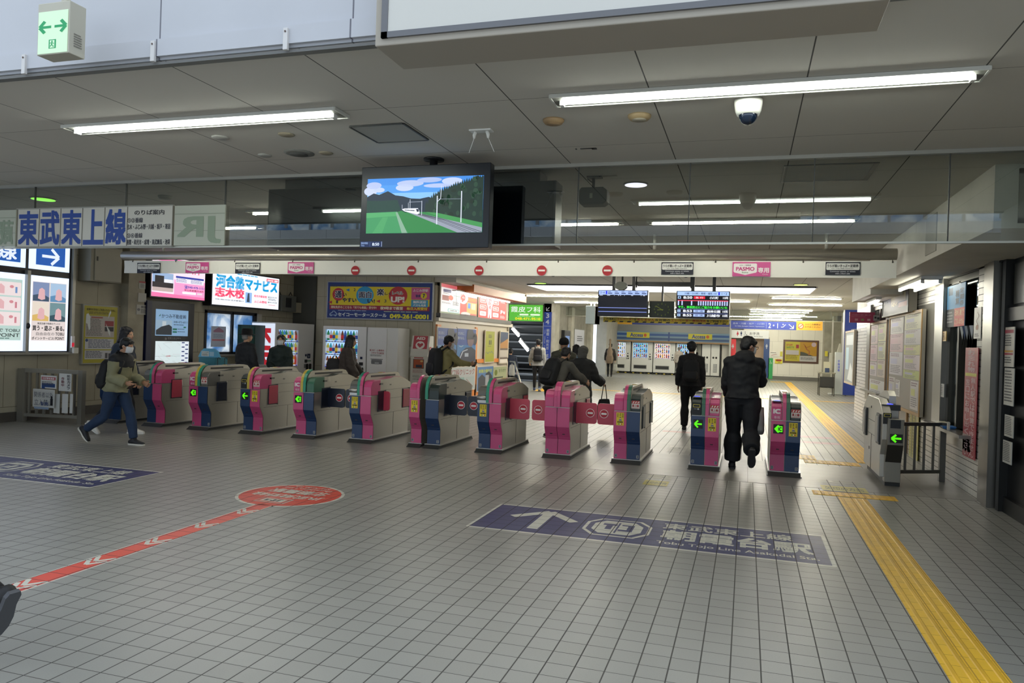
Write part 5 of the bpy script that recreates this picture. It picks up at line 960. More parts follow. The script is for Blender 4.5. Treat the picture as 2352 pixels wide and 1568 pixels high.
# ================================================================ DRINK MACHINES
DR = ['#3fb0c8', '#5aa86a', '#c9c24a', '#3a6ab8', '#b8c8d8', '#7a4a2a', '#2f8a5a', '#d8d8e4', '#4a8fd8']; HOT = ['#d8762a', '#b84a2a', '#c99a4a', '#8a4a22', '#d8a03a']
def bottles(T, x0, x1, y, zs, h, n, rowname, where, cols, rz_loc):
    for i in range(n):
        x = x0+(x1-x0)*(i+.5)/n; c = cols[(i*7+int(zs*10)) % len(cols)]; m = MB(); r = min(.036, (x1-x0)/n*.44)
        pts = [(0, 0, 0), (0, 0, h*.66), (0, 0, h*.78), (0, 0, h*.9), (0, 0, h*.91), (0, 0, h)]
        m.tube(pts, [r, r, r*.85, r*.45, r*.5, r*.5], mat(c, .3, emit=.4), 8); m.tube([(0, 0, h*.2), (0, 0, h*.55)], r*1.04, mat(['#e8e8ec', '#c83a3a', '#2a4a9a', '#e4c83a'][i % 4], .4, emit=.4), 8)
        o = m.obj('drink_bottle', None); o.location = T @ Vector((x, y, zs)); o.rotation_euler = (0, 0, rz_loc)
        tag(o, 'sample bottle on the %s shelf of %s' % (rowname, where), 'bottle', 'sample bottles in '+where)
def vending(loc, rz, w, h, where, label, win, rows=3, n=10, d=.7, controls=True, lit='#a9cdf6', e=1.0, body='#f1f1ef', extra=None, bh=.25):
    """front faces local -y; win = (x0,x1,z0,z1)"""
    t = thing('drink_machine', label, 'vending machine', loc, rz); T = Matrix.Translation(loc) @ Matrix.Rotation(rz, 4, 'Z'); bm = mat(body, .35)
    x0, x1, z0, z1 = win; m = MB(); D = .10
    m.box(-w/2, w/2, D, d, .05, h, bm); m.box(-w/2, x0, 0, D, .05, h, bm); m.box(x1, w/2, 0, D, .05, h, bm); m.box(x0, x1, 0, D, z1, h, bm); m.box(x0, x1, 0, D, .05, z0, bm); m.box(-w/2+.02, w/2-.02, .05, d-.05, 0, .05, BLACK); m.obj('body', t, world=False)
    m = MB(); m.box(x0, x1, D-.01, D, z0, z1, mat(lit, .5, emit=e)); m.box(x0, x1, 0.0, D, z1-.006, z1, WHITE); m.obj('lit_panel', t, world=False)
    hh = (z1-z0)/rows; names = ['bottom', 'middle', 'top'] if rows == 3 else ['bottom', 'lower', 'upper', 'top']
    for r in range(rows):
        zs = z0+hh*r; m = MB(); m.box(x0, x1, .004, D, zs, zs+.02, mat('#d8dce4', .4)); m.obj('shelf', t, world=False)
        p = Print((x0, .003, zs+.045), (x1-x0, 0, 0), (0, 0, -.045), 100, 8)
        for i in range(n): p.rect(2+i*98/n, 1, 2+i*98/n+70/n, 4, '#d8dce8' if i % 3 else '#2a4ad8', 1, e=.7).ell(4.5+i*98/n, 6, 2.2, 1.6, '#20264a' if r else '#c83a4a', 1, 8)
        p.mb.obj('buttons', t, world=False)
        bottles(T, x0+.02, x1-.02, .05, zs+.045, min(bh, hh-.06), n, names[r], where, HOT if r == 0 else DR, rz)
    if controls:
        cx = x1+(w/2-x1)*.5 if w/2-x1 > .12 else x1-.1; zc = z0-.1 if w/2-x1 < .12 else .95
        m = MB(); m.box(cx-.05, cx+.05, -.02, 0, zc-.06, zc+.02, mat('#2a2c30', .3)); m.obj('note_slot', t, world=False); m = MB(); m.box(cx-.07, cx-.01, -.012, 0, zc-.2, zc-.1, mat('#8b8d90', .3, .5)); m.obj('coin_slot', t, world=False); m = MB(); m.ball((cx+.045, -.01, zc-.15), .03, .02, .045, BLACK, 10, 6); m.obj('return_knob', t, world=False); m = MB(); m.box(cx-.03, cx+.03, -.008, 0, zc+.1, zc+.16, mat('#17204a', .3)); m.obj('price_display', t, world=False)
        m = MB(); m.box(-w/2+.15, w/2-.35, -.015, 0, .25, .42, mat('#2a2b2d', .35)); m.box(-w/2+.12, w/2-.32, -.008, 0, .22, .45, mat('#a5a6a6', .4)); m.obj('delivery_flap', t, world=False)
    return t
# first: faces the passage, its lit red lettered side towards us
VX = -11.06; ya, yb = tx(634, 740, VX).y, tx(722, 745, VX).y; w1 = yb-ya; hh = tx(634, 740, VX).z
t = vending((VX, (ya+yb)/2, 0), math.pi/2, w1, hh, 'the machine with red side lettering', 'white drink machine with large red letters on its lit side, behind the masked woman', (-w1/2+.12, w1*.08, .80, hh-.17), n=10)
p = Print((LX+.06, ya-.003, hh-.03), (VX-LX-.08, 0, 0), (0, 0, -hh+.12), 120, 330); p.rect(0, 0, 120, 330, '#dfe9fa', 0, e=.8)
q = Print(p.P(100, 22, 1), (0, 0, -1.62), p.u*(-.58), 400, 58, mb=p.mb, step=.0012); q.n = p.n; q.text('KIRIN', 0, 0, 400, 58, '#d0303c', 1, .04, e=.55); p.mb.obj('side_panel', t)
p = Print((0, 0, 0), (1, 0, 0), (0, 0, -1), 1, 1); xx = w1/2-.24
p = Print((xx-.12, -.002, 1.12), (.3, 0, 0), (0, 0, -.5), 100, 170); p.rrect(20, 0, 70, 40, 4, '#1c2a52', 1).ell(45, 22, 8, 12, '#e4e8ee', 2, 3).rect(8, 60, 84, 68, '#3a8a5a', 1).rrect(2, 90, 44, 140, 10, '#1b1c20', 1).rrect(50, 90, 92, 140, 10, '#1b1c20', 1); p.mb.obj('recycling_mark', t, world=False)
# second: against the back wall, beside a recycling box
Y = 17.25; a, b = ty(743, 748, Y), ty(842, 751, Y); w2 = b.x-a.x
t = vending(((a.x+b.x)/2, Y, 0), 0, w2, a.z, 'the machine beside the recycling box', 'white drink machine with lit shelves behind the long haired woman', (-w2/2+.06, w2/2-.24, .80, a.z-.08), n=11)
a, b = ty(844, 751, Y), ty(914, 753, Y); t = thing('recycling_box', 'plain white recycling box right of the drink machine on the back wall', 'bin', ((a.x+b.x)/2, Y, 0)); xm = ty(889, 752, Y).x
m = MB(); m.box(a.x, b.x, Y+.03, Y+.7, 0, a.z, mat('#ecece8', .4)); m.obj('body', t, bevel=.008); m = MB(); m.box(a.x+.01, xm, Y, Y+.03, .03, a.z-.02, mat('#f0f0ee', .35)); m.obj('door', t, bevel=.004)
p = printY(a.x+.05, 1.35, xm-.03, .9, Y, 160, 240, base=1); p.text('新 PET・心専用の', 12, 20, 150, 46, '#b04a50', 1, .02).text('リサイクルBOX', 30, 54, 150, 84, '#b04a50', 1, .02).lines(20, 92, 140, 116, 3, '#6a6a6c', 1).rect(24, 148, 140, 156, '#2a2a2c', 1).rrect(30, 160, 134, 218, 10, '#77797b', 1).rect(64, 190, 104, 222, '#a9abad', 2); p.mb.obj('slot', t)
# ================================================================ KIOSK OF POSTERS AND TICKET SHOP
KX = -7.62; ky0, ky1 = tx(1004, 700, KX).y, tx(1168, 740, KX).y
t = thing('kiosk', 'orange trimmed kiosk covered in posters left of the stairs', 'kiosk', (KX-1, (ky0+ky1)/2, 0)); OR = mat('#d07a2c', .45); CRM = mat('#c2b8a4', .5)
m = MB(); m.box(KX-3.0, KX-.02, ky0, ky1, 0, 3.0, CRM); m.obj('body', t); m = MB()
zf = lambda px, py: tx(px, py, KX).z
m.box(KX-.02, KX+.03, ky0, ky0+.25, .0, 2.0, OR); m.box(KX-.02, KX+.03, ky0, ky1, zf(1100, 833)-.0, zf(1100, 826)+.02, OR); ymid = tx(1092, 800, KX).y; m.box(KX-.02, KX+.03, ymid-.06, ymid+.06, 0, 2.0, OR); m.box(KX-.02, KX+.03, ky1-.08, ky1, 0, 2.1, CRM); m.box(KX-.02, KX+.03, ky0, ky1, .0, .32, OR); m.obj('trim', t)
m = MB(); m.box(KX-.02, KX+.06, ky0, ky1+.3, zf(1100, 745), zf(1100, 738)+.02, mat('#c4bcb0', .45)); m.box(KX-.02, KX+.10, ky0, ky1, zf(1090, 737)+.0, zf(1090, 728), mat('#4a4644', .5)); m.obj('ledge', t)
m = MB(); zt0 = 2.92; m.box(KX-.3, KX+.55, ky0+1.2, ky1+.15, zt0, zt0+.2, mat('#b5672a', .5)); m.box(KX-3, KX+.5, ky0, ky1+.1, 3.08, 3.2, mat('#b5b1a8', .6)); m.obj('canopy', t)
m = MB(); m.tube([(KX+.2, ky0+.8, zt0-.03), (KX+.2, ky1-.6, zt0-.03)], .02, mat('#fff8ee', .5, emit=10), 8); m.box(KX+.12, KX+.28, ky0+.7, ky1-.5, zt0-.01, zt0+.02, WHITE); m.obj('lamp', t)
def kposter(px0, py0, px1, py1, label, dw, dh, draw, e=0, fr='#c4b8a4', x=KX+.03, th=.03):
    a, b = tx(px0, py0, x+th), tx(px1, py1, x+th); zt, zb = a.z, b.z; t = thing('poster', label, 'poster', (x, (a.y+b.y)/2, zb)); m = MB(); m.box(x, x+th, a.y-.03, b.y+.03, zb-.03, zt+.03, mat(fr, .5)); m.obj('frame', t); p = printX(a.y, zt, b.y, zb, x+th, dw, dh, emit=e, base=2); draw(p); p.mb.obj('sheet', t)
def dk1(p): p.rect(0, 0, 200, 340, '#eae2e2', 0).rect(0, 0, 200, 40, '#d4666c', 1).rrect(20, 60, 100, 95, 5, '#5a5a7a', 1).lines(20, 100, 90, 118, 2).rect(10, 130, 80, 190, '#8a3a3a', 1).ell(98, 150, 24, 30, '#d8503a', 2).rect(130, 70, 190, 170, '#d4d8d8', 1).line([(125, 120), (195, 120)], 5, '#5a7a6a', 2).line([(150, 70), (160, 230)], 4, '#4a4a4a', 2).lines(10, 210, 110, 230, 2).lines(120, 190, 190, 240, 4).rrect(70, 280, 190, 320, 8, '#6ab0b0', 1).rrect(76, 286, 184, 314, 6, '#f0f0ee', 2).text('北朝霞 検索', 90, 291, 165, 309, '#3a5a5a', 3).rect(0, 325, 200, 340, '#7a8a6a', 1)
def dk2(p): p.rect(0, 0, 180, 340, '#d83c38', 0).ell(30, 130, 50, 70, '#f0e6e2', 1).text('ゆ', 2, 80, 52, 180, '#d83c38', 2, .06).rect(70, 60, 180, 110, '#f0e8e0', 1).text('スパリゾート', 72, 64, 176, 98, '#a02a22', 2, .03).rect(80, 120, 170, 160, '#e8742c', 1).rect(70, 170, 180, 300, '#d9a24a', 1).rect(80, 180, 110, 240, '#3a7ac0', 2).rect(120, 180, 165, 250, '#e8c49a', 2).ell(60, 310, 50, 24, '#d8cfc8', 2).rect(0, 315, 180, 340, '#4a3a34', 2).text('お風呂の王様', 60, 12, 170, 36, '#f4e4dc', 2, .03)
def dk3(p):
    p.rect(0, 0, 290, 340, '#d63a3a', 0).rect(210, 0, 290, 340, '#c83436', 1)
    for i in range(4):
        for x in (10, 140): p.rrect(x, 20+i*78, x+62, 74+i*78, 10, '#f2dede', 2).rrect(x+5, 26+i*78, x+57, 68+i*78, 8, '#d85a58' if i < 3 else '#e9e4e0', 3).lines(x+10, 38+i*78, x+52, 60+i*78, 2, '#f6ecea' if i < 3 else '#b83a3a', 4)
    p.poly([(76, 20), (108, 8), (140, 20), (138, 140), (126, 230), (128, 320), (112, 330), (108, 270), (100, 330), (88, 320), (90, 230), (78, 140)], '#efe4ea', 3).vtext('歯医者', 92, 70, 124, 220, '#cc3a44', 4).text('P', 224, 210, 246, 260, '#f4eeee', 3, .06).text('有', 250, 216, 276, 254, '#f4eeee', 3).lines(220, 40, 280, 120, 6, '#f0d0ce', 3).lines(220, 280, 280, 320, 3, '#f0d0ce', 3)
kposter(1014, 650, 1056, 723, 'white and red lit map poster, leftmost on the upper kiosk wall', 200, 340, dk1, .75); kposter(1058, 656, 1094, 730, 'red lit bath house poster in the middle of the upper kiosk wall', 180, 340, dk2, .75); kposter(1101, 664, 1162, 737, 'red lit dentist poster with a white tooth on the upper kiosk wall', 290, 340, dk3, .75)
def dkp(p):
    p.rect(0, 0, 200, 400, '#1c4ea8', 0).rect(0, 180, 200, 400, '#3a86c4', 1).text('走る先に、', 6, 36, 72, 70, '#dfe8f4', 3, .0).text('夢がある。', 6, 86, 72, 120, '#dfe8f4', 3, 0)
    p.poly([(100, 20), (120, 0), (160, 4), (180, 60), (178, 110), (96, 110)], '#131d44', 3).poly([(104, 100), (176, 100), (172, 160), (150, 200), (120, 190), (104, 150)], '#8a6a72', 4).poly([(98, 90), (180, 90), (184, 112), (96, 118)], '#0f1636', 5).poly([(0, 400), (40, 260), (90, 210), (150, 200), (200, 240), (200, 400)], '#1a2648', 3).line([(10, 380), (60, 250), (110, 230)], 10, '#d4dce8', 4).rect(80, 270, 120, 310, '#c4ccd8', 5).line([(20, 190), (40, 200), (62, 186)], 5, '#e4eef4', 4).ell(190, 110, 22, 70, '#10183a', 3)
kposter(1006, 752, 1047, 838, 'left one of the two blue posters of a person in a dark cap', 200, 400, dkp, .12); kposter(1051, 754, 1091, 836, 'right one of the two blue posters of a person in a dark cap', 200, 400, dkp, .12)
kposter(1116, 760, 1134, 830, 'narrow tall yellow poster on the kiosk wall', 80, 340, lambda p: (p.rect(0, 0, 80, 340, '#d6d83a', 0), p.lines(25, 40, 58, 80, 3), p.rect(30, 100, 38, 150, '#4a4a3a', 1), p.rect(44, 100, 52, 150, '#4a4a3a', 1), p.line([(10, 230), (24, 250), (38, 225)], 3, '#3a6ab8', 1), p.line([(44, 245), (56, 222), (72, 250)], 3, '#3a6ab8', 1), p.lines(20, 165, 60, 175, 1)), .05)
kposter(1150, 762, 1165, 832, 'dark brown narrow poster at the kiosk corner', 80, 340, lambda p: (p.rect(0, 0, 80, 340, '#5a4a42', 0), p.rect(0, 0, 80, 110, '#2c3a5a', 1), p.poly([(0, 130), (80, 70), (80, 180), (0, 180)], '#a8763a', 2), p.rect(0, 200, 80, 280, '#b5aca2', 2), p.rect(0, 300, 80, 340, '#d8d0c4', 2)))
kposter(1030, 845, 1090, 892, 'white clinic poster with red heading low on the kiosk wall', 260, 190, lambda p: (p.rect(0, 0, 260, 190, '#dfe2da', 0), p.text('皮フ科クリニック', 8, 14, 252, 66, '#b5423c', 1, .01), p.rect(60, 84, 150, 180, '#a8cfc0', 1), p.rect(160, 84, 250, 180, '#d0dcd2', 1), p.line([(170, 100), (240, 170)], 4, '#b86a5a', 2)), .1)
kposter(1097, 843, 1131, 892, 'blue house advertisement low on the kiosk wall', 180, 190, lambda p: (p.rect(0, 0, 180, 190, '#6a9ad0', 0), p.text('新築分譲住宅', 14, 20, 166, 50, '#dfe86a', 1, .03), p.poly([(10, 190), (10, 90), (50, 60), (90, 90), (90, 60), (130, 40), (170, 80), (170, 190)], '#4a5058', 2), p.rect(90, 70, 130, 180, '#c4c8c8', 3)), .1)
kposter(1133, 843, 1162, 888, 'pale yellow green leaflet poster low on the kiosk wall corner', 150, 190, lambda p: (p.rect(0, 0, 150, 190, '#cdd4a0', 0), p.ell(30, 50, 16, 26, '#8a9a3a', 1), p.text('カラオケ', 60, 20, 140, 50, '#5a7a3a', 2), p.rect(10, 90, 110, 100, '#2c3a2c', 2), p.lines(10, 120, 130, 160, 3)), .1)
# ================================================================ BEYOND: STAIRS, COLUMNS
printed(1170, 699, 1246, 738, 29.8, 'green lit clinic sign over the stairs', 320, 180, lambda p: (p.rect(0, 0, 320, 180, '#58b43a', 0), p.text('霞皮フ科', 20, 20, 300, 84, '#e8f2e4', 1, .01), p.rrect(100, 100, 186, 118, 8, '#e0efd8', 1), p.rrect(204, 100, 296, 118, 8, '#e0efd8', 1), p.text('048-471-9510', 60, 140, 300, 168, '#e8dc2c', 1, .03), p.lines(80, 126, 290, 134, 1, '#cfe8b8')), e=.8, frame='#4a4a44', th=.2)
def pillar_sign(x0, x1, y, z0, z1, label, draw, depth=.4, dw=80, dh=880):
    t = thing('platform_sign', label, 'sign', ((x0+x1)/2, y, z0)); m = MB(); m.box(x0, x1, y, y+depth, z0, z1, mat('#27409a', .4)); m.box(x0-.02, x0, y-.01, y+depth, z0, z1, mat('#a8aab4', .4)); m.obj('panel', t)
    p = printY(x0, z1, x1, z0, y, dw, dh, base=1, emit=.12, step=.002); draw(p); p.mb.obj('lettering', t)
a, b = ty(1250, 700, 30.0), ty(1267, 700, 30.0)
def d34(p): p.line([(58, 40), (26, 76)], 6, '#dfe4f0', 1).line([(24, 44), (24, 78), (60, 78)], 6, '#dfe4f0', 1).text('3', 24, 108, 58, 160, '#e4e8f4', 1, .02).text('4', 22, 178, 60, 230, '#e4e8f4', 1, .02).rect(0, 250, 80, 254, '#c4cce0', 1).vtext('朝霞・和光市・成増・池袋', 34, 280, 64, 760, '#dfe4f0', 1, .01).vtext('for Asaka Wakoshi Ikebukuro', 12, 290, 24, 760, '#b8c2dc', 1)
pillar_sign(a.x, b.x, 30.0, 0, 3.2, 'upright blue platform sign with numbers 3 and 4 at the stairs', d34)
a, b = ty(1942, 705, 30.6), ty(1972, 705, 30.6)
def d12(p): p.text('1', 48, 150, 60, 190, '#e4e8f4', 1, .02).text('2', 24, 196, 62, 256, '#e4e8f4', 1, .02).rect(0, 282, 80, 286, '#c4cce0', 1).vtext('志木・川越・坂戸・小川町', 30, 300, 62, 700, '#dfe4f0', 1, .01).vtext('for Shiki Kawagoe Sakado', 12, 310, 22, 640, '#b8c2dc', 1)
pillar_sign(a.x, b.x+.25, 30.6, .04, 3.2, 'upright blue platform sign with number 2 on the right side of the hall', d12)
m = MB(); a2 = ty(1947, 705, 31); m.box(a2.x, a2.x+.9, 30.62, 31.4, 0, 3.2, mat('#9a978b', .6)); struct('wall_column_right', m)
# stair rails and lamps of the stairwell
t = thing('stair_rail', 'steel handrail going down the stairs left of the blue platform sign', 'railing', (-8.5, 29, 0)); m = MB()
P0, P1 = ty(1172, 830, 26.5), ty(1199, 890, 24.6); m.tube([P0, ty(1182, 831, 26), P1], .03, STEEL); m.tube([P1, Vector((P1.x, P1.y, 0))], .03, STEEL); m.obj('rail', t)
for i, (a, b) in enumerate((((1176, 754), (1192, 772)), ((1193, 782), (1213, 806)))):
    A, B = ty(a[0], a[1], 33), ty(b[0], b[1], 33); t = thing('stair_lamp', ('upper', 'lower')[i]+' bright slanting tube lamp in the stairwell', 'lamp', tuple((A+B)/2)); m = MB(); m.tube([A, B], .05, mat('#ffffff', .5, emit=9), 8); m.obj('tube', t); m = MB(); m.tube([A+Vector((0, .1, .1)), B+Vector((0, .1, .1))], .05, WHITE, 6); m.obj('housing', t)
# hanging departure boards, clock, banner
Y = 16.6; dk = mat('#101216', .35)
def hang(x, y, z0, m, r=.035, mt=dk): m.box(x-r, x+r, y-r, y+r, z0, 3.2, mt)
def board(px0, py0, px1, py1, label, draw):
    a, b = ty(px0, py0, Y), ty(px1, py1, Y); t = thing('departure_board', label, 'departure board', ((a.x+b.x)/2, Y+.08, b.z)); m = MB(); m.box(a.x, b.x, Y, Y+.16, b.z, a.z, dk); m.obj('casing', t, bevel=.006); w = b.x-a.x
    for k in (.3, .7): m = MB(); hang(a.x+w*k, Y+.12, a.z-.05, m); m.obj('hanger', t)
    p = printY(a.x+.02, a.z-.015, b.x-.02, b.z+.015, Y, 700, 390, emit=.95, base=1); draw(p); p.mb.obj('display', t)
def dl_(p):
    p.rect(0, 0, 700, 390, '#0d1324', 0, e=.5).rect(0, 0, 700, 66, '#a8c0f2', 1).text('3・4', 22, 16, 82, 50, '#33436e', 2).rect(100, 6, 122, 58, '#2a36e0', 2); [p.rect(132+i*98, 14, 176+i*98, 24, '#55658e', 2).rect(132+i*98, 34, 196+i*98, 50, '#44547e', 2) for i in range(6)]
    [p.rect(x, 70, x+w, 78, '#cfd8f0', 2) for x, w in ((12, 46), (120, 46), (222, 8), (280, 16), (310, 14), (370, 8), (470, 30), (610, 10), (640, 30))]; p.rect(0, 262, 700, 272, '#7f8fd8', 2).rect(0, 322, 700, 332, '#7f8fd8', 2)
def dr_(p):
    p.rect(0, 0, 700, 390, '#0b1020', 0, e=.4).rect(0, 0, 700, 60, '#a8c6f2', 1).text('川越・小川町・寄居・越生', 100, 14, 480, 46, '#33436e', 2).text('方面', 490, 22, 535, 42, '#33436e', 2).rect(556, 6, 578, 52, '#2a36e0', 2).text('1・2', 604, 14, 672, 46, '#33436e', 2)
    for y, n, tm, kc, kind, dst in ((72, '1', '8:50', '#e8203c', '急 行', '小川町'), (272, '2', '8:53', '#a8c0f0', '普 通', '森林公園'), (334, '2', '8:55', '#a8c0f0', '普 通', '川越市')):
        p.rect(8, y, 50, y+38, '#a8c8f0', 2).text(n, 20, y+6, 38, y+32, '#1c2440', 3, .03).text(tm, 84, y, 206, y+38, '#eef2fa', 2, .03).rect(226, y, 380, y+38, kc, 2).text(kind, 250, y+6, 356, y+32, '#ffe4e8' if kc[1] == 'e' else '#50608a', 3, .01).text(dst, 440 if n == '1' else 410, y, 560 if n == '1' else 590, y+40, '#eef2fa', 2, .03).text('10両', 620, y+2, 690, y+38, '#eef2fa', 2, .02)
    p.rect(8, 130, 690, 142, '#f04a64', 2); [p.rect(x, 142, x+18, 206, '#b8c8f4', 2) for x in [10, 60, 190]+[285+i*32 for i in range(13)]]; p.text('です。事故防止にご協力をお願いいた', 14, 214, 684, 252, '#3cf04a', 2, .03).rect(8, 260, 690, 264, '#7f8fd8', 2).rect(8, 322, 690, 326, '#7f8fd8', 2)
board(1374, 665, 1487, 728, 'left hanging departure board, nearly empty dark screen', dl_); board(1554, 667, 1675, 733, 'right hanging departure board with train times', dr_)
t = thing('sign_gantry', 'black hanging steel frame between the two departure boards', 'frame', (ty(1525, 650, Y).x, Y+.3, 3.2)); m = MB(); a, b = ty(1460, 650, Y+.3), ty(1590, 655, Y+.3); m.box(a.x, b.x, Y+.27, Y+.33, a.z-.05, a.z+.03, dk); m.box(a.x-.04, a.x+.04, Y+.26, Y+.34, a.z-.1, 3.2, dk); m.box(b.x-.04, b.x+.04, Y+.26, Y+.34, a.z-.1, 3.2, dk); m.obj('bar', t)
a, b = ty(1492, 691, Y+.2), ty(1548, 730, Y+.2); t = thing('clock', 'square dark green hanging clock between the departure boards', 'clock', ((a.x+b.x)/2, Y+.2, b.z)); m = MB(); m.box(a.x, b.x, Y+.2, Y+.36, b.z, a.z, mat('#1c2420', .4)); m.obj('case', t, bevel=.008)
m = MB(); cx = (a.x+b.x)/2; m.box(cx-.02, cx+.02, Y+.26, Y+.3, a.z, ty(1525, 652, Y+.3).z, dk); m.obj('hanger', t); p = printY(a.x+.015, a.z-.015, b.x-.015, b.z+.015, Y+.2, 320, 220, base=1); p.rect(0, 0, 320, 220, '#2c3a30', 0)
for i in range(12): an = R(30*(i+1)); p.text(str(i+1), 160+100*math.sin(an)-8, 112-84*math.cos(an)-11, 160+100*math.sin(an)+8, 112-84*math.cos(an)+11, '#7d9a2c', 1, .02, keep=True)
p.line([(176, 122), (78, 60)], 7, '#a8b83c', 2).line([(180, 112), (100, 118)], 9, '#a8b83c', 2).ell(168, 116, 9, 9, '#a8b83c', 3); p.mb.obj('dial', t)
t = thing('hanging_speaker', 'round grey loudspeaker hanging above the left departure board', 'speaker', (ty(1427, 658, 15.8).x, 15.8, 3.0)); c = ty(1427, 657, 15.8); m = MB(); m.prism([(c.x+.13*math.cos(R(k*30+15)), c.z+.09*math.sin(R(k*30+15))) for k in range(12)], 'y', 15.7, 15.86, mat('#6f736a', .5)); m.obj('cabinet', t); m = MB(); m.tube([(c.x+.02, 15.8, c.z+.08), (c.x+.02, 15.8, 3.2)], .02, DSTEEL); m.obj('bracket', t)
def dyb(p):
    p.rect(0, 0, 1690, 90, '#d8bd2c', 0); txt = [('この改札に', 6, 190, '#25241c'), ('エレベーター', 192, 430, '#b5442a'), ('は', 432, 462, '#25241c'), ('ありません', 468, 710, '#b5442a'), ('反対側の', 716, 920, '#1c1b16'), ('エレベーター専用改札', 930, 1400, '#b5442a'), ('をご利用下さい', 1404, 1680, '#25241c')]
    for s, x0, x1, c in txt: p.text(s, x0, 8, x1, 54, c, 1, .03)
    [p.poly([(x, 88), (x+52, 88), (x+64, 64), (x+14, 64)], '#1d1b18', 1) for x in range(10, 1660, 106)]
Yb = 16.9; a, b = ty(1386, 728, Yb), ty(1674, 746, Yb); t = thing('elevator_notice', 'long yellow notice with black stripes under the departure boards', 'notice', ((a.x+b.x)/2, Yb, b.z)); m = MB(); m.box(a.x, b.x, Yb, Yb+.01, b.z, a.z, mat('#c9ad2c', .5)); m.obj('sheet', t); p = printY(a.x, a.z, b.x, b.z, Yb, 1690, 90, base=1, step=.001); dyb(p); p.mb.obj('lettering', t)
# ================================================================ FAR END: MACHINES, TOILETS
Y = 43.9; A = ty(1408, 760, Y); B = ty(1676, 760, Y)
t = thing('shop_front', 'blue and grey shop front with two yellow shop name plates', 'shop front', ((A.x+B.x)/2, Y, 2.0)); zz = lambda py, px=1540: ty(px, py, Y).z
m = MB(); m.box(A.x, B.x, Y, Y+.3, zz(764), zz(748), mat('#7d7f80', .4)); m.box(A.x, B.x, Y, Y+1, zz(748), 3.2, mat('#9a9b98', .5)); m.box(A.x, B.x, Y-.04, Y+.3, zz(747), zz(740), mat('#2a3a86', .4)); m.box(A.x, A.x+1.1, Y-.06, Y+.3, zz(747), zz(740), mat('#d8a02c', .4)); m.obj('shutter_box', t)
p = printY(A.x, zz(763), B.x, zz(787), Y-.1, 1550, 130, base=1, step=.004, emit=.15); m = MB(); m.box(A.x, B.x, Y-.1, Y+.3, zz(787), zz(763), mat('#4a6a8a', .4)); m.obj('fascia', t)
p.rect(0, 0, 1550, 130, '#7f9cae', 0).rect(0, 22, 1550, 50, '#2c5a9a', 1).rect(0, 72, 1550, 100, '#3a5a86', 1).rect(0, 112, 1550, 130, '#b08a5a', 1).rect(755, 0, 775, 112, '#2a4a8a', 2)
for x0 in (195, 1020): p.rect(x0, 10, x0+310, 78, '#dcd23a', 3).text('Access', x0+48, 20, x0+222, 68, '#1f3f9a', 4, .03).ell(x0+252, 45, 20, 20, '#d8642c', 4)
p.mb.obj('sign', t)
m = MB()
m.box(A.x, B.x, Y-.02, Y+.02, .0, .02, BLACK); 
for k in range(22): x = A.x+.1+k*.22; m.box(x, x+.1, Y-.03, Y+.02, .02, .06, mat('#c9b43a' if k % 2 else '#2a2a26', .5))
q = lone(m, 'hazard_strip', 'striped floor edge under the far drink machines', 'threshold')
m = MB(); m.box(A.x-.1, A.x, Y-.05, Y+1.3, 0, 3.2, mat('#b5b5b0', .4)); m.box(B.x, B.x+.1, Y-.05, Y+.1, 0, 3.2, mat('#b5b5b0', .4)); struct('trim_6', m)
def far(px0, px1, i, where, label, body='#eeefed', win=None, n=8, rows=3, lit='#dce8f6', dark=False):
    a, b = ty(px0, 783, Y+.4), ty(px1, 783, Y+.4); w = b.x-a.x; h = 1.83 if not dark else 1.9
    return vending(((a.x+b.x)/2, Y+.4, .05), 0, w, h, where, label, win or (-w/2+.08, w/2-.3, .85, h-.12), rows=rows, n=n, d=.75, lit=lit, e=.85, body=body, bh=.26)
far(1411, 1449, 0, 'the food machine at the far left', 'far white snack machine with a round black hatch, leftmost of the far row', n=5, rows=4)
far(1452, 1500, 1, 'the blue panel far machine', 'far white drink machine, second from left at the end of the hall', lit='#7fc0ea', n=7)
far(1502, 1552, 2, 'the red panel far machine', 'far white drink machine, third from left at the end of the hall', lit='#f0d8d4', n=7)
far(1554, 1600, 3, 'the rightmost far machine', 'far drink machine with blue circle, behind the boy in black', lit='#9ac8ea', n=6)
a, b = ty(1613, 784, Y+.5), ty(1652, 866, Y+.5); t = thing('recycling_box', 'far white double recycling bin with black round holes', 'bin', ((a.x+b.x)/2, Y+.5, 0)); m = MB(); m.box(a.x-.05, b.x+.05, Y+.5, Y+.9, 0, 2.0, mat('#1c1d20', .5)); m.obj('frame', t); w = (b.x-a.x)/2
for k in range(2): 
    m = MB(); x0 = a.x+w*k+.01; m.box(x0, x0+w-.03, Y+.44, Y+.5, .05, 1.9, mat('#dedfdc', .35)); m.obj('door', t, bevel=.005); p = printY(x0, 1.9, x0+w-.03, .05, Y+.44, 100, 420, base=1); p.ell(28, 190, 12, 14, '#141416', 1).ell(62, 190, 12, 14, '#141416', 1).rect(28, 270, 74, 380, '#8b8d8e', 1).lines(30, 275, 72, 376, 9, '#c9cbcb', 2); p.mb.obj('opening', t)
m = MB(); m.box(b.x+.1, B.x-.02, Y+.5, Y+.52, 0, 2.0, mat('#d4d3cb', .5)); m.box(a.x-.3, B.x, Y+.95, Y+1.3, 0, 3.0, mat('#d4d3cb', .6)); struct('wall_back_panel', m)
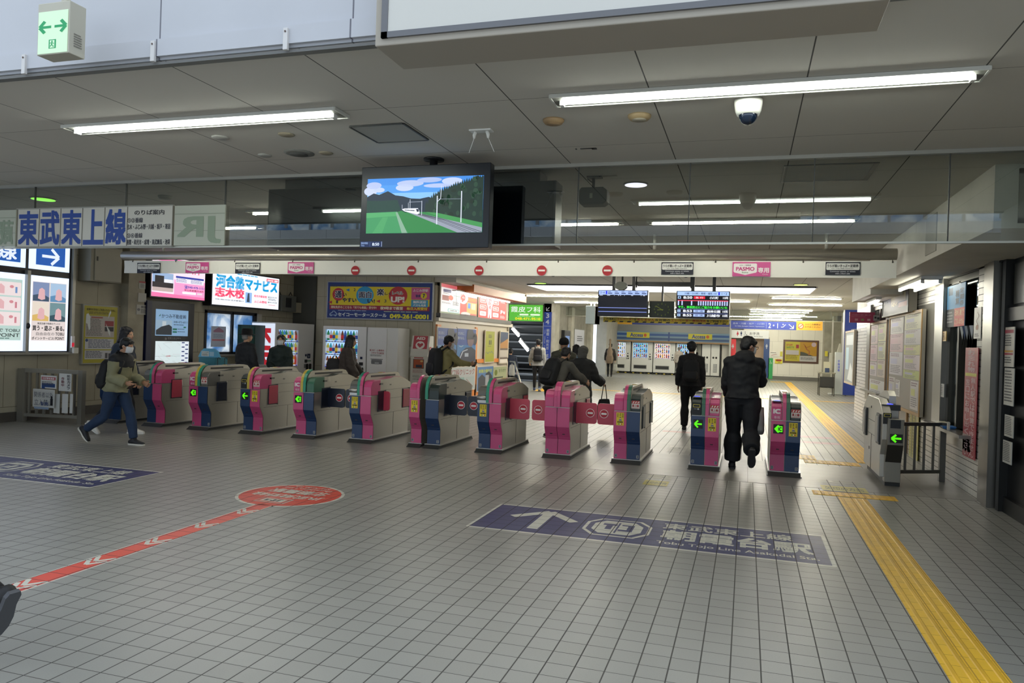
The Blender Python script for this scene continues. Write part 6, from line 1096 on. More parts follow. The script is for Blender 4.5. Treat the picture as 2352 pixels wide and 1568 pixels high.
# toilets entrance
Y2 = 43.96; a, b = ty(1678, 757, Y2), ty(1766, 778, Y2)
def sgn(px0, py0, px1, py1, y, name, label, col, dw, dh, draw, th=.06, e=.15):
    a, b = ty(px0, py0, y), ty(px1, py1, y); t = thing(name, label, 'sign', ((a.x+b.x)/2, y, b.z)); m = MB(); m.box(a.x, b.x, y, y+th, b.z, a.z, mat(col, .4)); m.obj('panel', t); p = printY(a.x, a.z, b.x, b.z, y, dw, dh, base=1, step=.003, emit=e); draw(p); p.mb.obj('lettering', t)
def man(p, x, y, h, c, k=1): p.ell(x, y-h*.42, h*.1, h*.09, c, k, 10).poly([(x-h*.16, y-h*.3), (x+h*.16, y-h*.3), (x+h*.14, y+h*.1), (x+h*.07, y+h*.1), (x+h*.06, y+h*.5), (x-h*.06, y+h*.5), (x-h*.07, y+h*.1), (x-h*.14, y+h*.1)], c, k)
def wom(p, x, y, h, c, k=1): p.ell(x, y-h*.42, h*.1, h*.09, c, k, 10).poly([(x-h*.1, y-h*.3), (x+h*.1, y-h*.3), (x+h*.22, y+h*.18), (x+h*.06, y+h*.18), (x+h*.06, y+h*.5), (x-h*.06, y+h*.5), (x-h*.06, y+h*.18), (x-h*.22, y+h*.18)], c, k)
def whl(p, x, y, h, c, k=1): p.ell(x-h*.05, y-h*.42, h*.09, h*.09, c, k, 10).line([(x-h*.05, y-h*.3), (x, y+h*.05), (x+h*.25, y+h*.1), (x+h*.32, y+h*.4)], h*.09, c, k).line([(x-h*.12, y), (x-h*.22, y+h*.2), (x-h*.1, y+h*.42), (x+h*.12, y+h*.42), (x+h*.2, y+h*.25)], h*.06, c, k)
sgn(1678, 757, 1766, 778, Y2, 'toilet_sign', 'white toilets sign with small figures over the far doorway', '#e4e6e8', 370, 90, lambda p: (wom(p, 70, 42, 52, '#d82c48'), man(p, 105, 42, 52, '#233a70'), whl(p, 145, 42, 52, '#8b9096'), p.text('お手洗', 185, 20, 280, 52, '#4a4e58', 1, .01), p.text('Toilet  洗手间 화장실', 185, 62, 310, 74, '#7a7e86', 1)), e=.3)
sgn(1678, 778, 1688, 866, Y2, 'doorway_panel', 'tall red panel with woman figure left of the toilets doorway', '#d8303c', 40, 360, lambda p: wom(p, 18, 70, 44, '#f4e8e8'))
sgn(1755, 778, 1765, 868, Y2, 'doorway_panel', 'tall dark blue panel with man figure right of the toilets doorway', '#1d3f78', 40, 360, lambda p: man(p, 20, 70, 44, '#e8ecf4'))
sgn(1765, 822, 1774, 870, Y2, 'doorway_panel', 'green panel with wheelchair figure beside the blue doorway panel', '#2c9a54', 40, 200, lambda p: whl(p, 20, 40, 34, '#e8f4ea'))
sgn(1713, 782, 1722, 802, 45.1, 'notice', 'small dark red notice inside the toilets doorway', '#8a2a34', 10, 10, lambda p: None)
sgn(1697, 780, 1707, 786, 45.1, 'notice', 'small white name plate inside the toilets doorway', '#d8d4cc', 10, 10, lambda p: p.lines(1, 3, 9, 7, 1))
def d21(p): p.text('志木・川越・坂戸・小川町', 20, 18, 340, 40, '#a8b4d4', 1).text('for Shiki, Kawagoe, Sakado, Ogawamachi', 42, 54, 336, 68, '#c4cce0', 1).rect(354, 14, 357, 80, '#c4cce0', 1).text('2・1', 376, 18, 470, 74, '#e8ecf4', 1, .02).line([(500, 60), (520, 60), (545, 30)], 7, '#e8ecf4', 1).ell(520, 30, 7, 7, '#e8ecf4', 1, 10).line([(575, 26), (620, 70)], 8, '#e8ecf4', 1).line([(586, 74), (622, 74), (622, 38)], 8, '#e8ecf4', 1)
sgn(1679, 736, 1829, 758, 31.9, 'direction_sign', 'blue direction sign to platforms 2 and 1 under the far glass screen', '#27388a', 650, 90, d21, e=.3)
sgn(1829, 737, 1889, 759, 31.9, 'direction_sign', 'orange yellow no running sign right of the blue direction sign', '#dca02c', 250, 90, lambda p: (p.ell(44, 50, 28, 28, '#c23a2c', 1), p.ell(44, 50, 22, 22, '#e8d8b8', 2), p.line([(24, 66), (62, 36)], 6, '#c23a2c', 3), p.text('かけこみ乗車は', 84, 22, 230, 40, '#7a5a1c', 1), p.text('おやめください', 84, 48, 230, 66, '#7a5a1c', 1)), e=.3)
def dpo(p): p.rect(0, 0, 320, 210, '#e8d840', 0).rect(150, 0, 320, 150, '#e0a828', 1).rect(150, 150, 320, 210, '#e4e0d8', 1).text('STOP!', 12, 26, 74, 46, '#c8402c', 2, .03).text('SAFETY!', 12, 52, 90, 72, '#5a9a4a', 2, .03).rect(110, 30, 140, 70, '#b8303a', 2).rect(8, 92, 140, 140, '#e4dcd8', 2).rect(8, 142, 140, 146, '#8a4a34', 3).lines(10, 150, 140, 196, 4, '#8a7a2c').line([(200, 40), (220, 80), (250, 100), (240, 140)], 12, '#c87a3a', 3).line([(185, 20), (215, 60), (260, 40)], 8, '#c87a3a', 3).poly([(155, 105), (190, 110), (290, 150), (155, 150)], '#5a5a4a', 2).ell(290, 26, 24, 24, '#f0d4d8', 3).lines(160, 165, 310, 195, 3)
printed(1804, 784, 1875, 831, Y2, 'yellow framed pair of posters on the far stone wall', 320, 210, dpo, frame='#54372c', th=.05, fw=.1, fm=0, e=.1, name='framed_poster', cat='poster')
sgn(1768, 807, 1788, 819, Y2, 'notice', 'small white notice with red marks left of the far posters', '#dcdad2', 100, 60, lambda p: (p.lines(10, 10, 90, 24, 1), p.line([(20, 45), (80, 30)], 5, '#b84a44', 1)))
sgn(1780, 824, 1797, 835, Y2, 'notice', 'yellow and red notice below the white one on the far wall', '#d8cc3a', 100, 70, lambda p: (p.poly([(5, 20), (25, 5), (75, 5), (95, 20), (75, 34), (25, 34)], '#b83a2c', 1), p.lines(40, 46, 80, 62, 2)))
sgn(1792, 807, 1797, 818, Y2, 'notice', 'narrow yellow sticker beside the far posters', '#c9c04a', 10, 10, lambda p: None)
# left side of the far hall: hanging box sign, poster, screen
def farx(px0, py0, px1, py1, x, name, label, cat, col, dw, dh, draw, e=.2, th=.08):
    a, b = tx(px0, py0, x), tx(px1, py1, x); t = thing(name, label, cat, (x, (a.y+b.y)/2, b.z)); m = MB(); m.box(x-th, x, a.y, b.y, b.z, a.z, mat(col, .4)); m.obj('frame', t); p = printX(a.y+.04, a.z-.04, b.y-.04, b.z+.04, x, dw, dh, base=1, step=.003, emit=e); draw(p); p.mb.obj('face', t)
farx(1320, 754, 1340, 832, -7.42, 'poster', 'tall white poster with bottle shapes on the far left wall', 'poster', '#8a8a84', 80, 260, lambda p: (p.rect(0, 0, 80, 260, '#dcdcdc', 0), p.lines(20, 50, 70, 100, 3), [p.ell(14+i*18, 200, 6, 34, ['#5a6a7a', '#8a6a5a', '#3a5a8a', '#8a3a44'][i], 1, 12) for i in range(4)]), .25)
farx(1297, 758, 1308, 830, -7.36, 'screen_pillar', 'dark upright advertising screen on the far left wall', 'screen', '#101218', 60, 260, lambda p: (p.rect(0, 0, 60, 260, '#1a1c24', 0), p.rect(8, 40, 54, 150, '#6a8ac0', 1), p.rect(8, 150, 54, 190, '#c86a6a', 1)), .6, .3)
a, b = ty(1346, 702, 28), ty(1378, 744, 28); t = thing('hanging_sign', 'grey blue hanging box sign left of the departure boards', 'sign', ((a.x+b.x)/2, 28, b.z)); m = MB(); xm = ty(1368, 700, 28).x; m.box(a.x, xm, 28, 28.9, b.z, a.z, mat('#7a8a94', .4)); m.box(xm-.02, xm, 28, 28.9, b.z, a.z, mat('#8d8084', .4)); m.obj('box', t, bevel=.01); [(lambda q: (hang(x, 28.4, a.z, q, .03, DSTEEL), q.obj('hanger', t)))(MB()) for x in (a.x+.12, xm-.12)]
# table and sanitiser post at the right of the hall
t = thing('table', 'small stand with leaflets by the right wall of the hall', 'table', (2.85, 31, 0)); c = tz(1896, 908); cx, cy = c.x, c.y; m = MB(); m.box(cx-.28, cx+.3, cy-.3, cy+.35, .82, .86, mat('#8f8c7c', .5)); m.obj('top', t)
for sx in (-.24, .26):
    for sy in (-.25, .3): m = MB(); m.box(cx+sx-.015, cx+sx+.015, cy+sy-.015, cy+sy+.015, 0, .82, DSTEEL); m.obj('leg', t)
m = MB(); m.box(cx-.24, cx+.26, cy-.25, cy-.23, .3, .7, mat('#2f2f2e', .5)); m.box(cx-.24, cx+.26, cy-.25, cy+.3, .3, .32, mat('#2f2f2e', .5)); m.obj('shelf', t)
m = MB(); m.box(cx-.1, cx+.14, cy, cy+.02, .86, 1.25, mat('#c4c0a8', .5)); m.box(cx-.05, cx+.1, cy-.05, cy, .86, 1.02, mat('#3a4a6a', .5)); lone(m, 'leaflet_holder', 'leaflet holder standing on the small stand by the right wall', 'holder')
c = tz(1922, 906); t = thing('sanitizer_post', 'slim white post with blue lettering beside the small stand', 'dispenser', (c.x, c.y, 0)); m = MB(); m.box(c.x-.3, c.x+.17, c.y-.2, c.y+.3, 0, .04, mat('#c9cdc9', .4)); m.obj('foot', t, bevel=.01); m = MB(); m.box(c.x-.1, c.x+.16, c.y, c.y+.16, .04, 1.62, mat('#d2d8d6', .4)); m.prism([(c.x-.04, 1.62), (c.x+.12, 1.62), (c.x+.08, 1.95), (c.x+.04, 1.95)], 'y', c.y+.04, c.y+.1, mat('#b5b4a4', .5)); m.obj('post', t, bevel=.01)
p = printY(c.x-.06, 1.35, c.x+.12, .85, c.y, 40, 110); p.vtext('手指消毒', 12, 4, 30, 104, '#4a5ae0', 1); p.mb.obj('lettering', t)
# poster panel and papers between the far pillars on the right
for i, (a, b, c, d, l) in enumerate(((1905, 810, 1912, 850, 'white paper on the far right wall behind the small stand'), (1895, 806, 1901, 818, 'small yellow paper by the far posters'))):
    q = ty(a, b, 36.1 if i == 0 else 40.1); r = ty(c, d, q.y); m = MB(); m.box(q.x, r.x, q.y-.02, q.y, r.z, q.z, mat(('#c9c7bc', '#c9bd3a')[i], .5)); lone(m, 'notice', l, 'notice')
# ================================================================ RIGHT WALL BOARDS
RB = RX-.02
def rboard(px0, pyt, px1, pyb, label, dw, dh, draw, name='notice_board', cat='notice board', fr='#9a7744', x=RB, fw=.05, th=.05, e=0, bg='#9a958a', right=None, lightframe=None):
    """board on the right wall: px0 far edge, px1 near edge"""
    a, b = tx(px0, 0, x-th), tx(px1, 0, x-th); zt, zb = tx(px1, pyt, x-th).z, tx(px1, pyb, x-th).z; t = thing(name, label, cat, (x, (a.y+b.y)/2, zb)); m = MB(); c = mat(fr, .45)
    m.box(x-th, x, b.y-fw, a.y+fw, zb-fw, zt+fw, mat(bg, .6)); m.obj('backing', t); m = MB(); k = x-th-.012
    m.box(k, x-th, b.y-fw, a.y+fw, zt, zt+fw, c); m.box(k, x-th, b.y-fw, a.y+fw, zb-fw, zb, c); m.box(k, x-th, b.y-fw, b.y, zb, zt, c); m.box(k, x-th, a.y, a.y+fw, zb, zt, c); m.obj('frame', t)
    p = printXm(a.y, zt, b.y, zb, x-th, dw, dh, emit=e, base=1); draw(p); p.mb.obj('papers', t); return t
def paper(p, x0, y0, x1, y1, c, seed, k=1):
    rg = random.Random(seed); p.rect(x0, y0, x1, y1, c, k); w, h = x1-x0, y1-y0
    p.lines(x0+w*.1, y0+h*.06, x1-w*.1, y0+h*.22, 2, '#7a5a66', k+1, seed=seed).rect(x0+w*.1, y0+h*.28, x0+w*.6, y0+h*.52, rg.choice(['#c9a0a8', '#b8b8d0', '#c4c87a', '#a8b8c8']), k+1).lines(x0+w*.1, y0+h*.58, x1-w*.1, y0+h*.94, 5, '#77757a', k+1, seed=seed+3)
def db2(p):
    for i, (x0, y0, x1, y1, c) in enumerate(((4, 4, 96, 70, '#cfcbc4'), (4, 72, 96, 150, '#c8a8ac'), (4, 152, 96, 250, '#c8c4c8'), (104, 0, 196, 60, '#ccc9a8'), (104, 62, 196, 120, '#bdb8b8'), (104, 122, 196, 160, '#c9c67c'), (104, 162, 196, 220, '#c9bcc0'), (104, 222, 196, 256, '#b8c46a'))): paper(p, x0, y0, x1, y1, c, i+1)
    paper(p, 4, 262, 50, 372, '#c4c2bc', 21); paper(p, 54, 270, 84, 340, '#dcdcd8', 22); paper(p, 150, 262, 194, 372, '#c6c4c4', 23)
rboard(2070, 712, 2142, 962, 'large notice board with many papers nearest the office window', 200, 380, db2, fr='#a8803c')
rboard(2026, 735, 2062, 935, 'second notice board with pink and yellow papers behind the near one', 100, 300, lambda p: ([paper(p, x0, y0, x1, y1, c, i+30) for i, (x0, y0, x1, y1, c) in enumerate(((2, 4, 48, 80, '#cbb4b4'), (52, 4, 98, 70, '#c9c690'), (2, 84, 48, 150, '#cbb0b4'), (52, 74, 98, 140, '#c4c49a'), (2, 154, 48, 210, '#c9c0c0'), (52, 144, 98, 210, '#c4b8a8'), (2, 225, 98, 298, '#c9cac4')))], ), fr='#8a6a42')
rboard(1969, 758, 1988, 890, 'framed glass poster case at the far end of the brick wall', 60, 200, lambda p: (p.rect(0, 0, 60, 200, '#8e9490', 0), p.rect(6, 10, 54, 50, '#c4c9c4', 1), p.rect(6, 60, 26, 150, '#a8c0c4', 1), p.poly([(20, 190), (40, 120), (55, 150), (55, 195)], '#c9cdc4', 2)), fr='#b8a88a', name='poster_case', cat='poster')
def ddk(p): p.rect(0, 0, 200, 120, '#33343a', 0).rect(70, 10, 180, 60, '#8a8668', 1).rect(130, 66, 190, 92, '#a85a44', 1).text('はならび', 10, 8, 66, 56, '#8a8e94', 2, .03).text('NEWS', 78, 60, 124, 80, '#d0c89a', 2)
rboard(2052, 652, 2110, 706, 'dark framed advertisement high on the brick wall under the soffit', 200, 120, ddk, name='advert_board', cat='sign', fr='#2a2a28', th=.12, fw=.03)
def rpaper(px0, pyt, px1, pyb, label, dw, dh, draw, x=RB-.01, col='#c9c7c0', name='notice', cat='notice', th=.008, e=0):
    a, b = tx(px0, 0, x), tx(px1, 0, x); zt, zb = tx(px1, pyt, x).z, tx(px1, pyb, x).z; t = thing(name, label, cat, (x, (a.y+b.y)/2, zb)); m = MB(); m.box(x, x+th, b.y, a.y, zb, zt, mat(col, .4)); m.obj('sheet', t); p = printXm(a.y, zt, b.y, zb, x, dw, dh, base=1, emit=e); draw(p); p.mb.obj('print', t)
rpaper(2067, 703, 2084, 745, 'small white notice over the narrow door between the boards', 60, 100, lambda p: (p.text('関係者', 14, 30, 46, 48, '#5a5a5e', 1), p.lines(16, 56, 44, 80, 3)), x=RB-.02)
rpaper(2122, 962, 2142, 1090, 'yellow strips of paper on the brick wall behind the steel rail', 50, 200, lambda p: (p.rect(14, 0, 18, 200, '#8a8a6a', 1), p.rect(31, 0, 34, 200, '#8a8a6a', 1), p.lines(3, 20, 12, 180, 14, '#a8a24a'), p.lines(20, 10, 30, 180, 14, '#a8a24a')), col='#b9b45c')
rpaper(2245, 798, 2274, 1075, 'long dark red banner with white characters on the near brick pier', 60, 560, lambda p: (p.rect(4, 130, 56, 146, '#cfc84a', 1), p.vtext('無人駅では精算できません', 32, 150, 54, 555, '#d8b4b8', 1), p.vtext('窓口にお申し出ください', 8, 160, 28, 555, '#d8b4b8', 1), p.vtext('お忘れ物', 14, 10, 48, 126, '#e0c4c8', 1)), col='#a83040', name='banner', cat='banner')
rpaper(2262, 700, 2278, 776, 'white strip with curved line drawing above the red banner', 40, 140, lambda p: (p.line([(20, 20), (30, 40), (14, 60), (28, 84)], 2, '#7a5a44', 1), p.ell(20, 90, 8, 12, '#b8907a', 1, 12), p.lines(8, 118, 34, 134, 2)))
def rwin(x=RX-.005): 
    rpaper(2199, 640, 2240, 745, 'blue, black and red poster filling the top of the office window', 200, 300, lambda p: (p.rect(0, 0, 200, 170, '#5c9cc8', 0), p.rect(16, 16, 66, 70, '#3a5a74', 1), p.vtext('精算', 100, 40, 140, 150, '#28303a', 2), p.vtext('定期券', 146, 30, 190, 160, '#28303a', 2), p.rect(0, 170, 90, 300, '#23242c', 1), p.lines(8, 190, 80, 280, 4, '#a8a8a4', 2), p.rect(90, 170, 200, 300, '#c83a34', 1), p.text('改札機で', 98, 180, 196, 225, '#ecd4a8', 2, .02), p.text('ございません', 98, 240, 196, 285, '#ecd4a8', 2, .02)), x=x, col='#6a9ab8', name='poster', cat='poster', e=.25)
rwin()
# hanging folded paper below the window poster, stickers, things on the sill
a, b = tx(2212, 760, RX), tx(2240, 760, RX); t = thing('paper_pennant', 'crumpled white and black papers hanging under the window poster', 'notice', (RX, (a.y+b.y)/2, 1.9)); m = MB(); rg = random.Random(8)
for i in range(5): y0 = b.y+(a.y-b.y)*i/5; z0 = tx(2230, 748, RX).z; m.add([(RX-.02, y0, z0), (RX-.05, y0+.06, z0), (RX-.03, y0+.03, z0-.28-rg.uniform(0, .1)), (RX+.0, y0+.1, z0-.2)], [(0, 1, 3, 2)], mat(['#c9ced4', '#3a4048', '#a8b0ba', '#4a5a7a', '#d4d8d8'][i], .4))
m.obj('papers', t)
rpaper(2188, 758, 2199, 782, 'small orange yellow sticker on the office window post', 40, 70, lambda p: p.vtext('非常口', 14, 8, 28, 62, '#5a3a1c', 1), x=RX-.04, col='#c9a03a'); rpaper(2186, 887, 2198, 920, 'small white paper with lines on the office window post', 40, 80, lambda p: p.lines(8, 10, 34, 70, 6, '#55565a'), x=RX-.04, col='#c4c6c4')
for px, w, c, l, h in ((2200, .30, '#cdcabb', 'cream tray on the office window sill', .05), (2216, .22, '#2f6fb8', 'blue coin tray on the office window sill', .03)):
    q = tx(px, 0, RX-.05); y = q.y; m = MB(); m.prism([(RX-.15, .70), (RX-.02, .70), (RX, .70+h), (RX-.17, .70+h)], 'y', y-w/2, y+w/2, mat(c, .4)); lone(m, 'tray', l, 'tray', bevel=.006)
q = tx(2185, 0, RX-.02); m = MB(); m.prism([(RX-.05, .70), (RX+.05, .70), (RX+.08, .86), (RX+.06, .87)], 'y', q.y-.06, q.y+.1, mat('#9a9a94', .5)); lone(m, 'card_reader', 'grey slanted stand at the far end of the window sill', 'stand')
q = tx(2228, 0, RX-.05); m = MB(); m.box(RX-.14, RX-.12, q.y-.03, q.y+.04, .70, .80, mat('#c9c9c2', .4)); lone(m, 'card_holder', 'small white card standing at the near end of the window sill', 'card')
# inside the office: shelf and boxes
t = thing('shelf_unit', 'dark shelf inside the ticket office behind the window', 'shelf', (3.3, 10.6, 0)); m = MB(); sh = mat('#5a4a34', .6)
for z in (.95, 1.2, 1.5): m.box(3.1, 3.6, 10.5, 12.6, z, z+.03, sh)
m.box(3.1, 3.6, 12.55, 12.6, 0, 2.4, sh); m.obj('shelf', t)
m = MB(); m.box(3.12, 3.5, 11.35, 11.75, 1.53, 1.95, mat('#b3b25c', .6)); lone(m, 'storage_box', 'yellow green box on the upper shelf inside the office', 'box', bevel=.01)
m = MB(); m.prism([(3.0, .72), (3.3, .72), (3.36, 1.15), (2.94, 1.15)], 'y', 11.15, 11.5, mat('#a8a65c', .6)); lone(m, 'waste_bin', 'yellow green bin behind the office window sill', 'bin')
m = MB(); m.box(3.15, 3.4, 11.5, 11.8, 1.23, 1.36, mat('#8a8b88', .5)); lone(m, 'telephone', 'grey device on the lower shelf inside the office', 'device', bevel=.02)
m = MB(); m.box(2.9, 3.7, 9.8, 12.5, .66, .70, mat('#55534c', .5)); lone(m, 'desk', 'desk top behind the office window', 'desk')
# pink hanging sign, papers on the dark door
Yp = 17.6; a, b = ty(1952, 716, Yp), ty(2025, 742, Yp); t = thing('hanging_sign', 'pink projecting sign with small pictures on the right wall', 'sign', ((a.x+b.x)/2, Yp, b.z)); m = MB(); m.box(a.x, min(b.x, RX-.02), Yp, Yp+.06, b.z, a.z, mat('#a83a5c', .45)); m.obj('panel', t); p = printY(a.x, a.z, b.x, b.z, Yp, 300, 110, base=1); p.text('こちらの窓口でご案内・精算します', 14, 24, 200, 36, '#d08aa0', 1).lines(14, 46, 190, 52, 1, '#c87a92'); [p.rect(50+i*58, 68, 78+i*58, 90, ['#c88a98', '#8a8a5a', '#d0a0a8'][i], 1) for i in range(3)]; p.rect(222, 30, 288, 86, '#b8b4b0', 1).rect(232, 44, 250, 64, '#2a2c30', 2).rect(256, 50, 278, 74, '#3a4040', 2); p.mb.obj('lettering', t)
for i, (a, b, c, d, l, col) in enumerate(((2332, 748, 2356, 845, 'white and red notice on the dark door at the right edge', '#c9c6bc'), (2336, 848, 2358, 940, 'white paper below the red notice on the dark door', '#c4c4bc'), (2340, 964, 2360, 1018, 'white paper in the middle of the dark door', '#c4c4bc'), (2338, 1028, 2358, 1084, 'lowest white paper on the dark door', '#c4c4bc'))):
    rpaper(a, b, c, d, l, 60, 120, (lambda p: (p.rect(6, 8, 56, 18, '#a8384c', 1), p.lines(8, 24, 50, 60, 5), p.rect(6, 70, 56, 76, '#c9963a', 1), p.rect(6, 78, 56, 84, '#a8384c', 1), p.lines(8, 90, 52, 112, 3))) if i == 0 else (lambda p: p.lines(6, 8, 54, 112, 11, '#5d5d60')), x=RX+.035, col=col)
# ================================================================ PEOPLE
def remesh(mb, vox, smooth=3):
    """fuse overlapping lofts into one continuous skin"""
    me = bpy.data.meshes.new('r'); me.from_pydata([tuple(p) for p in mb.v], [], mb.f); me.update()
    o = bpy.data.objects.new('r', me); SC.collection.objects.link(o)
    r = o.modifiers.new('r', 'REMESH'); r.mode = 'VOXEL'; r.voxel_size = vox
    s = o.modifiers.new('s', 'SMOOTH'); s.factor = .6; s.iterations = smooth
    bpy.context.view_layer.update(); dg = bpy.context.evaluated_depsgraph_get()
    m2 = bpy.data.meshes.new_from_object(o.evaluated_get(dg)); vs = [v.co.copy() for v in m2.vertices]; fs = [tuple(p.vertices) for p in m2.polygons]
    bpy.data.objects.remove(o); bpy.data.meshes.remove(me); bpy.data.meshes.remove(m2); return vs, fs
def part(name, parent, pieces, m, vox=.012, wr=0, extra=None, smooth=3, wf=7):
    """pieces: function filling an MB; fused, then creased a little like cloth"""
    mb = MB(); pieces(mb); vs, fs = remesh(mb, vox, smooth)
    if wr:
        out = []
        for v in vs:
            n = noise.noise_vector(Vector((v.x*wf, v.y*wf, v.z*wf*1.9))); n2 = noise.noise_vector(v*wf*2.6)
            out.append(v+(n*wr+n2*wr*.4))
        vs = out
    r = MB(); r.add(vs, fs, m, True)
    if extra: extra(r)
    return r.obj(name, parent, world=False)
def person(label, loc, face, H, skin='#c79a7c', lean=0, twist=0, hyaw=0, hpitch=0, legs=((0, 0), (0, 0)), arms=((0, 8, 10), (0, 8, 10)), top='#15161a', trou='#14151a', shoe='#1a1a1c', sole='#c9c6bc', hair='#0f0f12',
           hairlen=0, hood=False, coat=.80, puff=.02, loose=.0, hat=None, mask=False, glasses=False, scarf=None, cuffs=None, hips=1, vox=.012, build=1.0, sx=(0, 0), headwear=None, dz=0, skirt=False, shoulder=None):
    """face: heading in degrees (0 looks towards +Y, 90 towards -X). legs: (hip flex, knee bend) left, right. arms: (flex, spread, elbow)"""
    t = thing('person', label, 'person', loc, R(face)); s = H/1.72; V = Vector
    # legs first, to find how high the pelvis sits
    J = {}
    def leg(i):
        f, k = legs[i]; sg = (-1, 1)[i]; hip = V((sg*.095*build, 0, .90)); a = R(f); b = R(f-k)
        kn = hip+V((sx[i]*.4, math.sin(a), -math.cos(a)))*.43; an = kn+V((sx[i]*.4, math.sin(b), -math.cos(b)))*.40; return hip, kn, an, b
    L = [leg(0), leg(1)]; low = min(l[2].z-.075-(.0 if abs(l[3]) < .35 else .10*abs(math.sin(l[3]))) for l in L); dzp = -low
    ln = R(lean); T = Matrix.Rotation(-ln, 3, 'X'); P = V((0, 0, .90+dzp))
    up = lambda x, y, z: P+T @ V((x, y, z-.90))            # points of the leaning trunk
    tw = Matrix.Rotation(R(twist), 3, 'Z')
    S = lambda p: p*s
    L = [tuple(q+V((0, 0, dzp)) if isinstance(q, Vector) else q for q in l) for l in L]
    sh = [up(-.168*build, 0, 1.385), up(.168*build, 0, 1.385)]
    def arm(i):
        f, sp, e = arms[i][:3]; sg = (-1, 1)[i]; inn = R(arms[i][3]) if len(arms[i]) > 3 else 0; a = R(f+lean*.3); b = R(f+lean*.3+e); q = R(sp)
        el = sh[i]+V((sg*math.sin(q), math.sin(a)*math.cos(q), -math.cos(a)*math.cos(q)))*.285
        d = V((-sg*math.sin(inn)+sg*math.sin(q)*.4, math.sin(b), -math.cos(b))).normalized(); wr = el+d*.245; return sh[i], el, wr, d
    A = [arm(0), arm(1)]
    neck = up(0, .0, 1.47); hd = Matrix.Rotation(R(hyaw), 3, 'Z') @ Matrix.Rotation(-R(lean*.6+hpitch), 3, 'X'); hc = neck+hd @ V((0, .025, .13)); J['h'] = hc
    Wd = build
    def torso(mb, g=0, z0=.84, flare=0, zt=1.46):
        rg = [(z0, .15+flare, .105+flare), (.92, .165, .118), (1.03, .148, .108), (1.15, .155, .118), (1.28, .17, .125), (1.37, .165, .112), (1.42, .15, .09), (zt, .085, .07)]
        rg = [r for r in rg if r[0] >= z0]
        mb.loft([(S(up(0, -.005, z)), (a*Wd+g)*s, (b*Wd+g)*s) for z, a, b in rg], None, 20)
        mb.loft([(S(sh[0]+V((.02, 0, -.01))), (.058+g*.6)*s, (.058+g*.6)*s), (S(up(0, 0, 1.41)), (.075+g*.7)*s, (.07+g*.7)*s), (S(sh[1]-V((.02, 0, .01))), (.058+g*.6)*s, (.058+g*.6)*s)], None, 14, up=(0, 1, 0))
        for q in sh: mb.ball(S(q-V((0, 0, .012))), (.058+g*.7)*s, (.060+g*.7)*s, (.058+g*.6)*s, None, 12, 8)
    def armf(mb, i, g=0, k=1.0, taper=1):
        a, el, wr, d = A[i]; e = wr if k == 1 else el+(wr-el)*k
        mb.loft([(S(a), (.054+g*.7)*s, (.054+g*.7)*s), (S(a.lerp(el, .5)), (.048+g*.85)*s, (.05+g*.85)*s), (S(el), (.040+g*taper)*s, (.042+g*taper)*s), (S(el.lerp(e, .4)), (.040+g*taper)*s, (.042+g*taper)*s), (S(e), (.028+g*taper)*s, (.030+g*taper)*s)], None, 12)
        mb.ball(S(el), (.040+g)*s, (.041+g)*s, (.041+g)*s, None, 10, 7)
    def legf(mb, i, g=0, gb=None, k=1.0):
        hp, kn, an, b = L[i]; gb = g if gb is None else gb; e = kn.lerp(an, k)
        mb.loft([(S(hp+V((0, 0, .03))), (.088*Wd+g)*s, (.095*Wd+g)*s), (S(hp.lerp(kn, .3)), (.078*Wd+g)*s, (.088*Wd+g)*s), (S(hp.lerp(kn, .8)), (.056+g)*s, (.060+g)*s), (S(kn), (.050+g)*s, (.056+g)*s), (S(kn.lerp(e, .3)), (.050+gb)*s, (.058+gb)*s), (S(kn.lerp(e, .75)), (.038+gb)*s, (.042+gb)*s), (S(e), (.034+gb)*s, (.036+gb)*s)], None, 14)
        mb.ball(S(kn), (.050+g)*s, (.054+g)*s, (.052+g)*s, None, 10, 7)
    HM = lambda v: S(hc)+hd @ (V(v)*s)
    def headf(mb):
        for c, r in (((0, -.005, .03), (.074, .092, .083)), ((0, .02, -.03), (.060, .070, .072)), ((0, .045, -.07), (.038, .038, .032)), ((0, -.02, -.01), (.066, .07, .07))): mb.ball(HM(c), r[0]*s, r[1]*s, r[2]*s, None, 18, 12, hd)
        mb.loft([(HM((0, .083, .015)), .009*s, .008*s), (HM((0, .098, -.012)), .013*s, .012*s), (HM((0, .102, -.028)), .017*s, .012*s), (HM((0, .085, -.034)), .013*s, .010*s)], None, 8)
        for e in (-1, 1): mb.ball(HM((e*.073, -.005, -.008)), .010*s, .020*s, .032*s, None, 10, 7, hd); mb.ball(HM((e*.030, .072, .022)), .020*s, .012*s, .008*s, None, 8, 6, hd)
        mb.ball(HM((0, .084, -.056)), .024*s, .010*s, .010*s, None, 10, 6, hd)
        mb.loft([(S(up(0, -.01, 1.40)), .06*s, .06*s), (S(neck+V((0, 0, .01))), .054*s, .056*s), (HM((0, -.005, -.04)), .052*s, .058*s)], None, 14)
    def bodyf(mb):
        torso(mb, -.012)
        for i in (0, 1): armf(mb, i, -.006); legf(mb, i, -.010)
        for i in (0, 1): hp, kn, an, b = L[i]; fd = footdir(i); mb.loft([(S(an), .034*s, .036*s), (S(an+fd[0]*.06+fd[1]*-.035), .034*s, .030*s), (S(an+fd[0]*.14+fd[1]*-.055), .034*s, .018*s)], None, 10)
        headf(mb)
    def footdir(i):
        b = L[i][3]; an = L[i][2]; back = b < -.35; p = (b*1.0 if back else min(0, 0)); lift = (an.z-.075)
        if back: p = max(-1.25, b*.9)
        elif lift > .05: p = b*.5
        else: p = 0
        return V((0, math.cos(p), math.sin(p))), V((0, -math.sin(p), math.cos(p)))
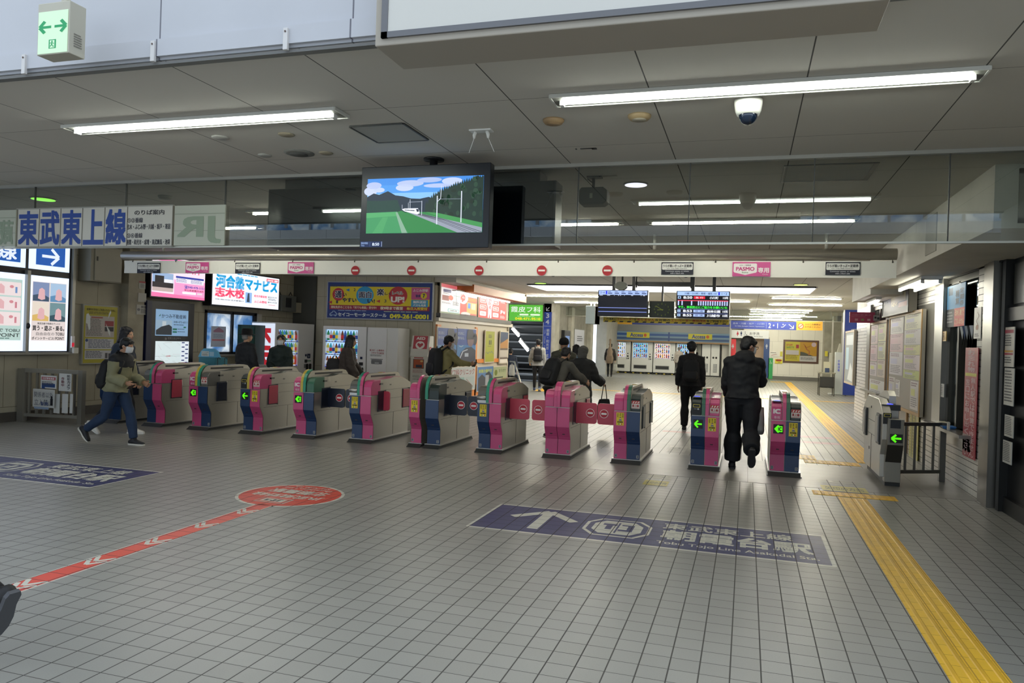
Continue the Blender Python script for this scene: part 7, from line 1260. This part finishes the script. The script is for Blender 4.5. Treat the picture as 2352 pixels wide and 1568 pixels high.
    def hands(mb):
        for i in (0, 1):
            a, el, wr, d = A[i]; sg = (-1, 1)[i]; side = V((0, 1, 0))-d*d.y; side = side.normalized() if side.length > .1 else V((0, 0, 1)); nn = d.cross(side).normalized()
            sk = mat(skin, .55); palm = wr+d*.045
            mb.loft([(S(wr-d*.02), .026*s, .022*s), (S(wr+d*.02), .034*s, .018*s), (S(wr+d*.06), .041*s, .017*s), (S(wr+d*.088), .038*s, .014*s)], sk, 12, up=side)
            for k, (o, ln_) in enumerate(((-.029, .060), (-.010, .072), (.010, .076), (.029, .068))):
                b0 = wr+d*.082+side*o; cu = nn*(-sg)*.0; c1 = b0+d*ln_*.5+nn*(-sg)*.008; c2 = b0+d*ln_*.85+nn*(-sg)*.026; mb.tube([S(b0), S(c1), S(c2)], [.0095*s, .0085*s, .0065*s], sk, 7); mb.ball(S(c2), .0066*s, .0066*s, .0066*s, sk, 6, 4)
            b0 = wr+d*.03+side*.036; mb.tube([S(b0), S(b0+d*.03+side*.018), S(b0+d*.055+side*.022+nn*(-sg)*.012)], [.013*s, .011*s, .008*s], sk, 7)
    bd = part('body', t, bodyf, mat(skin, .55), vox*.85*s, extra=hands, smooth=2)
    # face
    m = MB()
    for e in (-1, 1): m.ball(HM((e*.031, .083, .008)), .013*s, .006*s, .007*s, mat('#e6e0da', .3), 10, 6, hd); m.ball(HM((e*.031, .088, .008)), .006*s, .003*s, .006*s, mat('#1b1412', .2), 8, 6, hd)
    m.obj('eyes', t, world=False)
    m = MB(); m.ball(HM((0, .092, -.056)), .020*s, .004*s, .005*s, mat('#9a5a52', .5), 10, 5, hd); m.obj('mouth', t, world=False)
    # trousers, shoes
    tm = mat(trou, .8, vary=.12, vscale=9)
    def trf(mb):
        torso(mb, .006, .85, 0, 1.0) if False else mb.loft([(S(up(0, -.005, .83)), .14*Wd*s, .10*Wd*s), (S(up(0, -.005, .92)), (.172*Wd)*s, (.125*Wd)*s), (S(up(0, -.005, 1.02)), .158*Wd*s, .118*Wd*s)], None, 18)
        for i in (0, 1): legf(mb, i, .010+loose*.5, .012+loose, .93)
    part('trousers', t, trf, tm, vox*s, wr=.007*s, wf=6)
    for i in (0, 1):
        an = L[i][2]; f, u = footdir(i); x = V((1, 0, 0)); m = MB(); so = mat(sole, .6); sm = mat(shoe, .6)
        c = an-u*.075
        m.loft([(S(c-f*.075+u*.035), .030*s, .034*s), (S(c-f*.03+u*.05), .040*s, .050*s), (S(c+f*.02+u*.052), .042*s, .048*s), (S(c+f*.09+u*.034), .047*s, .034*s), (S(c+f*.15+u*.026), .044*s, .026*s), (S(c+f*.185+u*.02), .026*s, .016*s)], sm, 14, up=x)
        m.loft([(S(an+u*.03), .044*s, .046*s), (S(an-u*.01), .040*s, .046*s), (S(an-u*.04), .04*s, .05*s)], sm, 12)
        q = m.obj('shoe', t, world=False); m = MB()
        pr = [(-.085, .028), (-.06, .040), (0, .036), (.08, .050), (.14, .046), (.185, .026), (.195, 0), (.185, -.026), (.14, -.042), (.08, -.044), (0, -.036), (-.06, -.038), (-.085, -.026)]
        lo = [S(c+f*a+x*b) for a, b in pr]; hi = [S(c+f*a+x*b+u*.022) for a, b in pr]; n = len(pr)
        m.add(lo+hi, [tuple(range(n))[::-1], tuple(range(n, 2*n))]+[(k, (k+1) % n, n+(k+1) % n, n+k) for k in range(n)], so); o = m.obj('sole', None); o.parent = q
    # jacket or coat
    jm = mat(top, .75, vary=.12, vscale=8)
    def jf(mb):
        torso(mb, puff+.004, coat, .02+puff*.6)
        if coat < .84:
            for i in (0, 1):
                hp, kn, an, b = L[i]; k = min(1.6, (.90-coat)/.43)
                if skirt or coat < .7: mb.loft([(S(up(0, -.005, .92)), (.17*Wd+puff)*s, (.13*Wd+puff)*s), (S(P+V((0, (L[0][1].y+L[1][1].y)*.25*k, coat-.90))), (.19*Wd+puff)*s, (.15*Wd+puff+abs(L[0][1].y-L[1][1].y)*.22)*s)], None, 20)
        for i in (0, 1): armf(mb, i, puff+.006, .97 if cuffs is None else cuffs)
        mb.loft([(S(up(0, -.005, 1.41)), .10*s, .085*s), (S(up(0, -.005, 1.475)), .075*s, .075*s)], None, 14)
        if hood:
            mb.ball(S(up(0, -.10, 1.43)), .135*s, .085*s, .11*s, None, 14, 9); mb.ball(S(up(0, -.05, 1.475)), .115*s, .10*s, .06*s, None, 14, 9)
    jk = part('jacket', t, jf, jm, vox*s, wr=(.010+puff*.14)*s, wf=7)
    if shoulder:
        def yf(mb): torso(mb, puff+.009, 1.24, -.005, 1.46)
        m2 = part('shoulder_panel', t, yf, mat(shoulder, .7), vox*s, wr=.006*s)
    if scarf:
        m = MB(); m.loft([(S(neck+V((0, 0, -.05))), .092*s, .085*s), (S(neck+V((0, 0, .0))), .098*s, .09*s), (S(neck+V((0, 0, .035))), .082*s, .08*s)], mat(scarf, .9), 18); m.obj('scarf', t, world=False)
    # hair and headwear
    hm = mat(hair, .55, vary=.2, vscale=40)
    def hf(mb):
        mb.ball(HM((0, -.018, .042)), .088*s, .102*s, .088*s, None, 20, 14, hd); mb.ball(HM((0, -.045, .0)), .082*s, .070*s, .085*s, None, 16, 10, hd)
        rg = random.Random(int(H*100))
        for k in range(16): a = rg.uniform(.2, math.pi-.2); mb.ball(HM((.08*math.cos(a+math.pi), -.02-.06*math.sin(a), rg.uniform(.0, .09))), .022*s, .024*s, .03*s, None, 8, 6, hd)
        for x in (-.04, -.01, .02, .045): mb.ball(HM((x, .060, .082-abs(x)*.3)), .020*s, .018*s, .022*s, None, 8, 6, hd)
        if hairlen:
            mb.loft([(HM((0, -.03, .03)), .092*s, .09*s), (HM((0, -.05, -.09)), .10*s, .075*s), (HM((0, -.085, -.09-hairlen*.5)), .105*s, .055*s), (HM((0, -.10, -.1-hairlen)), .07*s, .03*s)], None, 16, up=hd @ V((1, 0, 0)))
            for e in (-1, 1): mb.loft([(HM((e*.072, .01, .03)), .026*s, .04*s), (HM((e*.082, .01, -.10)), .028*s, .04*s), (HM((e*.09, -.01, -.1-hairlen*.7)), .02*s, .03*s)], None, 10)
    if headwear != 'beanie' and headwear != 'hood': part('hair', t, hf, hm, .010*s, wr=.006*s, wf=22, smooth=1)
    if headwear == 'beanie': part('beanie', t, lambda mb: (mb.ball(HM((0, -.012, .05)), .096*s, .112*s, .092*s, None, 20, 14, hd), mb.loft([(HM((0, -.012, -.0)), .094*s, .108*s), (HM((0, -.012, .045)), .100*s, .114*s)], None, 20, up=hd @ V((1, 0, 0)))), mat(hat or '#101114', .9), .010*s, wr=.004, wf=20)
    if headwear == 'hood': part('hood', t, lambda mb: (mb.ball(HM((0, -.022, .035)), .105*s, .115*s, .105*s, None, 20, 14, hd), mb.ball(HM((0, -.05, -.06)), .10*s, .09*s, .09*s, None, 16, 10, hd)), mat(hat, .9), .011*s, wr=.008, wf=14)
    if headwear == 'hat':
        m = MB(); hm2 = mat(hat, .8); Z = hd @ V((0, 0, 1)); m.loft([(HM((0, -.01, .034)), .165*s, .185*s), (HM((0, -.01, .044)), .160*s, .180*s), (HM((0, -.01, .054)), .100*s, .115*s), (HM((0, -.01, .14)), .096*s, .108*s), (HM((0, -.01, .17)), .075*s, .09*s)], hm2, 24, up=hd @ V((1, 0, 0))); m.obj('hat', t, world=False)
    if mask:
        m = MB(); vs = []; n = 9
        for j in range(6):
            z = .005-j*.020
            for k in range(n): a = -1.15+2.3*k/(n-1); r = .092+(.016 if 0 < j < 5 else 0)*math.cos(a); vs.append(HM((math.sin(a)*(.074-(.012 if j > 3 else 0)), math.cos(a)*r*.98+.010-(j > 4)*.012, z)))
        m.add(vs, [(j*n+k, j*n+k+1, (j+1)*n+k+1, (j+1)*n+k) for j in range(5) for k in range(n-1)], mat('#dfe0e2', .7), True)
        for e in (-1, 1): m.tube([HM((e*.064, .05, -.01)), HM((e*.078, .01, .0)), HM((e*.080, -.012, .004))], .002*s, WHITE, 5)
        m.obj('mask', t, world=False)
    if glasses:
        m = MB()
        for e in (-1, 1): m.tube([HM((e*.033+.026*math.cos(k*.5236), .104, .008+.020*math.sin(k*.5236))) for k in range(13)], .0026*s, BLACK, 5); m.tube([HM((e*.059, .103, .012)), HM((e*.078, .0, .008))], .0026*s, BLACK, 5)
        m.tube([HM((-.008, .105, .012)), HM((.008, .105, .012))], .0026*s, BLACK, 5); m.obj('glasses', t, world=False)
    Wm = Matrix.Translation(loc) @ Matrix.Rotation(R(face), 4, 'Z')
    t['_x'] = 0; del t['_x']
    return dict(t=t, W=Wm, s=s, up=lambda x, y, z: Wm @ S(up(x, y, z)), hand=[Wm @ S(A[i][2]+A[i][3]*.1) for i in (0, 1)], rot=Matrix.Rotation(R(face), 3, 'Z') @ T, HM=HM)
def backpack(P, label, col, w=.30, h=.44, d=.16, z=1.20, straps=True, x=0, off=.15):
    """hangs on a person's back: body, front pocket, straps over the shoulders"""
    o = P['up'](x, -off-d*.3, z); t = thing('backpack', label, 'backpack', o); Rm = P['rot']; s = P['s']; c = mat(col, .7, vary=.1, vscale=12); c2 = mat(col, .6)
    def bf(mb):
        for zz, k in ((-.5, .86), (-.2, 1), (.2, 1), (.44, .82)): pass
        rings = [(Rm @ Vector((0, 0, h*q))*s, w/2*k*s, d/2*k2*s) for q, k, k2 in ((-.5, .82, .7), (-.42, .98, 1), (0, 1, 1.05), (.36, .92, .9), (.5, .62, .55))]; mb.loft(rings, None, 20, up=Rm @ Vector((1, 0, 0)), sq=.6)
    mb = MB(); bf(mb); vs, fs = remesh(mb, .014, 2); r = MB(); r.add(vs, fs, c, True); b = r.obj('bag', None); b.parent = t
    m = MB(); m.loft([(Rm @ Vector((0, -d*.5, h*q))*s, w*.40*k*s, .035*k*s) for q, k in ((-.40, .8), (-.34, 1), (-.08, 1), (-.02, .8))], c2, 16, up=Rm @ Vector((1, 0, 0)), sq=.6); q = m.obj('pocket', None); q.parent = t
    if straps:
        m = MB()
        for e in (-1, 1): m.tube([Rm @ Vector((e*.09, d*.4, h*.42))*s, Rm @ Vector((e*.10, off+d*.2, 1.47-z+.03))*s, Rm @ Vector((e*.115, off+d*.3+.12, 1.36-z))*s, Rm @ Vector((e*.14, off+d*.3+.10, 1.16-z))*s, Rm @ Vector((e*.15, d*.4, -h*.36))*s], .020*s, c2, 8)
        q = m.obj('strap', None); q.parent = t
    m = MB(); m.tube([Rm @ Vector((-.03, .02, h*.48))*s, Rm @ Vector((0, .02, h*.56))*s, Rm @ Vector((.03, .02, h*.48))*s], .008*s, c2, 6); q = m.obj('grab_loop', None); q.parent = t
    return t
def bag(o, label, col, w, h, d, yaw=0, handle=.2, cat='bag', name='tote_bag', wr=.01):
    t = thing(name, label, cat, o); Rm = Matrix.Rotation(R(yaw), 3, 'Z')
    def bf(mb): mb.loft([(Rm @ Vector((0, 0, -handle)), w*.36, d*.25), (Rm @ Vector((0, 0, -handle-h*.3)), w*.45, d*.45), (Rm @ Vector((0, 0, -handle-h*.85)), w*.5, d*.5), (Rm @ Vector((0, 0, -handle-h)), w*.44, d*.4)], None, 18, up=Rm @ Vector((1, 0, 0)), sq=.7)
    mb = MB(); bf(mb); vs, fs = remesh(mb, .014, 2); vs = [v+noise.noise_vector(v*9)*wr for v in vs]; r = MB(); r.add(vs, fs, mat(col, .7, vary=.1, vscale=9), True); q = r.obj('bag', None); q.parent = t
    m = MB()
    for y in (-d*.15, d*.15): m.tube([Rm @ Vector((-w*.2, y, -handle-h*.08)), Rm @ Vector((-w*.06, y*.5, 0)), Rm @ Vector((w*.06, y*.5, 0)), Rm @ Vector((w*.2, y, -handle-h*.08))], .008, mat(col, .7), 6)
    q = m.obj('handle', None); q.parent = t; return t
def phone(P, i, label):
    o = P['hand'][i]; t = thing('phone', label, 'phone', o); m = MB(); m.box(-.036, .036, -.075, .075, -.004, .006, mat('#15161a', .3)); b = m.obj('body', None, bevel=.004); b.parent = t; b.rotation_euler = (R(35), 0, 0)
# the large man passing the right gates
P = person('tall heavy man in black hooded jacket and loose trousers walking through the right gate', (-.03, 10.72, 0), 3, 1.82, hyaw=-62, hpitch=14, lean=4, legs=((12, 8), (-12, 52)), arms=((16, 5, 26, 10), (26, 9, 62, 25)), top='#14171c', trou='#10131a', shoe='#17191e', sole='#2b2c30', loose=.054, puff=.032, hood=True, coat=.92, mask=True, glasses=True, build=1.06, skin='#b98e78', vox=.011, hair='#121316')
a = P['up'](.20, .06, .86); bag((a.x, a.y, .98), 'grey cloth bag hanging at the right side of the large man', '#8d8c8a', .16, .36, .34, 3, .12)
phone(P, 1, 'black phone in the right hand of the large man')
# boy in black beyond the gates
P = person('boy in black jacket and backpack walking away beyond the open lane', (-1.02, 15.1, 0), 4, 1.74, lean=2, legs=((6, 4), (-4, 34)), arms=((-6, 9, 20), (-4, 6, 8)), top='#101216', trou='#0e1016', shoe='#2a2b30', sole='#c9c8c4', puff=.032, coat=.86, loose=.022, hair='#0c0d10', skin='#b58a70')
backpack(P, 'black backpack on the boy walking away beyond the open lane', '#121419', .30, .42, .13, z=1.16)
# boy in khaki and the one behind him, far left
P = person('boy in khaki jacket with dark shoulders and jeans walking right, far left', (-8.42, 8.55, 0), -84, 1.56, lean=10, hpitch=10, legs=((26, 16), (-16, 40)), arms=((4, 6, 62, 10), (-6, 6, 74, 10)), top='#8a8768', trou='#1f3350', shoe='#1a1b20', sole='#d4cfc4', shoulder='#14161c', puff=.035, coat=.88, hair='#0d0e12', mask=True, skin='#c09072', vox=.011, loose=.012)
backpack(P, 'black backpack with light key fobs worn by the boy in khaki', '#0d0e11', .30, .46, .17, z=1.10)
phone(P, 1, 'phone held by the boy in khaki')
P = person('person in dark navy jacket walking behind the boy in khaki', (-9.25, 9.45, 0), -75, 1.68, lean=6, legs=((18, 10), (-12, 30)), arms=((4, 6, 16), (-12, 6, 12)), top='#1d2a3c', trou='#12141a', shoe='#d8d6d0', sole='#dedcd6', puff=.03, coat=.72, hair='#15141a', hairlen=.06)
# behind the gates, left
c = ty(565, 800, 12.9); person('man in dark overcoat and black brimmed hat seen from behind the left gates', (c.x, c.y, 0), -18, 1.66, top='#23262c', trou='#1a1b20', puff=.04, coat=.55, skirt=True, headwear='hat', hat='#0c0d10', hair='#9a9792', arms=((4, 10, 12), (4, 10, 12)), hyaw=-14, build=1.12)
c = ty(645, 800, 13.1); P = person('woman in white mask and dark green padded jacket facing the camera behind the gates', (c.x, c.y, 0), 192, 1.60, top='#1c2a28', trou='#191b20', puff=.045, coat=.62, skirt=True, mask=True, hair='#1c1512', arms=((6, 9, 50, 40), (6, 9, 50, 40)), hyaw=8, skin='#c49478', scarf='#1f2d2b', build=.98)
c = ty(797, 800, 12.9); P = person('woman with long dark hair and fur collared coat walking right behind the gates', (c.x, c.y, 0), -62, 1.64, top='#3d342f', trou='#15161a', puff=.04, coat=.6, skirt=True, hair='#0d0c0e', hairlen=.30, arms=((20, 10, 20), (10, 10, 20)), lean=4, hpitch=4)
a = P['up'](-.16, -.16, 1.02); bag((a.x-.08, a.y-.02, a.z+.25), 'dark shoulder bag behind the long haired woman', '#1c1a1e', .34, .28, .2, 20, .05, name='shoulder_bag')
c = ty(1022, 800, 13.6); P = person('young man with black backpack and olive sleeves standing by the blue kiosk posters', (c.x, c.y, 0), -38, 1.70, top='#8b8256', trou='#3a332c', puff=.018, coat=.90, hair='#101114', arms=((30, 8, 64, 20), (44, 10, 42, 5)), hpitch=16, hyaw=-18, hood=False, mask=True, lean=2, skin='#b88a6c')
backpack(P, 'large black backpack on the young man by the kiosk', '#101319', .34, .56, .22, z=1.18); phone(P, 1, 'phone in the hand of the young man by the kiosk')
m = MB(); Q = P['up'](0, -.10, 1.45)
# people beyond, middle
p = tz(1233, 898); P = person('man in pale jacket with black backpack walking towards the stairs', (p.x, p.y, 0), 12, 1.72, top='#a5a5a0', trou='#15171c', shoe='#3a4a6a', sole='#c9c6bc', puff=.024, coat=.84, legs=((10, 4), (-6, 22)), arms=((14, 16, 30), (-4, 8, 10)), hair='#15151a')
backpack(P, 'black backpack on the man in the pale jacket', '#14161c', .30, .44, .16)
c = ty(1172, 840, 27.2); P = person('man in navy jacket going down the stairs behind the kiosk', (c.x, c.y, -.35), 10, 1.70, top='#1f2a40', trou='#15161c', puff=.03, hair='#14151a', arms=((4, 10, 10), (4, 10, 10)))
a = P['up'](.1, -.16, 1.05); bag((a.x, a.y-.05, a.z+.1), 'white bag carried by the man behind the kiosk', '#b5b4b0', .24, .4, .14, 0, .05)
c = ty(1272, 850, 12.5); P = person('stooping person in grey jacket with large black backpack behind the red flaps', (c.x, c.y, 0), -28, 1.62, lean=26, hpitch=8, top='#5c5a54', trou='#14161c', puff=.024, coat=.86, hair='#1a1a1c', arms=((34, 8, 18), (40, 8, 14)), legs=((6, 4), (-8, 14)))
backpack(P, 'large black backpack on the stooping person', '#12151b', .32, .50, .20, z=1.14)
c = ty(1293, 850, 14.4); person('person in olive coat and black knitted cap behind the stooping one', (c.x, c.y, 0), -8, 1.72, top='#4c4b3e', trou='#1b1b1e', puff=.045, coat=.66, skirt=True, headwear='beanie', hat='#0f1013', hair='#1a1a1c', scarf='#8a8a3c', arms=((4, 12, 14), (10, 14, 24)))
c = ty(1322, 850, 17.2); person('person in light blue denim jacket farther into the hall', (c.x, c.y, 0), 0, 1.60, top='#7f9cb8', trou='#2a2c34', puff=.02, coat=.86, hair='#0f0f12', hairlen=.05, arms=((4, 10, 10), (4, 10, 10)))
c = ty(1333, 850, 13.4); P = person('older person in grey cap and dark padded coat carrying a black bag past the gates', (c.x, c.y, 0), -14, 1.58, lean=8, top='#26282a', trou='#17181b', puff=.055, coat=.62, skirt=True, headwear='hood', hat='#6f6f68', hair='#77746c', scarf='#3a4440', arms=((4, 8, 20), (16, 14, 46, -6)), build=1.08)
a = P['hand'][1]; bag((a.x, a.y, a.z), 'black cloth bag hanging from the arm of the older person', '#14151a', .26, .40, .14, 10, .26)
p = tz(1400, 866); P = person('person with a beige guitar case on the back near the snack machine', (p.x, p.y, 0), 4, 1.66, top='#2a2724', trou='#15161a', puff=.035, coat=.84, hair='#1a1816', legs=((6, 2), (-4, 12)), arms=((4, 12, 10), (4, 12, 10)))
o = P['up'](0, -.24, 1.2); t = thing('guitar_case', 'beige soft guitar case on the back of the person near the snack machine', 'guitar case', o); m = MB(); m.loft([((0, 0, z), w, .07) for z, w in ((-.48, .10), (-.42, .17), (-.2, .19), (-.02, .13), (.12, .15), (.26, .09), (.34, .055), (.60, .05), (.70, .06), (.74, .03))], mat('#8a7866', .7), 18, up=(1, 0, 0)); b = m.obj('case', None); b.parent = t
m = MB(); m.box(-.12, .12, -.10, -.06, -.38, -.10, mat('#7f6e5e', .7)); b = m.obj('pocket', None, bevel=.01); b.parent = t
a = P['hand'][1]; bag((a.x, a.y, a.z), 'white plastic bag in the hand of the person with the guitar case', '#b5b7b2', .26, .34, .12, 0, .1)
c = ty(1559, 830, 42.4); person('grey haired person in light top standing at the far machine', (c.x, c.y, 0), 5, 1.60, top='#a8a098', trou='#4a4844', puff=.02, hair='#6a6864')
# the foot of somebody leaving at the lower left edge
q = ty(-2, 1480, 2.72); person('person in black walking out of the view at the lower left corner, one shoe showing', (q.x-.60, 2.72, 0), 84, 1.66, legs=((18, 8), (-28, 40)), arms=((8, 10, 20), (8, 6, 30)), top='#15161a', trou='#14151a', shoe='#17171a', sole='#4c4d52', puff=.02)
